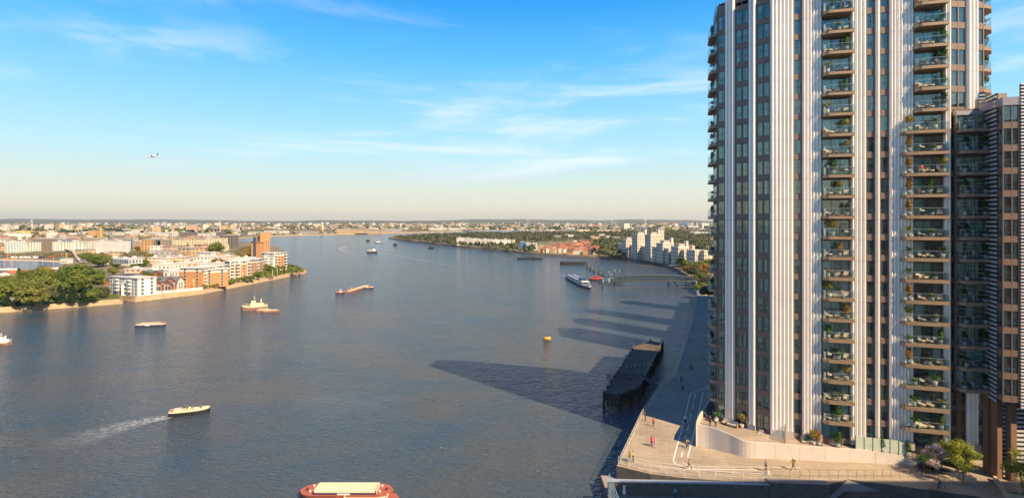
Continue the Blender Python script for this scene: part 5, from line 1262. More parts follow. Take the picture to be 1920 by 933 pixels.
# tugs with the long sand barge
p0, p1 = G(653, 549, 0), G(690, 537, 0); an = math.degrees(math.atan2(p1.y - p0.y, p1.x - p0.x)); cc = (p0 + p1) / 2; L = (p1 - p0).length
t = boat('sand_barge', 'long low orange brown sand barge pushed between two tugs', 'barge', 671, 542.7, an, L * .95, 3.2, .8, [RUST, ORG, SAND], bow=.08, stern=.05, sheer=0, inset_deck=-.02)
bxp(t, 'sand_load', SAND, (-L * .42, L * .42, -1.1, 1.1, .8, 1.15))
def tug(u, v, rz, L, label, hull, top, house, group='tugs on the river'):
    B = L * .34; t = boat('tug', label, 'tug', u, v, rz, L, B, B * .36, [hull, top, top], group, bow=.42, sheer=.6); z = B * .36
    bxp(t, 'wheelhouse', house, (-L * .08, L * .18, -B * .3, B * .3, z - .1, z + B * .55)); bxp(t, 'windows', DGL, (-L * .07, L * .17, -B * .31, -B * .302, z + B * .28, z + B * .46), (L * .182, L * .188, -B * .28, B * .28, z + B * .28, z + B * .46))
    m = MB(); m.tube((0, 0, z + B * .5), (0, 0, z + B * 1.25), .08, .04); m.obj('mast', WHT, t); bxp(t, 'funnel', top, (-L * .22, -L * .13, -B * .12, B * .12, z - .1, z + B * .5)); return t
tug(638, 549.5, 12, 5.2, 'black and white tug at the near left end of the sand barge', BLK, ORG, WHT)
tug(659, 546, 24, 4.8, 'bright orange tug alongside the middle of the sand barge', ORG, ORG, ORG)
tug(692, 540, 14, 5.2, 'dark hulled tug with orange house at the far right end of the sand barge', BLK, WHT, ORG)
deckship(2, 646, 182, 5.4, 2.2, 'small cream workboat cut by the left edge of the view', RUST, CRM, WHT, 'workboat', 'boat')
# far passenger boat, small craft
t = boat('passenger_boat', 'distant white passenger boat with dark hull leaving a long wake', 'boat', 698, 473.5, -8, 13, 4.5, 1.6, [BLK, BLK, WHT], bow=.3)
bxp(t, 'saloon', WHT, (-5.5, 3.4, -1.9, 1.9, 1.5, 3.6)); bxp(t, 'windows', DGL, (-5, 3, -1.93, -1.91, 2.2, 3.0)); bxp(t, 'wheelhouse', WHT, (1.0, 3.2, -1.2, 1.2, 3.6, 5.0))
for i, (u, v, L, lb, dk) in enumerate([(690, 452, 9, 'tiny dark craft left of the far white boat', 1), (710, 455.5, 15, 'small white craft far up the river beside a dark barge', 0), (741.5, 460, 8, 'tiny dark launch off the wooded point', 1), (808, 466, 9, 'tiny dark red launch off the white flats', 1)]):
    t = boat('launch', lb, 'boat', u, v, -5, L, 3.2, 1.3, [BLK, BLK if dk else WHT, BLK if dk else WHT], 'far small craft'); bxp(t, 'cabin', BLK if dk else WHT, (-L * .25, L * .2, -1.1, 1.1, 1.2, 3.0))
# river bus
pa, pb = G(1064, 520, 0), G(1104, 541, 0); an = math.degrees(math.atan2(pb.y - pa.y, pb.x - pa.x)); L = (pb - pa).length
t = boat('river_bus', 'long white and navy river bus catamaran heading towards the pier', 'boat', 1084, 531, an, L, 5.4, 1.7, [NAV, WHT, NAV], bow=.25, sheer=.15)
bxp(t, 'saloon', WHT, (-L * .36, L * .34, -2.2, 2.2, 1.6, 3.5)); bxp(t, 'saloon_windows', DGL, (-L * .34, L * .32, -2.23, -2.21, 2.1, 3.0), (L * .341, L * .343, -2, 2, 2.1, 3.2)); bxp(t, 'wheelhouse', NAV, (L * .14, L * .26, -1.5, 1.5, 3.5, 4.9)); bxp(t, 'roof_strip', NAV, (-L * .34, L * .12, -1.5, 1.2, 3.5, 3.65)); bxp(t, 'aft_deck', NAV, (-L * .46, -L * .38, -2, 2, 1.6, 1.9))
# ------------------------------------------------------------------ pier: pontoon, truss bridge, piles
PIER = mat('grey green pier steel', (.045, .06, .068), .6, var=.1); PDK = mat('pier pile', (.05, .055, .06), .7)
P0, P1 = G(1148, 528, 2.4), G(1300, 526, 2.4); Yb = 330
t = thing('pier_bridge', 'long grey green truss footbridge from the shore to the pontoon', 'bridge', (P0.x, Yb, 2)); op = Vector((P0.x, Yb, 2))
x0, x1 = (1150 - 960) * Yb / F, (1306 - 960) * Yb / F; Lb_ = x1 - x0
zb_, topz = lambda x: 2.6 + 1.1 * x / Lb_, lambda x: 4.6 + 1.9 * math.sin(PI * min(1, x / Lb_ * 1.02)) ** .6 + .2
m = MB(); m.prism([(0, 0), (Lb_, 0), (Lb_, 3), (0, 3)], .7, 1.1)
m.obj('walkway', PIER, t); n = 26
for y in (0, 3):
    m = MB()
    for i in range(n):
        a, b = Lb_ * i / n, Lb_ * (i + 1) / n
        m.tube((a, y, topz(a) - 2), (b, y, topz(b) - 2), .22, n=4); m.tube((a, y, .9), (b, y, .9), .34, n=4)
        m.tube((a, y, .9), ((a + b) / 2, y, topz((a + b) / 2) - 2), .17, n=4); m.tube(((a + b) / 2, y, topz((a + b) / 2) - 2), (b, y, .9), .17, n=4)
    m.obj('truss', PIER, t)
for xs_ in ((1263, 1), (1292, 0)):
    x = (xs_[0] - 960) * Yb / F - x0; m = MB()
    for dx in ((-3.4, 3.4) if xs_[1] else (-1.2, 1.2)):
        for y in (0, 3): m.tube((x + dx, y, -3), (x + dx * .35, y, .8), .28, n=6)
    m.obj('trestle', PDK, t)
t = thing('landing_pontoon', 'low grey landing pontoon with shelters at the river end of the footbridge', 'pontoon', G(1142, 531, 0))
bxp(t, 'deck', PIER, (-6, 8, -3, 3, -.3, 1.1)); bxp(t, 'shelter', mat('shelter glass', (.2, .3, .33), .3), (-1, 4, -1.2, 1.2, 1.1, 3.4)); bxp(t, 'sign_panel', WHT, (-5, -4, -2.4, -2.3, 1.1, 2.6))
m = MB()
for i in range(8): m.tube((-6 + i * 2, -3, 1.1), (-6 + i * 2, -3, 2.2), .05, n=4)
m.tube((-6, -3, 2.2), (8, -3, 2.2), .05, n=4); m.obj('railing', PIER, t)
GPL = 'tall mooring piles in the river'
for i, (u, v, vt) in enumerate([(1101.5, 503, 486), (1108, 507, 491), (1115, 510.5, 494), (1123.3, 514, 497), (1131.8, 518, 500), (1129.5, 540, 521), (1141.5, 524, 510), (1146, 528, 514), (1152.5, 532, 507), (1161.5, 531.5, 507)]):
    p = G(u, v, 0); hh = zat(vt, p.y); w = ['farthest from the bridge', 'second in the line from the far end', 'third in the line from the far end', 'fourth in the line from the far end', 'nearest the red tug', 'alone in front of the pontoon', 'at the left of the pontoon', 'beside the pontoon shelter', 'left of the pair at the bridge end', 'right of the pair at the bridge end'][i]
    t = thing('mooring_pile', 'tall dark mooring pile ' + w, 'mooring pile', p, 0, GPL); m = MB(); m.tube((0, 0, -2), (0, 0, hh), .42, .40, 8); m.obj('pile', PDK, t)
    if i < 5: m = MB(); m.tube((0, 0, -.3), (0, 0, .9), 1.5, 1.5, 8); m.tube((1.5, 0, -.3), (1.5, 0, .9), 1.2, 1.2, 8); m.obj('collar', PDK, t)
    else: m = MB(); m.tube((0, 0, hh), (0, 0, hh + .3), .5, .1, 8); m.obj('cap', WHT, t)
a, b = G(1152.5, 532, 0), G(1161.5, 531.5, 0); m = MB(); m.tube((a.x, a.y, 8.3), (b.x, b.y, 8.3), .15, n=5); tag(m.obj('cross_beam', PDK), 'thin dark beam joining the heads of the pair of piles', 'beam')
tug(1118, 525, 5, 9.5, 'red tug with black hull moored beside the piles', BLK, mat('tug red', (.55, .06, .04), .5), mat('tug red', (.55, .06, .04), .5))
for (u, v, L, lb, gap) in [(994, 486, 27, 'low dark flat barge moored off the red roofed houses', 0), (1075, 495.5, 25, 'dark decked barge standing on short legs near the piles', 1)]:
    t = boat('flat_barge', lb, 'barge', u, v, -8, L, 7, 1.9, [PDK, PDK, PDK], 'dark moored barges', bow=.06, stern=.05, sheer=0)
    if gap:
        bxp(t, 'raised_deck', PDK, (-L * .48, L * .46, -3, 3, 1.9, 2.9)); m = MB()
        for x in (-L * .47, L * .46):
            for i in range(3): m.tube((x + i, -3, 1.9), (x + i, -3, 4.2), .12, n=4)
        m.obj('posts', PDK, t)
    else: bxp(t, 'low_house', PDK, (L * .1, L * .2, -2, 2, 1.8, 3.2))
for i in range(8):
    u = 1118 + i * 10.2; p = G(u, 492.3 + .05 * i, 0); m = MB()
    for dx in (-.7, .7): m.tube((dx, 0, -1), (dx * .4, 0, 2.1), .22, n=5)
    m.box(-.8, .8, -.5, .5, 1.9, 2.4); tag(m.obj('timber_dolphin', PDK, None, p), ORD[i + 1] + ' small timber dolphin from the left in the row before the white towers', 'mooring post', 'row of timber dolphins')
t = thing('mooring_buoy', 'yellow orange cylindrical mooring buoy alone in the river', 'buoy', G(1026, 637, 0)); m = MB(); m.tube((-1.15, 0, .45), (1.15, 0, .45), .62, .62, 14); m.obj('float', mat('buoy yellow', (.62, .34, .04), .6, var=.15), t)
m = MB(); m.tube((0, 0, .9), (0, 0, 1.5), .12, n=6); m.tube((-1.2, 0, .45), (-1.5, 0, .45), .1, n=5); m.obj('mooring_eye', BLK, t)
# ------------------------------------------------------------------ airliner
pl_ = Vector(((286 - 960) * 1500 / F, 1500, zat(293, 1500))); t = thing('airliner', 'small white airliner with dark tail low in the sky', 'aeroplane', pl_, R(187)); t.rotation_euler = (R(3), R(9), R(187) - R(0))
m = MB(); m.tube((-14, 0, .3), (-6, 0, 0), .4, 1.9, 12); m.tube((-6, 0, 0), (12, 0, 0), 1.9, 1.9, 12); m.tube((12, 0, 0), (16, 0, -.3), 1.9, .5, 12); m.obj('fuselage', WHT, t)
m = MB()
for s in (-1, 1): m.face([(3, s * 1.5, -.6), (-2.5, s * 1.5, -.6), (-5.5, s * 16, .8), (-4, s * 16, .8)]); m.face([(3, s * 1.5, -1.0), (-2.5, s * 1.5, -1.0), (-5.5, s * 16, .65), (-4, s * 16, .65)])
m.obj('wing', WHT, t); m = MB()
for s in (-1, 1): m.face([(-11, s * .5, .6), (-14, s * .5, .6), (-15.5, s * 6, 1), (-14.3, s * 6, 1)])
m.obj('tailplane', mat('grey wing', (.3, .32, .35), .5), t)
m = MB(); m.prism([(-11, -.15), (-14.5, -.15), (-14.5, .15), (-11, .15)], .5, 1.5); m.face([(-11.2, .1, .8), (-14.6, .1, .8), (-16.5, .1, 7), (-14.6, .1, 7)]); m.face([(-11.2, -.1, .8), (-14.6, -.1, .8), (-16.5, -.1, 7), (-14.6, -.1, 7)]); m.obj('fin', NAV, t)
for s in (-1, 1): m = MB(); m.tube((1.5, s * 5.5, -1.6), (-2.5, s * 5.5, -1.6), 1.0, .8, 10); m.obj('engine', NAV, t)
# ------------------------------------------------------------------ left bank
TG = leafmat('broad leaf', (.085, .14, .026), (.22, .25, .05), .12, .25); TGD = leafmat('dark evergreen', (.012, .035, .018), (.03, .06, .025), .15, .15); TGY = leafmat('light willow', (.16, .19, .04), (.29, .29, .08), .15, .3); TGB = leafmat('grey green leaf', (.08, .09, .05), (.15, .15, .09), .15, .25); TGA = leafmat('autumn leaf', (.24, .13, .03), (.35, .22, .05), .15, .3)
TREEP = {}
def tree_proto(kind, lm, conifer, seed):
    rr = random.Random(seed); t = thing('tree', 'x', 'tree'); tr = MB(); c = MB()         # unit tree: height 10, crown radius 4
    tr.tube((0, 0, -.3), (0, 0, 4.5), .32, .2, 7)
    for i in range(7): a = i * .9; tr.tube((0, 0, 2.2 + i * .35), (2.3 * math.cos(a), 2.3 * math.sin(a), 4.8 + i * .5), .13, .04, 5)
    if conifer:
        for j in range(26):
            z = 1.0 + 8.6 * (j / 26); r = 2.9 * (1 - j / 26) ** .75 + .25
            for k in range(5): a = rr.uniform(0, 6.28); c.leafball((r * .55 * math.cos(a), r * .55 * math.sin(a), z), r * .5, r * .5, .75, 42, .30, rr, inner=.2, flat=.7)
    else:
        for j in range(46):
            d = Vector((rr.gauss(0, 1), rr.gauss(0, 1), rr.gauss(0, .8))).normalized() * rr.uniform(.35, 1) ** .5
            q = rr.uniform(1.0, 1.9); zz = 5.3 + d.z * 3.9
            k = 3.0 * (1 - max(0, (3.6 - zz)) * .10)
            c.leafball((d.x * k, d.y * k, zz), q, q, q * .9, 120, .27, rr, inner=.55, flat=.7, zmin=-.6)
    tr.obj('trunk', BARK, t); c.obj('crown', lm, t); return Proto(t)
TGW = leafmat('mixed wood leaf', (.045, .065, .02), (.14, .14, .045), .03, .2)
TK = dict(green=(TG, 0, 1), yellow=(TGY, 0, 2), grey=(TGB, 0, 3), dark=(TGD, 1, 4), autumn=(TGA, 0, 5), green2=(TG, 0, 7))
TN = dict(green='broad green tree', green2='spreading green tree', yellow='yellow green tree', grey='grey green tree', dark='dark conical evergreen', autumn='orange brown autumn tree')
TD = {}
def tree(kind, loc, h, r, label, group):
    if kind not in TD: lm, cf, sd = TK[kind]; TD[kind] = tree_proto(kind, lm, cf, sd)
    h = max(h, r * 1.6)
    return TD[kind].put(loc, (loc[0] * 1.7 + loc[1]) % 6.28, label, group, (r / 4.0, r / 4.0, h / 10.0))
PK = [  # zoom x, top, base, width, kind, where
 (30, 545, 800, 190, 'green', 'at the left edge of the riverside park'), (60, 735, 812, 105, 'dark', 'low by the embankment at far left'), (150, 745, 812, 90, 'dark', 'low by the embankment beside the hut'), (168, 478, 565, 75, 'dark', 'standing alone behind the park near the dock'),
 (120, 560, 700, 190, 'yellow', 'behind the small hut in the park'), (240, 482, 690, 170, 'green2', 'at the back of the park, left of the red roof'), (370, 455, 690, 160, 'autumn', 'behind the park between two taller trees'), (365, 470, 700, 190, 'green', 'in the middle of the park, left of the red roof'),
 (215, 590, 740, 190, 'yellow', 'in the middle of the park behind the willow'), (400, 560, 740, 200, 'yellow', 'in the park centre above the willow'), (285, 625, 805, 250, 'yellow', 'like a willow at the front of the park'), (335, 715, 808, 150, 'yellow', 'low and bright at the very front of the park'), (425, 645, 795, 130, 'grey', 'at the front of the park between willow and evergreens'),
 (525, 625, 782, 130, 'dark', 'leftmost of three at the park front'), (638, 632, 780, 120, 'dark', 'middle one of three at the park front'), (735, 655, 775, 105, 'dark', 'rightmost of three at the park front'), (820, 640, 768, 110, 'green', 'right of the three evergreens'), (800, 690, 765, 80, 'grey', 'small one right of the evergreens'),
 (575, 448, 690, 170, 'green', 'tallest on the left of the big clump behind the evergreens'), (690, 430, 670, 190, 'green2', 'at the back of the big clump'), (700, 520, 690, 220, 'green', 'in the heart of the big clump'), (800, 490, 680, 220, 'green2', 'on the right side of the big clump near the white flats'), (640, 560, 700, 150, 'green', 'in front of the big clump'),
 (880, 640, 740, 120, 'grey', 'beside the white flats'), (930, 650, 720, 60, 'yellow', 'small one at the foot of the white flats'), (755, 352, 425, 100, 'green', 'dark clump beside the dock bridge'), (860, 395, 470, 130, 'green2', 'left of the white roofed houses'), (905, 400, 460, 110, 'green', 'just left of the white roofed terraces'), (1025, 430, 485, 110, 'green2', 'in front of the white roofed terraces'),
 (1195, 425, 480, 90, 'green', 'between the white roofed terraces'), (1250, 430, 475, 90, 'green2', 'right of the first terraces'), (990, 490, 540, 80, 'yellow', 'behind the white flats'), (1285, 510, 560, 60, 'green', 'behind the gabled houses'), (1405, 515, 570, 50, 'autumn', 'yellow orange one by the white block'), (1325, 535, 565, 40, 'autumn', 'tiny one behind the gabled houses'), (1200, 298, 335, 55, 'autumn', 'by the far dock beside the white gable')]
for x, tp, bs, w, kd, wh in PK:
    u, vt, vb = x / 4.667, 400 + tp / 4.667, 400 + bs / 4.667; p = G(u, vb, ZB); h = zat(vt, p.y) - ZB; r = w / 4.667 / 2 * p.y / F * 1.12
    tree(kd, p, max(h, 3), r, TN[kd] + ' ' + wh, 'trees in the riverside park')
PK2 = [(225, 600, 640, 50), (320, 610, 650, 50), (415, 615, 645, 40), (440, 590, 625, 40), (520, 595, 628, 50), (575, 580, 615, 40), (640, 580, 610, 45), (680, 575, 600, 45), (720, 560, 598, 55), (760, 545, 595, 60), (800, 545, 588, 55), (850, 500, 575, 70), (885, 470, 520, 70), (930, 460, 515, 80), (965, 460, 505, 60), (995, 470, 505, 45), (1030, 468, 500, 50), (1078, 468, 500, 50)]
for i, (x, tp, bs, w) in enumerate(PK2):
    u, vt, vb = 300 + x / 4.667, 400 + tp / 4.667, 400 + bs / 4.667; p = G(u, vb, ZB); h = zat(vt, p.y) - ZB; r = w / 4.667 / 2 * p.y / F * 1.1
    tree('green' if i % 3 else 'green2', p, max(h, 2.5), r, 'small green tree along the left bank path, ' + ORD[i + 1] + ' one listed from the left flats', 'young trees along the riverside path')
tree('green', G(300 + 492 / 4.667, 400 + 362 / 4.667, ZB), 15, 9, 'big round green tree alone before the cream apartment block', 'trees in the riverside park')
# windows as separate parts, one shared mesh
WF = mat('flat window', (.06, .08, .09), .15); WFR = mat('white window frame', (.6, .6, .58), .6)
_w = MB(); _w.box(-.62, .62, -.05, .02, 0, 1.35, 1); _w.box(-.54, .54, -.07, -.04, .08, 1.27, 0); WINM = _w.mesh('window', [WF, WFR])
_b = MB(); _b.box(-1.1, 1.1, -1.2, 0, 0, .16, 0); _b.box(-1.1, 1.1, -1.2, -1.12, .16, 1.1, 1); _b.box(-1.1, -1.04, -1.2, 0, .16, 1.1, 1); _b.box(1.04, 1.1, -1.2, 0, .16, 1.1, 1); _b.box(-.9, .9, -.04, 0, .2, 2.1, 2)
BALM = _b.mesh('balcony', [WFR, mat('pale balcony panel', (.56, .58, .58), .5), WF])
def flat_block(name, label, pa, pb, depth, h, wall, roofm, cat='building', storeys=5, win=None, balc=(), white=(), top_white=False, z=ZB, group=None, base=None, windows=True, parapet=.6, sidewin=2):
    "apartment block: front wall from pa to pb (left to right as seen), rooms behind"
    pa, pb = Vector((pa[0], pa[1])), Vector((pb[0], pb[1])); L = (pb - pa).length; ang = math.atan2(pb.y - pa.y, pb.x - pa.x)
    t = thing(name, label, cat, (pa.x, pa.y, z), ang, group); sh = h / storeys
    m = MB(); m.box(0, L, 0, depth, 0, h - (sh if top_white else 0), 0); m.obj('wall', wall, t)
    if top_white: m = MB(); m.box(.3, L - .3, .3, depth - .3, h - sh, h); m.obj('top_storey', WFC, t)
    m = MB(); m.box(-.35, L + .35, -.35, depth + .35, h, h + .35); m.obj('roof', roofm, t)
    if base: m = MB(); m.box(-.06, L + .06, -.08, .1, 0, sh * .95); m.obj('base', base, t)
    for (x0, x1) in white: m = MB(); m.box(x0 * L, x1 * L, -.18, .3, 0, h - .1); m.obj('white_panel', WFC, t)
    n = max(2, int(L / 2.6))
    if windows:
        for s in range(storeys):
            for i in range(n):
                x = (i + .5) * L / n; b = any(abs(x / L - q) < .5 / n for q in balc)
                y = -.2 if any(x0 * L < x < x1 * L for x0, x1 in white) else 0
                if top_white and s == storeys - 1: y = .3
                if b and s: link('balcony', BALM, t, (x, y, s * sh + .15))
                else: link('window', WINM, t, (x, y, s * sh + sh * .32))
        for s in range(storeys):
            for i in range(sidewin):
                yy = (i + .5) * depth / sidewin
                link('window', WINM, t, (L, yy, s * sh + sh * .32), PI / 2); link('window', WINM, t, (0, yy, s * sh + sh * .32), -PI / 2)
    return t
WFC = mat('white render', (.64, .61, .56), .8, var=.05); ORB = mat('orange brick', (.48, .235, .10), .85, var=.12, vscale=.5); WROOF = mat('white roof', (.56, .54, .50), .7, var=.08, vscale=.2); GROOF = mat('grey flat roof', (.30, .29, .27), .85, var=.15, vscale=.2)
def z2(x, y): return 300 + x / 4.667, 400 + y / 4.667
def z1(x, y): return x / 4.667, 400 + y / 4.667
def blk(conv, x0, y0, x1, y1, ytop, name, label, wall, roofm, dep=14, **k):
    ua, va = conv(x0, y0); ub, vb = conv(x1, y1); a, b = G(ua, va, ZB), G(ub, vb, ZB); h = zat(conv(x0, ytop)[1], a.y) - ZB
    return flat_block(name, label, a, b, dep, h, wall, roofm, **k)
GO = 'orange brick and white riverside flats'
blk(z2, 212, 628, 375, 655, 480, 'apartment_block', 'orange brick and white flats, first from the gabled houses, facing left', ORB, WROOF, storeys=6, balc=(.15, .62), white=((.0, .1), (.36, .48)), top_white=True, group=GO, base=WFC)
blk(z2, 378, 655, 490, 632, 480, 'apartment_block', 'orange brick and white flats with blue glazed bay, second from the gabled houses', ORB, WROOF, storeys=6, balc=(.1,), white=((.9, 1.0),), top_white=True, group=GO, base=WFC)
blk(z2, 492, 618, 520, 614, 462, 'apartment_block', 'narrow white stair block between two orange brick blocks', WFC, WROOF, storeys=6, balc=(.5,), group=GO)
blk(z2, 524, 622, 612, 604, 462, 'apartment_block', 'orange brick flats right of the narrow white stair block', ORB, WROOF, storeys=5, balc=(.12,), white=((.3, .38),), top_white=True, group=GO, base=WFC)
blk(z2, 610, 590, 760, 580, 425, 'apartment_block', 'tallest orange and white flats at the middle of the riverside row', ORB, WROOF, storeys=6, balc=(.1, .55), white=((.0, .06), (.48, .62)), top_white=True, group=GO, base=WFC)
blk(z2, 762, 578, 840, 562, 412, 'apartment_block', 'orange flats with white corner strip right of the tallest block', ORB, WROOF, storeys=6, balc=(.15,), white=((0, .28),), top_white=True, group=GO, base=WFC)
blk(z2, 842, 545, 908, 520, 408, 'apartment_block', 'narrow orange flats partly behind green trees', ORB, WROOF, storeys=5, balc=(.2,), top_white=True, group=GO)
blk(z2, 908, 505, 1000, 502, 375, 'apartment_block', 'white flats with orange panel near the grassy point', WFC, WROOF, storeys=6, balc=(.12, .9), white=((0, .3),), group=GO, top_white=True)
blk(z2, 1000, 502, 1108, 490, 350, 'apartment_block', 'orange flats at the tip of the row, white roof overhanging', ORB, WROOF, storeys=6, balc=(.2, .95), white=((0, .1),), top_white=True, group=GO, base=WFC)
for nm_, px, lb in (('blue_bay', (420, 640, 545), 'x'),): pass
BLG = mat('blue glazing', (.10, .20, .30), .15)
t = blk(z2, 798, 392, 848, 392, 258, 'brick_tower', 'orange brick riverside tower, lower left half with dark balcony slot', ORB, mat('slate roof', (.12, .12, .13), .7), storeys=9, dep=16, windows=False, group='orange brick tower pair')
m = MB(); m.box(2.0, 5.0, -.12, .1, 1, 22); m.obj('balcony_slot', mat('dark balcony slot', (.06, .07, .10), .5), t)
t = blk(z2, 848, 385, 962, 380, 252, 'brick_tower', 'orange brick riverside tower, taller right half with slanting roof', ORB, ORB, storeys=9, dep=18, group='orange brick tower pair')
m = MB(); pA_, pB_ = Vector((0, 0)), Vector((1, 0)); Lx = (G(*z2(962, 380), ZB) - G(*z2(848, 385), ZB)).length; hz = zat(z2(0, 252)[1], G(*z2(848, 385), ZB).y) - ZB
m.face([(Lx * .25, 0, hz), (Lx, 0, hz), (Lx, 0, hz + 11), (Lx * .25, 0, hz + 7)], 0, None); m.face([(Lx * .25, 9, hz), (Lx, 9, hz), (Lx, 9, hz + 11), (Lx * .25, 9, hz + 7)]); m.face([(Lx * .25, 0, hz), (Lx * .25, 9, hz), (Lx * .25, 9, hz + 7), (Lx * .25, 0, hz + 7)]); m.face([(Lx, 0, hz), (Lx, 9, hz), (Lx, 9, hz + 11), (Lx, 0, hz + 11)]); m.face([(Lx * .25, 0, hz + 7), (Lx, 0, hz + 11), (Lx, 9, hz + 11), (Lx * .25, 9, hz + 7)]); m.obj('slanted_crown', ORB, t)
# white flats by the park
t = blk(z1, 962, 700, 1205, 726, 552, 'white_flats', 'gleaming white six storey flats at the edge of the riverside park', mat('bright white render', (.70, .68, .67), .7), mat('pale grey roof', (.50, .49, .47), .8), storeys=5, balc=(.32, .75), dep=9)
m = MB(); m.box(.5, 15, 1, 8, 15.8, 18.2); m.obj('penthouse', facmat('penthouse front', (.55, .55, .56), (.1, .13, .15), 1.6, 2.6, .7, .7), t)
blk(z1, 1205, 716, 1258, 704, 610, 'white_flats', 'lower white wing joined to the gleaming white flats', mat('bright white render', (.70, .68, .67), .7), WROOF, storeys=3, dep=8)
RB_ = mat('red brick', (.30, .12, .075), .85, var=.1, vscale=.6); SLATE = mat('slate roof', (.12, .12, .13), .7)
def gable(conv, x0, y0, x1, y1, yt, label, wall=None, roofm=None, dep=9, name='gabled_house', group='gabled houses on the left bank', win=True):
    wall = wall or RB_; roofm = roofm or SLATE
    ua, va = conv(x0, y0); ub, vb = conv(x1, y1); a, b = G(ua, va, ZB), G(ub, vb, ZB); L = (b - a).length; h = zat(conv(x0, yt)[1], a.y) - ZB; e = h * .62
    t = thing(name, label, 'house', a, math.atan2(b.y - a.y, b.x - a.x), group); m = MB(); m.box(0, L, 0, dep, 0, e); m.face([(0, 0, e), (L, 0, e), (L / 2, 0, h)]); m.face([(L, dep, e), (0, dep, e), (L / 2, dep, h)]); m.obj('wall', wall, t)
    m = MB(); o = .35
    for s in (0, 1):
        x_e = -o if s == 0 else L + o; ze = e - o * (h - e) / (L / 2)
        q = [(x_e, -o, ze + .12), (L / 2, -o, h + .12), (L / 2, dep + o, h + .12), (x_e, dep + o, ze + .12)]; m.face(q if s else q[::-1]); m.face([(p[0], p[1], p[2] - .25) for p in q])
    m.obj('roof', roofm, t)
    if win:
        m = MB(); m.box(L * .22, L * .78, -.12, .1, .2, e * .95); m.obj('bay_front', WFC, t)
        for i in (-1, 1):
            for z in (.6, e * .52): link('window', WINM, t, (L / 2 + i * L * .15, -.14, z))
    return t
gable(z1, 1262, 692, 1340, 690, 615, 'brick gabled house with white bay, next to the white flats'); gable(z1, 1345, 690, 1422, 684, 600, 'brick gabled house with white bay, second from the white flats')
gable(z1, 1430, 682, 1510, 680, 595, 'brick gabled house behind the quay, third from the white flats'); gable(z2, 30, 678, 145, 672, 565, 'larger brick gabled house left of the white gabled one', dep=11)
gable(z2, 145, 670, 212, 655, 555, 'white gabled house against the first orange flats', WFC)
for i, (x0, x1, yb, yt) in enumerate([(1215, 1290, 625, 560), (1300, 1365, 600, 558), (880, 960, 625, 560), (1220, 1290, 560, 500), (1310, 1400, 550, 500)]): gable(z1, x0, yb, x1, yb, yt, ['brick house with slate roof just behind the front gables', 'slate roofed house behind the second gable', 'low brown house left of the white flats', 'tan house with slate roof behind the front gables', 'tan house with slate roof in the row behind the gables'][i], dep=8, win=False, group='slate roofed houses behind the front row')
gable(z1, 448, 600, 508, 600, 530, 'red tiled roof among the park trees', mat('cream wall', (.55, .5, .42), .8), mat('red tiles', (.45, .13, .06), .8), win=False, group='houses in the park'); gable(z1, 85, 755, 175, 755, 705, 'small grey hut with hipped roof in the park', mat('grey hut wall', (.25, .25, .22), .8), mat('mossy roof', (.24, .24, .18), .9), win=False, group='houses in the park')
gable(z1, -30, 560, 120, 560, 505, 'long low building with orange red roof at the left edge', WFC, mat('red tiles', (.45, .13, .06), .8), win=False, dep=14, group='houses in the park')
# quay wall in front of gables
a, b = G(262, 554.5, 2.2), G(380, 542.5, 2.2); m = MB(); m.box(0, (b - a).length, -.3, .3, -.2, 1.4, M=Matrix.Rotation(math.atan2(b.y - a.y, b.x - a.x), 4, 'Z')); tag(m.obj('quay_wall', WFC, None, a), 'long white quay parapet before the gabled houses', 'wall')
for i, (u, v) in enumerate([(308 + i * 18.5, 556 - i * 3.4) for i in range(9)] + [(511, 524), (520, 521.5)]):
    p = G(u, v - 4, ZB); m = MB(); m.tube((0, 0, 0), (0, 0, 5.2), .12, .07, 6); t = thing('lamp_post', 'pale thin lamp post, ' + ORD[i + 1] + ' from the left along the left bank path', 'lamp post', p, 0, 'lamp posts on the left bank'); m.obj('pole', WHT, t); m = MB(); m.box(-.5, .5, -.15, .15, 5.2, 5.35); m.obj('lamp_head', WHT, t)
# mid distance blocks: (zoom x0, x1, base, top, wall material key, label)
def W_(k):
    D = dict(white=((.72, .70, .65), (.10, .13, .14), 3.2, 3, .45, .5, None), whiteteal=((.66, .70, .66), (.05, .22, .20), 3.5, 3, .5, .55, None), whitegreen=((.68, .70, .62), (.03, .14, .07), 4, 3, .4, .6, None), cream=((.66, .55, .38), (.10, .10, .10), 3.5, 3.2, .4, .5, None),
             orange=((.58, .33, .14), (.09, .07, .06), 4.2, 3.3, .5, .55, None), tan=((.42, .31, .21), (.07, .07, .07), 3.6, 3.2, .5, .5, (.55, .45, .33)), brown=((.20, .15, .12), (.35, .32, .28), 3.8, 3.2, .4, .5, None), dark=((.09, .08, .075), (.42, .38, .32), 3.6, 3.2, .35, .45, None),
             blue=((.04, .17, .42), (.02, .08, .22), 3, 3, .6, .6, None), plain=((.74, .70, .64), (.7, .66, .6), 30, 30, .02, .02, None), yellow=((.62, .52, .10), (.5, .42, .1), 20, 20, .02, .02, None), roofwhite=((.62, .42, .30), (.2, .15, .12), 4, 3, .4, .5, (.72, .7, .66)), greywhite=((.52, .52, .50), (.15, .16, .17), 3, 3, .5, .5, (.66, .65, .62)))
    w, g, px, pz, fx, fz, bd = D[k]; return facmat('front ' + k, w, g, px, pz, fx, fz, bd)
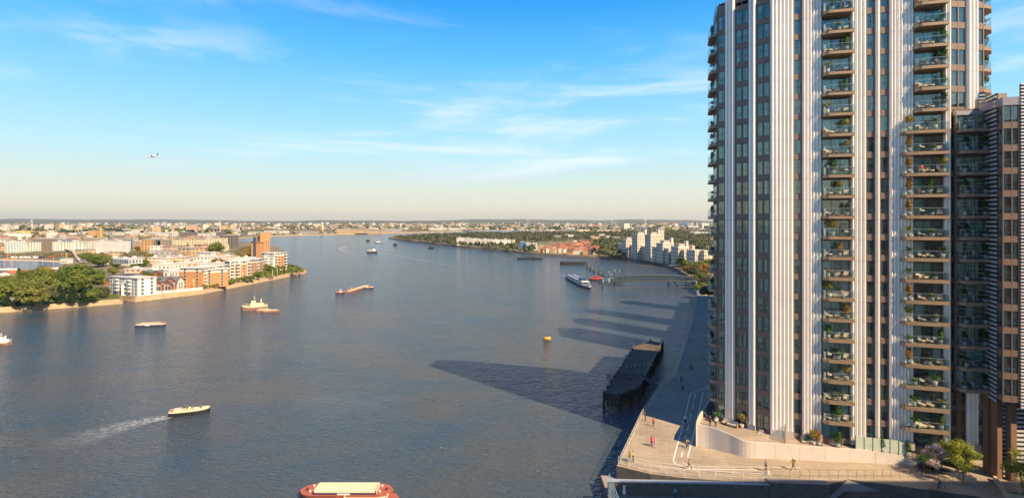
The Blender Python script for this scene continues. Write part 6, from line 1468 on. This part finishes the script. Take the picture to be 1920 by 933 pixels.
def mid(conv, x0, x1, yb, yt, k, label, dep=16, name='apartment_block', group=None, yaw=0, roofm=None):
    ua, vb = conv(x0, yb); ub, _ = conv(x1, yb); a, b = G(ua, vb, ZB), G(ub, vb, ZB); L = (b - a).length; h = zat(conv(x0, yt)[1], a.y) - ZB
    t = thing(name, label, 'building', a, R(yaw), group); m = MB(); m.box(0, L, 0, dep, 0, h, 0); m.obj('wall', W_(k), t); m = MB(); m.box(-.2, L + .2, -.2, dep + .2, h, h + .4); m.box(L * .3, L * .45, dep * .3, dep * .6, h + .4, h + 1.8); m.obj('roof', roofm or (WROOF if k in ('white', 'roofwhite', 'plain', 'greywhite', 'whiteteal') else GROOF), t); return t
GM = 'blocks beyond the docks'
for a_ in [(z1, 40, 118, 343, 250, 'whiteteal', 'white and teal patterned block at the left beyond the dock'), (z1, 138, 205, 318, 250, 'white', 'white block left of the green patterned one'), (z1, 205, 262, 333, 252, 'whitegreen', 'white block with green patterned end, left side'), (z1, 262, 400, 322, 225, 'brown', 'broad brown banded block beside the blue one'), (z1, 408, 590, 308, 232, 'blue', 'bright blue block under construction'),
           (z1, 460, 520, 325, 250, 'white', 'white striped tower before the blue block, left'), (z1, 524, 578, 325, 250, 'whitegreen', 'white and yellow green tower before the blue block, right'), (z1, 595, 640, 312, 245, 'greywhite', 'pale grey block right of the blue one'), (z1, 620, 652, 330, 250, 'white', 'slim white tower, left one above the bridge'), (z1, 658, 728, 343, 250, 'whitegreen', 'twin white tower at the end of the dock bridge'),
           (z1, 826, 896, 348, 245, 'white', 'white twin tower left of the long brown block by the dock'), (z1, 900, 985, 330, 238, 'tan', 'tan block between the two pairs of white towers'), (z1, 985, 1060, 348, 245, 'white', 'white twin tower right of the tan block by the dock'), (z1, 1062, 1080, 330, 232, 'blue', 'narrow blue scaffold face beside the white tower'), (z1, 1080, 1185, 322, 248, 'tan', 'tan grey block left of the blank white gable'),
           (z1, 1185, 1230, 308, 246, 'plain', 'blank white gable wall beside the orange block'), (z1, 1234, 1345, 326, 230, 'orange', 'orange tan block with deep windows'), (z1, 1347, 1400, 330, 230, 'dark', 'dark slice between the orange and brown blocks'), (z1, 1380, 1495, 330, 236, 'brown', 'brown block with white arches at its foot'), (z1, 768, 850, 225, 150, 'orange', 'tall orange block behind the yellow crane'), (z1, 735, 850, 300, 225, 'tan', 'low orange tan block below the tall one'),
           (z1, 900, 1080, 240, 212, 'blue', 'long low blue purple clad building'), (z2, 102, 250, 330, 232, 'cream', 'cream block with rows of small windows, left wing'), (z2, 250, 402, 332, 225, 'cream', 'cream block with rows of small windows, middle wing'), (z2, 402, 535, 335, 218, 'cream', 'cream block with rows of small windows, right wing'), (z2, 0, 100, 325, 238, 'brown', 'brown block left of the cream block'), (z2, 537, 635, 305, 192, 'dark', 'dark brown block right of the cream block'), (z2, 490, 540, 225, 165, 'dark', 'dark narrow block behind the cream block'),
           (z2, 165, 290, 225, 168, 'dark', 'dark long block behind the cream block'), (z2, 232, 322, 232, 200, 'orange', 'orange roof storey above the cream block'), (z2, 0, 60, 235, 205, 'orange', 'orange block behind the brown block'), (z1, 30, 212, 232, 178, 'plain', 'large blank white shed beyond the dock'), (z1, 135, 265, 185, 152, 'yellow', 'long low yellow roofed shed'), (z1, 405, 445, 230, 165, 'white', 'small white block behind the banded one'), (z1, 15, 60, 140, 95, 'roofwhite', 'pink slab block far back at the left')]:
    mid(*a_, group=GM)
# white roofed terraces behind the orange flats
GT = 'white roofed terraces behind the riverside flats'
for i, a_ in enumerate([(z1, 938, 1025, 445, 392), (z1, 1030, 1105, 452, 400), (z1, 1108, 1190, 438, 392), (z1, 1100, 1210, 458, 420), (z1, 1290, 1375, 440, 388), (z1, 1330, 1430, 470, 425), (z1, 1345, 1490, 490, 450), (z1, 1090, 1240, 520, 488), (z1, 1235, 1430, 530, 500), (z1, 1430, 1500, 600, 515), (z2, 0, 110, 440, 395), (z2, 105, 215, 435, 382), (z2, 0, 150, 480, 445), (z2, 150, 290, 470, 430), (z2, 35, 150, 560, 500), (z2, 290, 420, 440, 382), (z2, 400, 540, 425, 388), (z2, 530, 615, 420, 375), (z2, 330, 395, 470, 440), (z2, 430, 560, 470, 438), (z2, 640, 690, 440, 395), (z2, 690, 790, 430, 388)]):
    mid(*a_, 'roofwhite' if i % 3 else 'white', 'low pink brick and white roofed terrace, number' if False else ['white topped brick terrace', 'low white terrace', 'pink brick terrace with white roof'][i % 3] + ' behind the flats, ' + ORD[i + 1] + ' counting from the left front', 12, 'terrace', GT)
# docks: bridge, boats, vans
BR = mat('bridge concrete', (.42, .37, .31), .8); t = thing('dock_bridge', 'low grey bridge curving across the dock towards the white towers', 'bridge', G(88, 476, ZB)); o6 = G(88, 476, ZB)
bp = [G(85, 467, ZB), G(105, 466, ZB), G(125, 468, ZB), (G(143, 475, ZB)), G(152, 486, ZB), G(160, 493, ZB)]; bp = [Vector((p.x, p.y, ZB + 1.8 * math.sin(PI * i / 5) + .8)) for i, p in enumerate(bp)]; m = MB()
for a, b in zip(bp, bp[1:]):
    tt = (b - a); n = Vector((-tt.y, tt.x, 0)).normalized() * 4; m.face((a - n, b - n, b + n, a + n)); m.face((a - n, b - n, b - n - Vector((0, 0, 1)), a - n - Vector((0, 0, 1)))); m.face((a - n, a + n, b + n, b - n)) if False else None
m.obj('roadway', BR, t, -o6); m = MB()
for p in bp[1:-1]: m.box(p.x - 2, p.x + 2, p.y - .6, p.y + .6, ZB, p.z - .8)
m.obj('pier', BR, t, -o6)
t = thing('dockside_boathouse', 'small white boat shaped building on the corner of the dock', 'building', G(113, 494, ZB)); bxp(t, 'wall', WFC, (0, 6.5, 0, 6, 0, 4.2)); bxp(t, 'roof', WROOF, (-.3, 6.8, -.3, 6.3, 4.2, 4.5)); m = MB(); m.tube((3, 3, 4.4), (3, 3, 9.5), .2, .1); m.obj('mast', WFC, t)
for i in range(3): link('window', WINM, t, (1.3 + i * 1.9, 0, .8))
for i, u in enumerate((13.5, 28)):
    p = G(u, 486, ZB); t = thing('dock_crane', 'thin tall dock crane mast with orange top, ' + ('left' if i == 0 else 'right') + ' of two at the dock', 'crane', p); m = MB(); m.tube((0, 0, 0), (0, 0, 6.5), .25, .12, 6); m.tube((0, 0, 6.3), (.8, 0, 4.2), .1); m.obj('mast', ORG if i == 0 else RUST, t); m = MB(); m.box(-.8, .8, -.8, .8, 0, 1.6); m.obj('base', ORG, t)
for i, u in enumerate((20, 36, 45, 62, 72, 90)):
    p = G(u, 484.5, ZB + .05); t = thing('parked_van', ['white', 'white', 'silver', 'white', 'navy', 'dark red'][i] + ' van parked on the dock edge, ' + ORD[i + 1] + ' from the left', 'van', p, 0, 'vans parked along the dock'); c_ = WHT if i in (0, 1, 2, 3) else NAV if i == 4 else REDH
    bxp(t, 'body', c_, (0, 5, 0, 2, .4, 2.2)); bxp(t, 'window', DGL, (3.6, 4.8, -.02, .02, 1.3, 1.9)); m = MB(); m.tube((1, -.05, .4), (1, 2.05, .4), .4, n=8); m.tube((4, -.05, .4), (4, 2.05, .4), .4, n=8); m.obj('wheels', BLK, t)
for i, u in enumerate((8, 22, 80, 100)):
    p = G(u, 505.5, ZB + .05) if i < 2 else G(u, 503.5, ZB + .05); t = thing('moored_yacht', 'small white yacht moored in the dock, ' + ORD[i + 1] + ' from the left', 'boat', p, .2, 'yachts moored in the dock'); hb, db = hullmesh(7, 2.2, .9); hb.obj('hull', [WHT, WHT], t); db.obj('deck', WHT, t); m = MB(); m.tube((0, 0, .8), (0, 0, 9), .07, .04); m.obj('mast', WHT, t)
# cranes, chimneys, turbines
t = thing('tower_crane', 'yellow tower crane beside the tall orange block', 'crane', G(188.5, 452, ZB)); hc = zat(425, t.location.y) - ZB; m = MB(); m.tube((0, 0, 0), (0, 0, hc), .9, .9, 4); m.obj('mast', mat('crane yellow', (.7, .45, .04), .6), t); m = MB(); m.tube((-6, 0, hc - 1), (9, 0, hc + .5), .5, .3, 4); m.obj('jib', mat('crane yellow', (.7, .45, .04), .6), t)
def turbine(u, vb, vt, r, rot, label):
    p = G(u, vb, ZB); h = zat(vt, p.y) - ZB; t = thing('wind_turbine', label, 'wind turbine', p, 0, 'wind turbines on the skyline'); m = MB(); m.tube((0, 0, 0), (0, 0, h), h * .022, h * .014, 8); m.obj('tower', WHT, t)
    m = MB(); m.box(-h * .02, h * .02, -h * .04, h * .03, h, h + h * .04); m.obj('nacelle', WHT, t)
    for k in range(3):
        a = rot + k * 2.094; d = Vector((math.sin(a), 0, math.cos(a))); s = Vector((d.z, 0, -d.x)) * h * .016; c = Vector((0, -h * .05, h + h * .02)); m = MB(); m.face((c - s, c + s, c + d * r + s * .2, c + d * r - s * .2)); m.face((c - s + Vector((0, .3, 0)), c + s + Vector((0, .3, 0)), c + d * r + s * .2, c + d * r - s * .2)); m.obj('blade', WHT, t)
turbine(60, 438, 414, 9, .3, 'white wind turbine on the far left skyline'); turbine(990, 424, 412.5, 18, .5, 'tiny wind turbine left of the white flats on the skyline'); turbine(1148, 426, 412, 17, .2, 'wind turbine above the woods, left of the pair'); turbine(1209.5, 429, 411.5, 15, .7, 'wind turbine above the white towers, right of the pair')
def chimney(u, vb, vt, w, label, m_):
    p = G(u, vb, ZB); h = zat(vt, p.y) - ZB; r = w / 2 * p.y / F; t = thing('chimney', label, 'chimney', p); m = MB(); m.tube((0, 0, 0), (0, 0, h), r, r * .8, 10); m.obj('shaft', m_, t); m = MB(); m.tube((0, 0, h), (0, 0, h + r), r * .95, r * .95, 10); m.obj('cap', WHT, t)
CH = mat('pale concrete', (.5, .42, .33), .8)
chimney(412.5, 448, 416, 2.2, 'tall pale chimney behind the cream block', CH); chimney(604.5, 438.5, 419.5, 4.5, 'square pale tower on the far shore where the river widens', CH); chimney(448, 437.5, 428, 2.5, 'short pale tower beside the far sheds', CH)
t = thing('jetty', 'far timber jetty with thin legs crossing the inlet', 'jetty', G(440, 451, 0)); m = MB(); m.box(0, 20, -1, 1, 3.4, 4.2); m.obj('deck', RUST, t); m = MB()
for i in range(7): m.tube((i * 3.2, 0, -1), (i * 3.2, 0, 3.4), .3, n=5)
m.obj('legs', RUST, t)
# ------------------------------------------------------------------ right bank: white towers, houses, flats
def z4(x, y): return 1150 + x / 7.775, 420 + y / 7.775
THM = facmat('precast tower front', (.54, .48, .39), (.12, .12, .12), 2.6, 3.0, .38, .42)
THS = facmat('precast tower side', (.60, .54, .45), (.14, .15, .17), 2.2, 3.0, .7, .45, (.50, .46, .40))
GW = 'white towers on the bend of the river'
def tht(x0, x1, yb, yt, label, dep=11, yaw=12, side=1, crown=0):
    ua, vb = z4(x0, yb); ub, _ = z4(x1, yb); a, b = G(ua, vb, ZB), G(ub, vb, ZB); L = (b - a).length / math.cos(R(yaw)); h = zat(z4(x0, yt)[1], a.y) - ZB
    t = thing('white_tower_block', label, 'tower', a, R(yaw), GW); m = MB(); m.box(0, L, 0, dep, 0, h); m.obj('wall', THM, t); m = MB(); m.box(-.15, .1, .3, dep - .3, .2, h - .3); m.obj('balcony_face', THS, t)
    m = MB(); m.box(-.2, L + .2, -.2, dep + .2, h, h + .9); m.obj('roof', mat('precast concrete', (.60, .54, .44), .8), t)
    if crown: m = MB(); m.box(L * .2, L * .75, 2, 8, h + .9, h + 3.2); m.obj('plant_room', facmat('plant room', (.5, .46, .4), (.1, .12, .12), 1.5, 2.3, .6, .5), t); m = MB(); m.box(L * .82, L, 1, 5, h + .9, h + 5.5); m.obj('lift_tower', mat('precast concrete', (.60, .54, .44), .8), t)
    return t
tht(128, 172, 472, 290, 'low blue shaded end block, leftmost of the white towers'); tht(185, 318, 486, 238, 'second white tower from the left, below the tallest pair', crown=1); tht(270, 300, 488, 315, 'narrow dark fronted stair block left of the tallest tower', dep=8)
tht(350, 505, 510, 160, 'tallest white tower, left of the central pair', crown=1, yaw=16); tht(432, 470, 512, 330, 'low stair block at the foot of the tallest tower', dep=7); tht(545, 705, 540, 165, 'second tallest white tower, right of the central pair', crown=1, yaw=16); tht(615, 655, 552, 345, 'low stair block at the foot of the second tallest tower', dep=7)
tht(722, 900, 570, 292, 'stepped white tower right of the central pair', crown=1, yaw=16); tht(805, 850, 578, 365, 'low stair block before the stepped tower', dep=7); tht(945, 1120, 600, 342, 'fifth white tower, behind green trees at its foot', crown=1, yaw=16); tht(1035, 1085, 606, 388, 'low stair block before the fifth tower', dep=7)
tht(1190, 1330, 650, 395, 'rightmost white tower with brick roofs behind', crown=0, yaw=16); tht(1325, 1395, 655, 400, 'narrow white wing at the right end of the towers', crown=0); tht(1395, 1440, 600, 480, 'small white block half hidden by the balconies', dep=10)
tht(508, 545, 522, 300, 'plain link block between the two tallest towers', dep=7, yaw=6); tht(700, 728, 556, 380, 'plain link block right of the second tallest tower', dep=7, yaw=6); tht(895, 948, 585, 400, 'plain link block left of the fifth tower', dep=7, yaw=6); tht(1118, 1192, 628, 430, 'plain link block left of the rightmost tower', dep=7, yaw=6); tht(1150, 1190, 590, 330, 'pale back block between the fifth and rightmost towers', dep=9)
tht(690, 745, 500, 100, 'tall slender lift tower behind the central pair', dep=8)
RT_ = [mat('red tile roof', (.25, .08, .05), .85, var=.15), mat('brown tile roof', (.16, .075, .055), .85, var=.15), mat('orange tile roof', (.36, .15, .07), .85, var=.15)]; CW = [mat('cream house wall', (.60, .52, .40), .8), mat('orange house wall', (.42, .24, .12), .8), WFC]
def hmesh(w, d, e, h):
    m = MB(); m.box(0, w, 0, d, 0, e); m.face([(0, 0, e), (0, d / 2, h), (0, d, e)]); m.face([(w, 0, e), (w, d, e), (w, d / 2, h)])
    r = MB(); r.face([(-.3, -.4, e - .1), (w + .3, -.4, e - .1), (w + .3, d / 2, h + .1), (-.3, d / 2, h + .1)]); r.face([(w + .3, d + .4, e - .1), (-.3, d + .4, e - .1), (-.3, d / 2, h + .1), (w + .3, d / 2, h + .1)]); return m, r
HP = []
for i in range(6):
    t = thing('terraced_house', 'x', 'house'); a, b = hmesh(8.5 + i % 3 * 2, 8 + i % 2, 5.2 + (i % 3) * .6, 8.2 + (i % 2)); a.obj('wall', CW[i % 3], t); b.obj('roof', RT_[(i + i // 3) % 3], t); HP.append(Proto(t))
rr = random.Random(21); cnt = 0
for j, v in enumerate((456.5, 459.5, 463, 466.5, 470, 473.5, 476.8)):
    n = 6 + j * 2
    lo, hi = {0: (1082, 1100), 1: (1075, 1103), 2: (1045, 1108), 3: (1035, 1112), 4: (1022, 1116), 5: (1016, 1120), 6: (1062, 1115)}[j]
    nn_ = int((hi - lo) / 4)
    for k in range(nn_):
        u = lo + (hi - lo) * (k + rr.random() * .5) / nn_; p = G(u, v + rr.uniform(-.6, .6), ZB); cnt += 1
        HP[rr.randrange(6)].put(p, rr.choice((.1, .4, 1.5, -.3)), 'red roofed house by the woods, ' + ORD[j + 1] + ' row from the back, ' + ORD[k + 1] + ' from left', 'red roofed houses on the right bank', rr.uniform(.6, .85))
for i, (x0, x1, vb, vt, k) in enumerate([(856, 871, 460, 446, 'white'), (872, 884, 460, 447, 'greywhite'), (884, 900, 461, 448, 'greywhite'), (901, 922, 462, 449, 'greywhite'), (923, 940, 463, 449.5, 'white'), (941, 958, 464, 449.5, 'white'), (975, 985, 468, 454, 'blue'), (986, 996, 468.5, 456, 'greywhite'), (997, 1008, 469, 457, 'greywhite'), (1009, 1020, 472, 461, 'orange'), (960, 966, 463, 450, 'cream')]):
    mid(lambda x, y: (x, y), x0, x1, vb, vt, k, 'pale flats among the trees on the far point, ' + ORD[i + 1] + ' from the left', 14, 'riverside_flats', 'pale flats on the far point')
for i, (x0, x1, vb, vt, k) in enumerate([(1082, 1106, 436.5, 430, 'cream'), (1120, 1180, 434.5, 431.5, 'roofwhite'), (1185, 1212, 434, 431, 'roofwhite'), (1295, 1334, 441, 435, 'greywhite'), (1277, 1290, 424.5, 418, 'blue'), (1314, 1330, 424, 418, 'whiteteal'), (1290, 1312, 428, 423, 'white'), (1205, 1214, 431, 426, 'blue'), (980, 1010, 436.3, 433.3, 'roofwhite'), (1010, 1060, 435, 431.8, 'roofwhite')]):
    mid(lambda x, y: (x, y), x0, x1, vb, vt, k, ['long cream school like block in the woods', 'long low pink terrace among far trees', 'low pink terrace behind the wind turbine', 'long pale grey warehouse roof near the tower', 'dark blue dome like hall on the far right', 'pale teal roofed hall at the far right', 'pale factory between the far halls', 'blue building under cranes above the white towers', 'low red roofed row beside the far reach', 'second low red roofed row beyond the far reach'][i], 20, 'distant_building', 'large far buildings of the right bank')
# flowering greenery and small structures along the shore behind the tower edge
for i, (u, v, h, r, kd) in enumerate([(1302, 520, 8, 5, 'grey'), (1312, 512, 9, 6, 'green'), (1322, 520, 9, 6, 'autumn'), (1330, 508, 9, 6, 'green2'), (1318, 536, 7, 5, 'green'), (1330, 540, 8, 5, 'grey'), (1316, 552, 5, 4, 'green'), (1328, 560, 6, 4, 'grey'), (1286, 505, 7, 5, 'green'), (1275, 500, 7, 5, 'green2'), (1262, 494, 7, 5, 'green'), (1250, 491, 6, 5, 'grey'), (1290, 514, 5, 4, 'autumn')]):
    tree(kd, G(u, v, ZB if v < 555 else 4), h, r, TN[kd] + ' by the shore before the white towers, shore tree ' + ORD[i + 1] if False else TN[kd] + ' by the white towers, ' + ORD[i + 1] + ' of the shore trees', 'trees along the right shore')
gable(lambda x, y: (x, y), 1318, 560, 1330, 560, 546, 'white gabled pavilion beside the shaded promenade', WFC, GROOF, win=False, group='pavilions by the promenade'); gable(lambda x, y: (x, y), 1312, 545, 1322, 545, 536, 'grey roofed pavilion at the end of the promenade', CW[0], GROOF, win=False, group='pavilions by the promenade')
# neighbour towers throw the river shadows; unseen blocks after them are added for shade
NB = facmat('neighbour tower front', (.40, .30, .24), (.08, .11, .12), 3.2, 3.1, .5, .6, (.55, .5, .45))
for i, (x0, x1, y0, y1, h) in enumerate([(63.5, 71.5, 138.5, 153.5, 57), (70.5, 78.5, 163.5, 173.5, 56), (79, 86.5, 187.5, 196.5, 56), (100.5, 107.5, 213.5, 221.5, 57)]):
    t = thing('residential_tower', 'brown residential tower standing farther along the promenade, ' + ORD[i + 1] + ' behind the fluted tower', 'tower', (x0, y0, 4), 0, 'towers farther along the promenade'); m = MB(); m.box(0, x1 - x0, 0, y1 - y0, 0, h); m.obj('wall', NB, t); bxp(t, 'roof', GROOF, (-.2, x1 - x0 + .2, -.2, y1 - y0 + .2, h, h + .6))
t = thing('residential_tower', 'unseen brown tower added beside the viewpoint to shade the plaza', 'tower', (57, 14, 2)); m = MB(); m.box(0, 70, 0, 17.5, 0, 57); m.obj('wall', NB, t); bxp(t, 'roof', GROOF, (-.2, 70.2, -.2, 17.7, 57, 57.6))  # tower added out of view, sized to cast the plaza shade
m = MB(); m.prism([(51, 107), (59, 127), (72, 122), (64, 103)], 0, 38); tag(m.obj('jetty_shade_block', NB, None, (0, 0, 4)), 'unseen brown block added behind the fluted tower to shade the jetty', 'building')  # added block, placed so its shadow falls on the old jetty
pod = [Vector((59.5, 129)), Vector((75, 168)), (Vector((84, 190))), Vector((104, 243))]
m = MB(); m.prism([tuple(p) for p in pod] + [(p.x + 14, p.y - 4) for p in pod[::-1]], 0, 24); tag(m.obj('promenade_shade_block', NB, None, (0, 0, 4)), 'unseen long brown block added behind the fluted tower to shade the far promenade', 'building')  # added behind the tower to keep the far promenade in shade
# ------------------------------------------------------------------ woods and the far town
def wood(name, label, zones, lm, seed, n, hh=(6, 11), leaves=26):
    rr = random.Random(seed); mb = MB()
    for poly, share in zones:
        P = [G(u, v, ZB) for u, v in poly]; tri = [[P[i] for i in t] for t in tessellate_polygon([[Vector((p.x, p.y, 0)) for p in P]])]
        ar = [abs((b - a).cross(c - a).length) for a, b, c in tri]; tot = sum(ar)
        for _ in range(int(n * share)):
            x = rr.random() * tot
            for (a, b, c), w in zip(tri, ar):
                if x < w: break
                x -= w
            s, t_ = rr.random(), rr.random()
            if s + t_ > 1: s, t_ = 1 - s, 1 - t_
            p = a + (b - a) * s + (c - a) * t_; h = rr.uniform(*hh) * (1 if p.y < 1600 else 1.15); r = h * rr.uniform(.4, .6); sz = r * .42
            mb.leafball((p.x, p.y, ZB + h * .55), r, r, h * .5, leaves, sz, rr, 0 if rr.random() < .55 else (1 if rr.random() < .7 else 2), inner=.6, flat=.8, zmin=-.3)
    o = mb.obj(name, lm); o['kind'] = 'stuff'; o['label'] = label; return o
WM = [TGB, TGW, TGD]
wood('woodland', 'mixed woodland covering the point and right bank', [([(733, 446.5), (780, 453), (850, 461), (960, 471.5), (1000, 476), (1010, 462), (960, 448), (1030, 437), (870, 439.5), (800, 441.8)], .44), ([(1030, 437), (960, 448), (1010, 455), (1080, 452), (1165, 448), (1165, 437)], .22), ([(1108, 455), (1108, 477), (1165, 486), (1170, 450)], .14), ([(1165, 450), (1334, 455), (1334, 436), (1165, 434)], .28), ([(1230, 455), (1334, 480), (1334, 455)], .07)], WM, 31, 5200, (3.5, 8), 20)
wood('woodland', 'scattered trees and scrub across the left bank town', [([(-60, 462), (300, 460), (440, 458), (440, 446), (-60, 446)], .12), ([(-60, 446), (460, 444), (700, 436), (960, 430), (960, 427), (-60, 430)], .5), ([(960, 431), (1340, 434), (1340, 426), (960, 426)], .25)], [TGB, TG, TGA], 33, 2400, (3.5, 8), 20)
wood('scrubland', 'low autumn scrub between the docks and the white roofed terraces', [([(-60, 478), (150, 480), (300, 474), (440, 478), (520, 474), (530, 488), (440, 482), (300, 484), (150, 486)], .5), ([(240, 490), (330, 500), (440, 495), (330, 480), (240, 484)], .2), ([(505, 474), (470, 463), (440, 470), (470, 480)], .2), ([(880, 440), (960, 438.5), (1010, 447), (960, 450)], .1)], [TGA, TGB, TG], 37, 700, (1.5, 4), 20)
wood('shrubbery', 'low clipped shrubs on the grassy point and path edge', [([(545, 514), (571, 510.5), (560, 504), (541, 499)], .35), ([(470, 520), (500, 522), (540, 512), (510, 507)], .3), ([(380, 543), (440, 532), (430, 527), (375, 537)], .35)], [TG, TG, TGD], 35, 420, (1.2, 2.4), 30)
DB = {}
DC = dict(pale=((.68, .62, .52), WROOF), pink=((.50, .32, .24), mat('dull red roof', (.34, .17, .12), .85)), tan=((.52, .38, .24), GROOF), grey=((.40, .38, .37), GROOF), white=((.64, .61, .56), WROOF))
for k, (c, rf) in DC.items():
    DB[k] = (facmat('far front ' + k, c, tuple(x * .3 for x in c), 5, 3.4, .5, .45), rf)
rr = random.Random(77)
bands = [(470, 486, -40, 460, 40), (456, 470, -40, 440, 62), (446, 456, -40, 450, 84), (441, 452, 1040, 1160, 14), (438, 446, -40, 600, 80), (434, 438.5, -40, 860, 60), (425, 432, 960, 1335, 40)]
lab = {}
for v0, v1, u0, u1, n in bands:
    for i in range(n):
        v = rr.uniform(v0, v1); u = rr.uniform(u0, u1)
        if v > 472 and (u < 135 or 430 < u): continue
        if 470 < v < 480 and 150 < u < 270: continue
        if v > 441 and 440 < u < 960: continue
        if v > 437.5 and 960 > u > 600: continue
        k = rr.choice(('pale', 'pink', 'tan', 'grey', 'white', 'pale', 'tan', 'pink')); p = G(u, v, ZB); s = p.y / F
        w = rr.uniform(2.5, 9) * s if v < 445 else rr.uniform(8, 20); h = rr.uniform(1.0, 2.6) * s if v < 445 else rr.uniform(4, 10); d = min(w, 30) * rr.uniform(.5, 1)
        side = 'left bank' if u < 960 else 'right bank'; far = 'near the docks' if v > 456 else 'in the middle distance' if v > 440 else 'close to the horizon'
        t = thing('town_building', 'low ' + dict(pale='cream', pink='pink brick', tan='tan', grey='grey', white='white')[k] + ' building ' + far + ', ' + side, 'building', p, rr.uniform(-.4, .4), 'town buildings ' + far + ', ' + side + ', ' + k)
        m = MB(); m.box(-w / 2, w / 2, 0, d, 0, h); m.obj('wall', DB[k][0], t); m = MB(); m.box(-w / 2 - .3, w / 2 + .3, -.3, d + .3, h, h + .5); m.obj('roof', DB[k][1], t)
# everything smaller and farther: one mass of roofs
rr = random.Random(78); mb = MB()
for i in range(8500):
    Y = 1500 + 6000 * rr.random() ** 1.3; X = rr.uniform(-1.05, .55) * Y
    u = 960 + F * X / Y; v = HZ + F * (H - 3) / Y
    if Y < 2450 and (440 < u < 1000 or (u > 600)): continue
    w, d, h = rr.uniform(8, 34), rr.uniform(8, 26), rr.uniform(3, 9) + (rr.random() < .03) * rr.uniform(8, 22)
    mb.box(X - w / 2, X + w / 2, Y, Y + d, 2.9, 2.9 + h, rr.randrange(5), rr.choice((5, 6, 7, 5)), rz=rr.uniform(-.5, .5), skip='b')
o = mb.obj('distant_town', [DB[k][0] for k in DC] + [WROOF, mat('dull red roof', (.34, .17, .12), .85), GROOF]); o['kind'] = 'stuff'; o['label'] = 'mass of tiny roofs of the distant town reaching to the hills'
rr = random.Random(79); mb = MB()
for i in range(4200):
    Y = 1500 + 6200 * rr.random() ** 1.2; X = rr.uniform(-1.05, .55) * Y; u = 960 + F * X / Y
    if Y < 2450 and (440 < u < 1000 or (u > 600)): continue
    h = rr.uniform(6, 13); mb.leafball((X, Y, 3 + h * .4), h * 1.5, h * .8, h * .55, 9, h * .7, rr, rr.randrange(3), inner=.5, flat=.7)
o = mb.obj('distant_trees', [TGB, TG, TGD]); o['kind'] = 'stuff'; o['label'] = 'hedges and tree belts between the roofs of the distant town'
# cluster towers against the horizon
for i, (u, v, w, h, k) in enumerate([(523, 423, 3, 5, 'tan'), (540, 423, 2.5, 5, 'tan'), (634, 424, 4, 5, 'tan'), (795, 428, 5, 7, 'tan'), (764, 426, 5, 4, 'pale'), (670, 424, 6, 3, 'pale'), (307, 420, 4, 4, 'white'), (345, 421, 4, 3, 'white'), (1045, 427, 2, 5, 'white'), (1038, 428, 2, 5, 'white'), (1125, 423, 7, 5, 'white'), (1070, 425, 10, 4, 'pale'), (690, 437.4, 50, 6, 'tan'), (735, 435, 30, 6, 'grey'), (642, 437.5, 22, 9, 'tan'), (672, 437, 30, 8, 'tan'), (835, 431.5, 60, 4, 'white'), (480, 440, 30, 4.5, 'white'), (515, 438, 40, 5, 'white'), (570, 437.5, 44, 4, 'grey'), (300, 442, 60, 5, 'white'), (380, 444, 40, 6, 'white'), (240, 441, 70, 4, 'white')]):
    p = G(u, v, ZB); s = p.y / F; t = thing('distant_block', {'tan': 'tan', 'pale': 'cream', 'white': 'white', 'grey': 'grey'}[k] + (' long shed' if w > 15 else ' far high block') + ' below the skyline, ' + ORD[i + 1] + ' of the outstanding ones', 'building', p, 0, 'outstanding far blocks'); m = MB(); m.box(-w * s / 2, w * s / 2, 0, 30, 0, h * s); m.obj('wall', DB[k][0], t); bxp(t, 'roof', DB[k][1], (-w * s / 2, w * s / 2, -.5, 30, h * s, h * s + 1))
HAZE_D = 4.2e-5
# ------------------------------------------------------------------ thin haze
m = bpy.data.materials.new('haze'); m.use_nodes = True; n = m.node_tree.nodes; l = m.node_tree.links; n.remove(n['Principled BSDF'])
v = n.new('ShaderNodeVolumePrincipled'); v.inputs['Color'].default_value = (.86, .90, .96, 1); v.inputs['Density'].default_value = HAZE_D; v.inputs['Anisotropy'].default_value = .2
l.new(v.outputs[0], n['Material Output'].inputs['Volume'])
mb = MB(); mb.box(-17000, 17000, -3200, 16500, -1.5, 260); o = mb.obj('haze', m); o['kind'] = 'stuff'
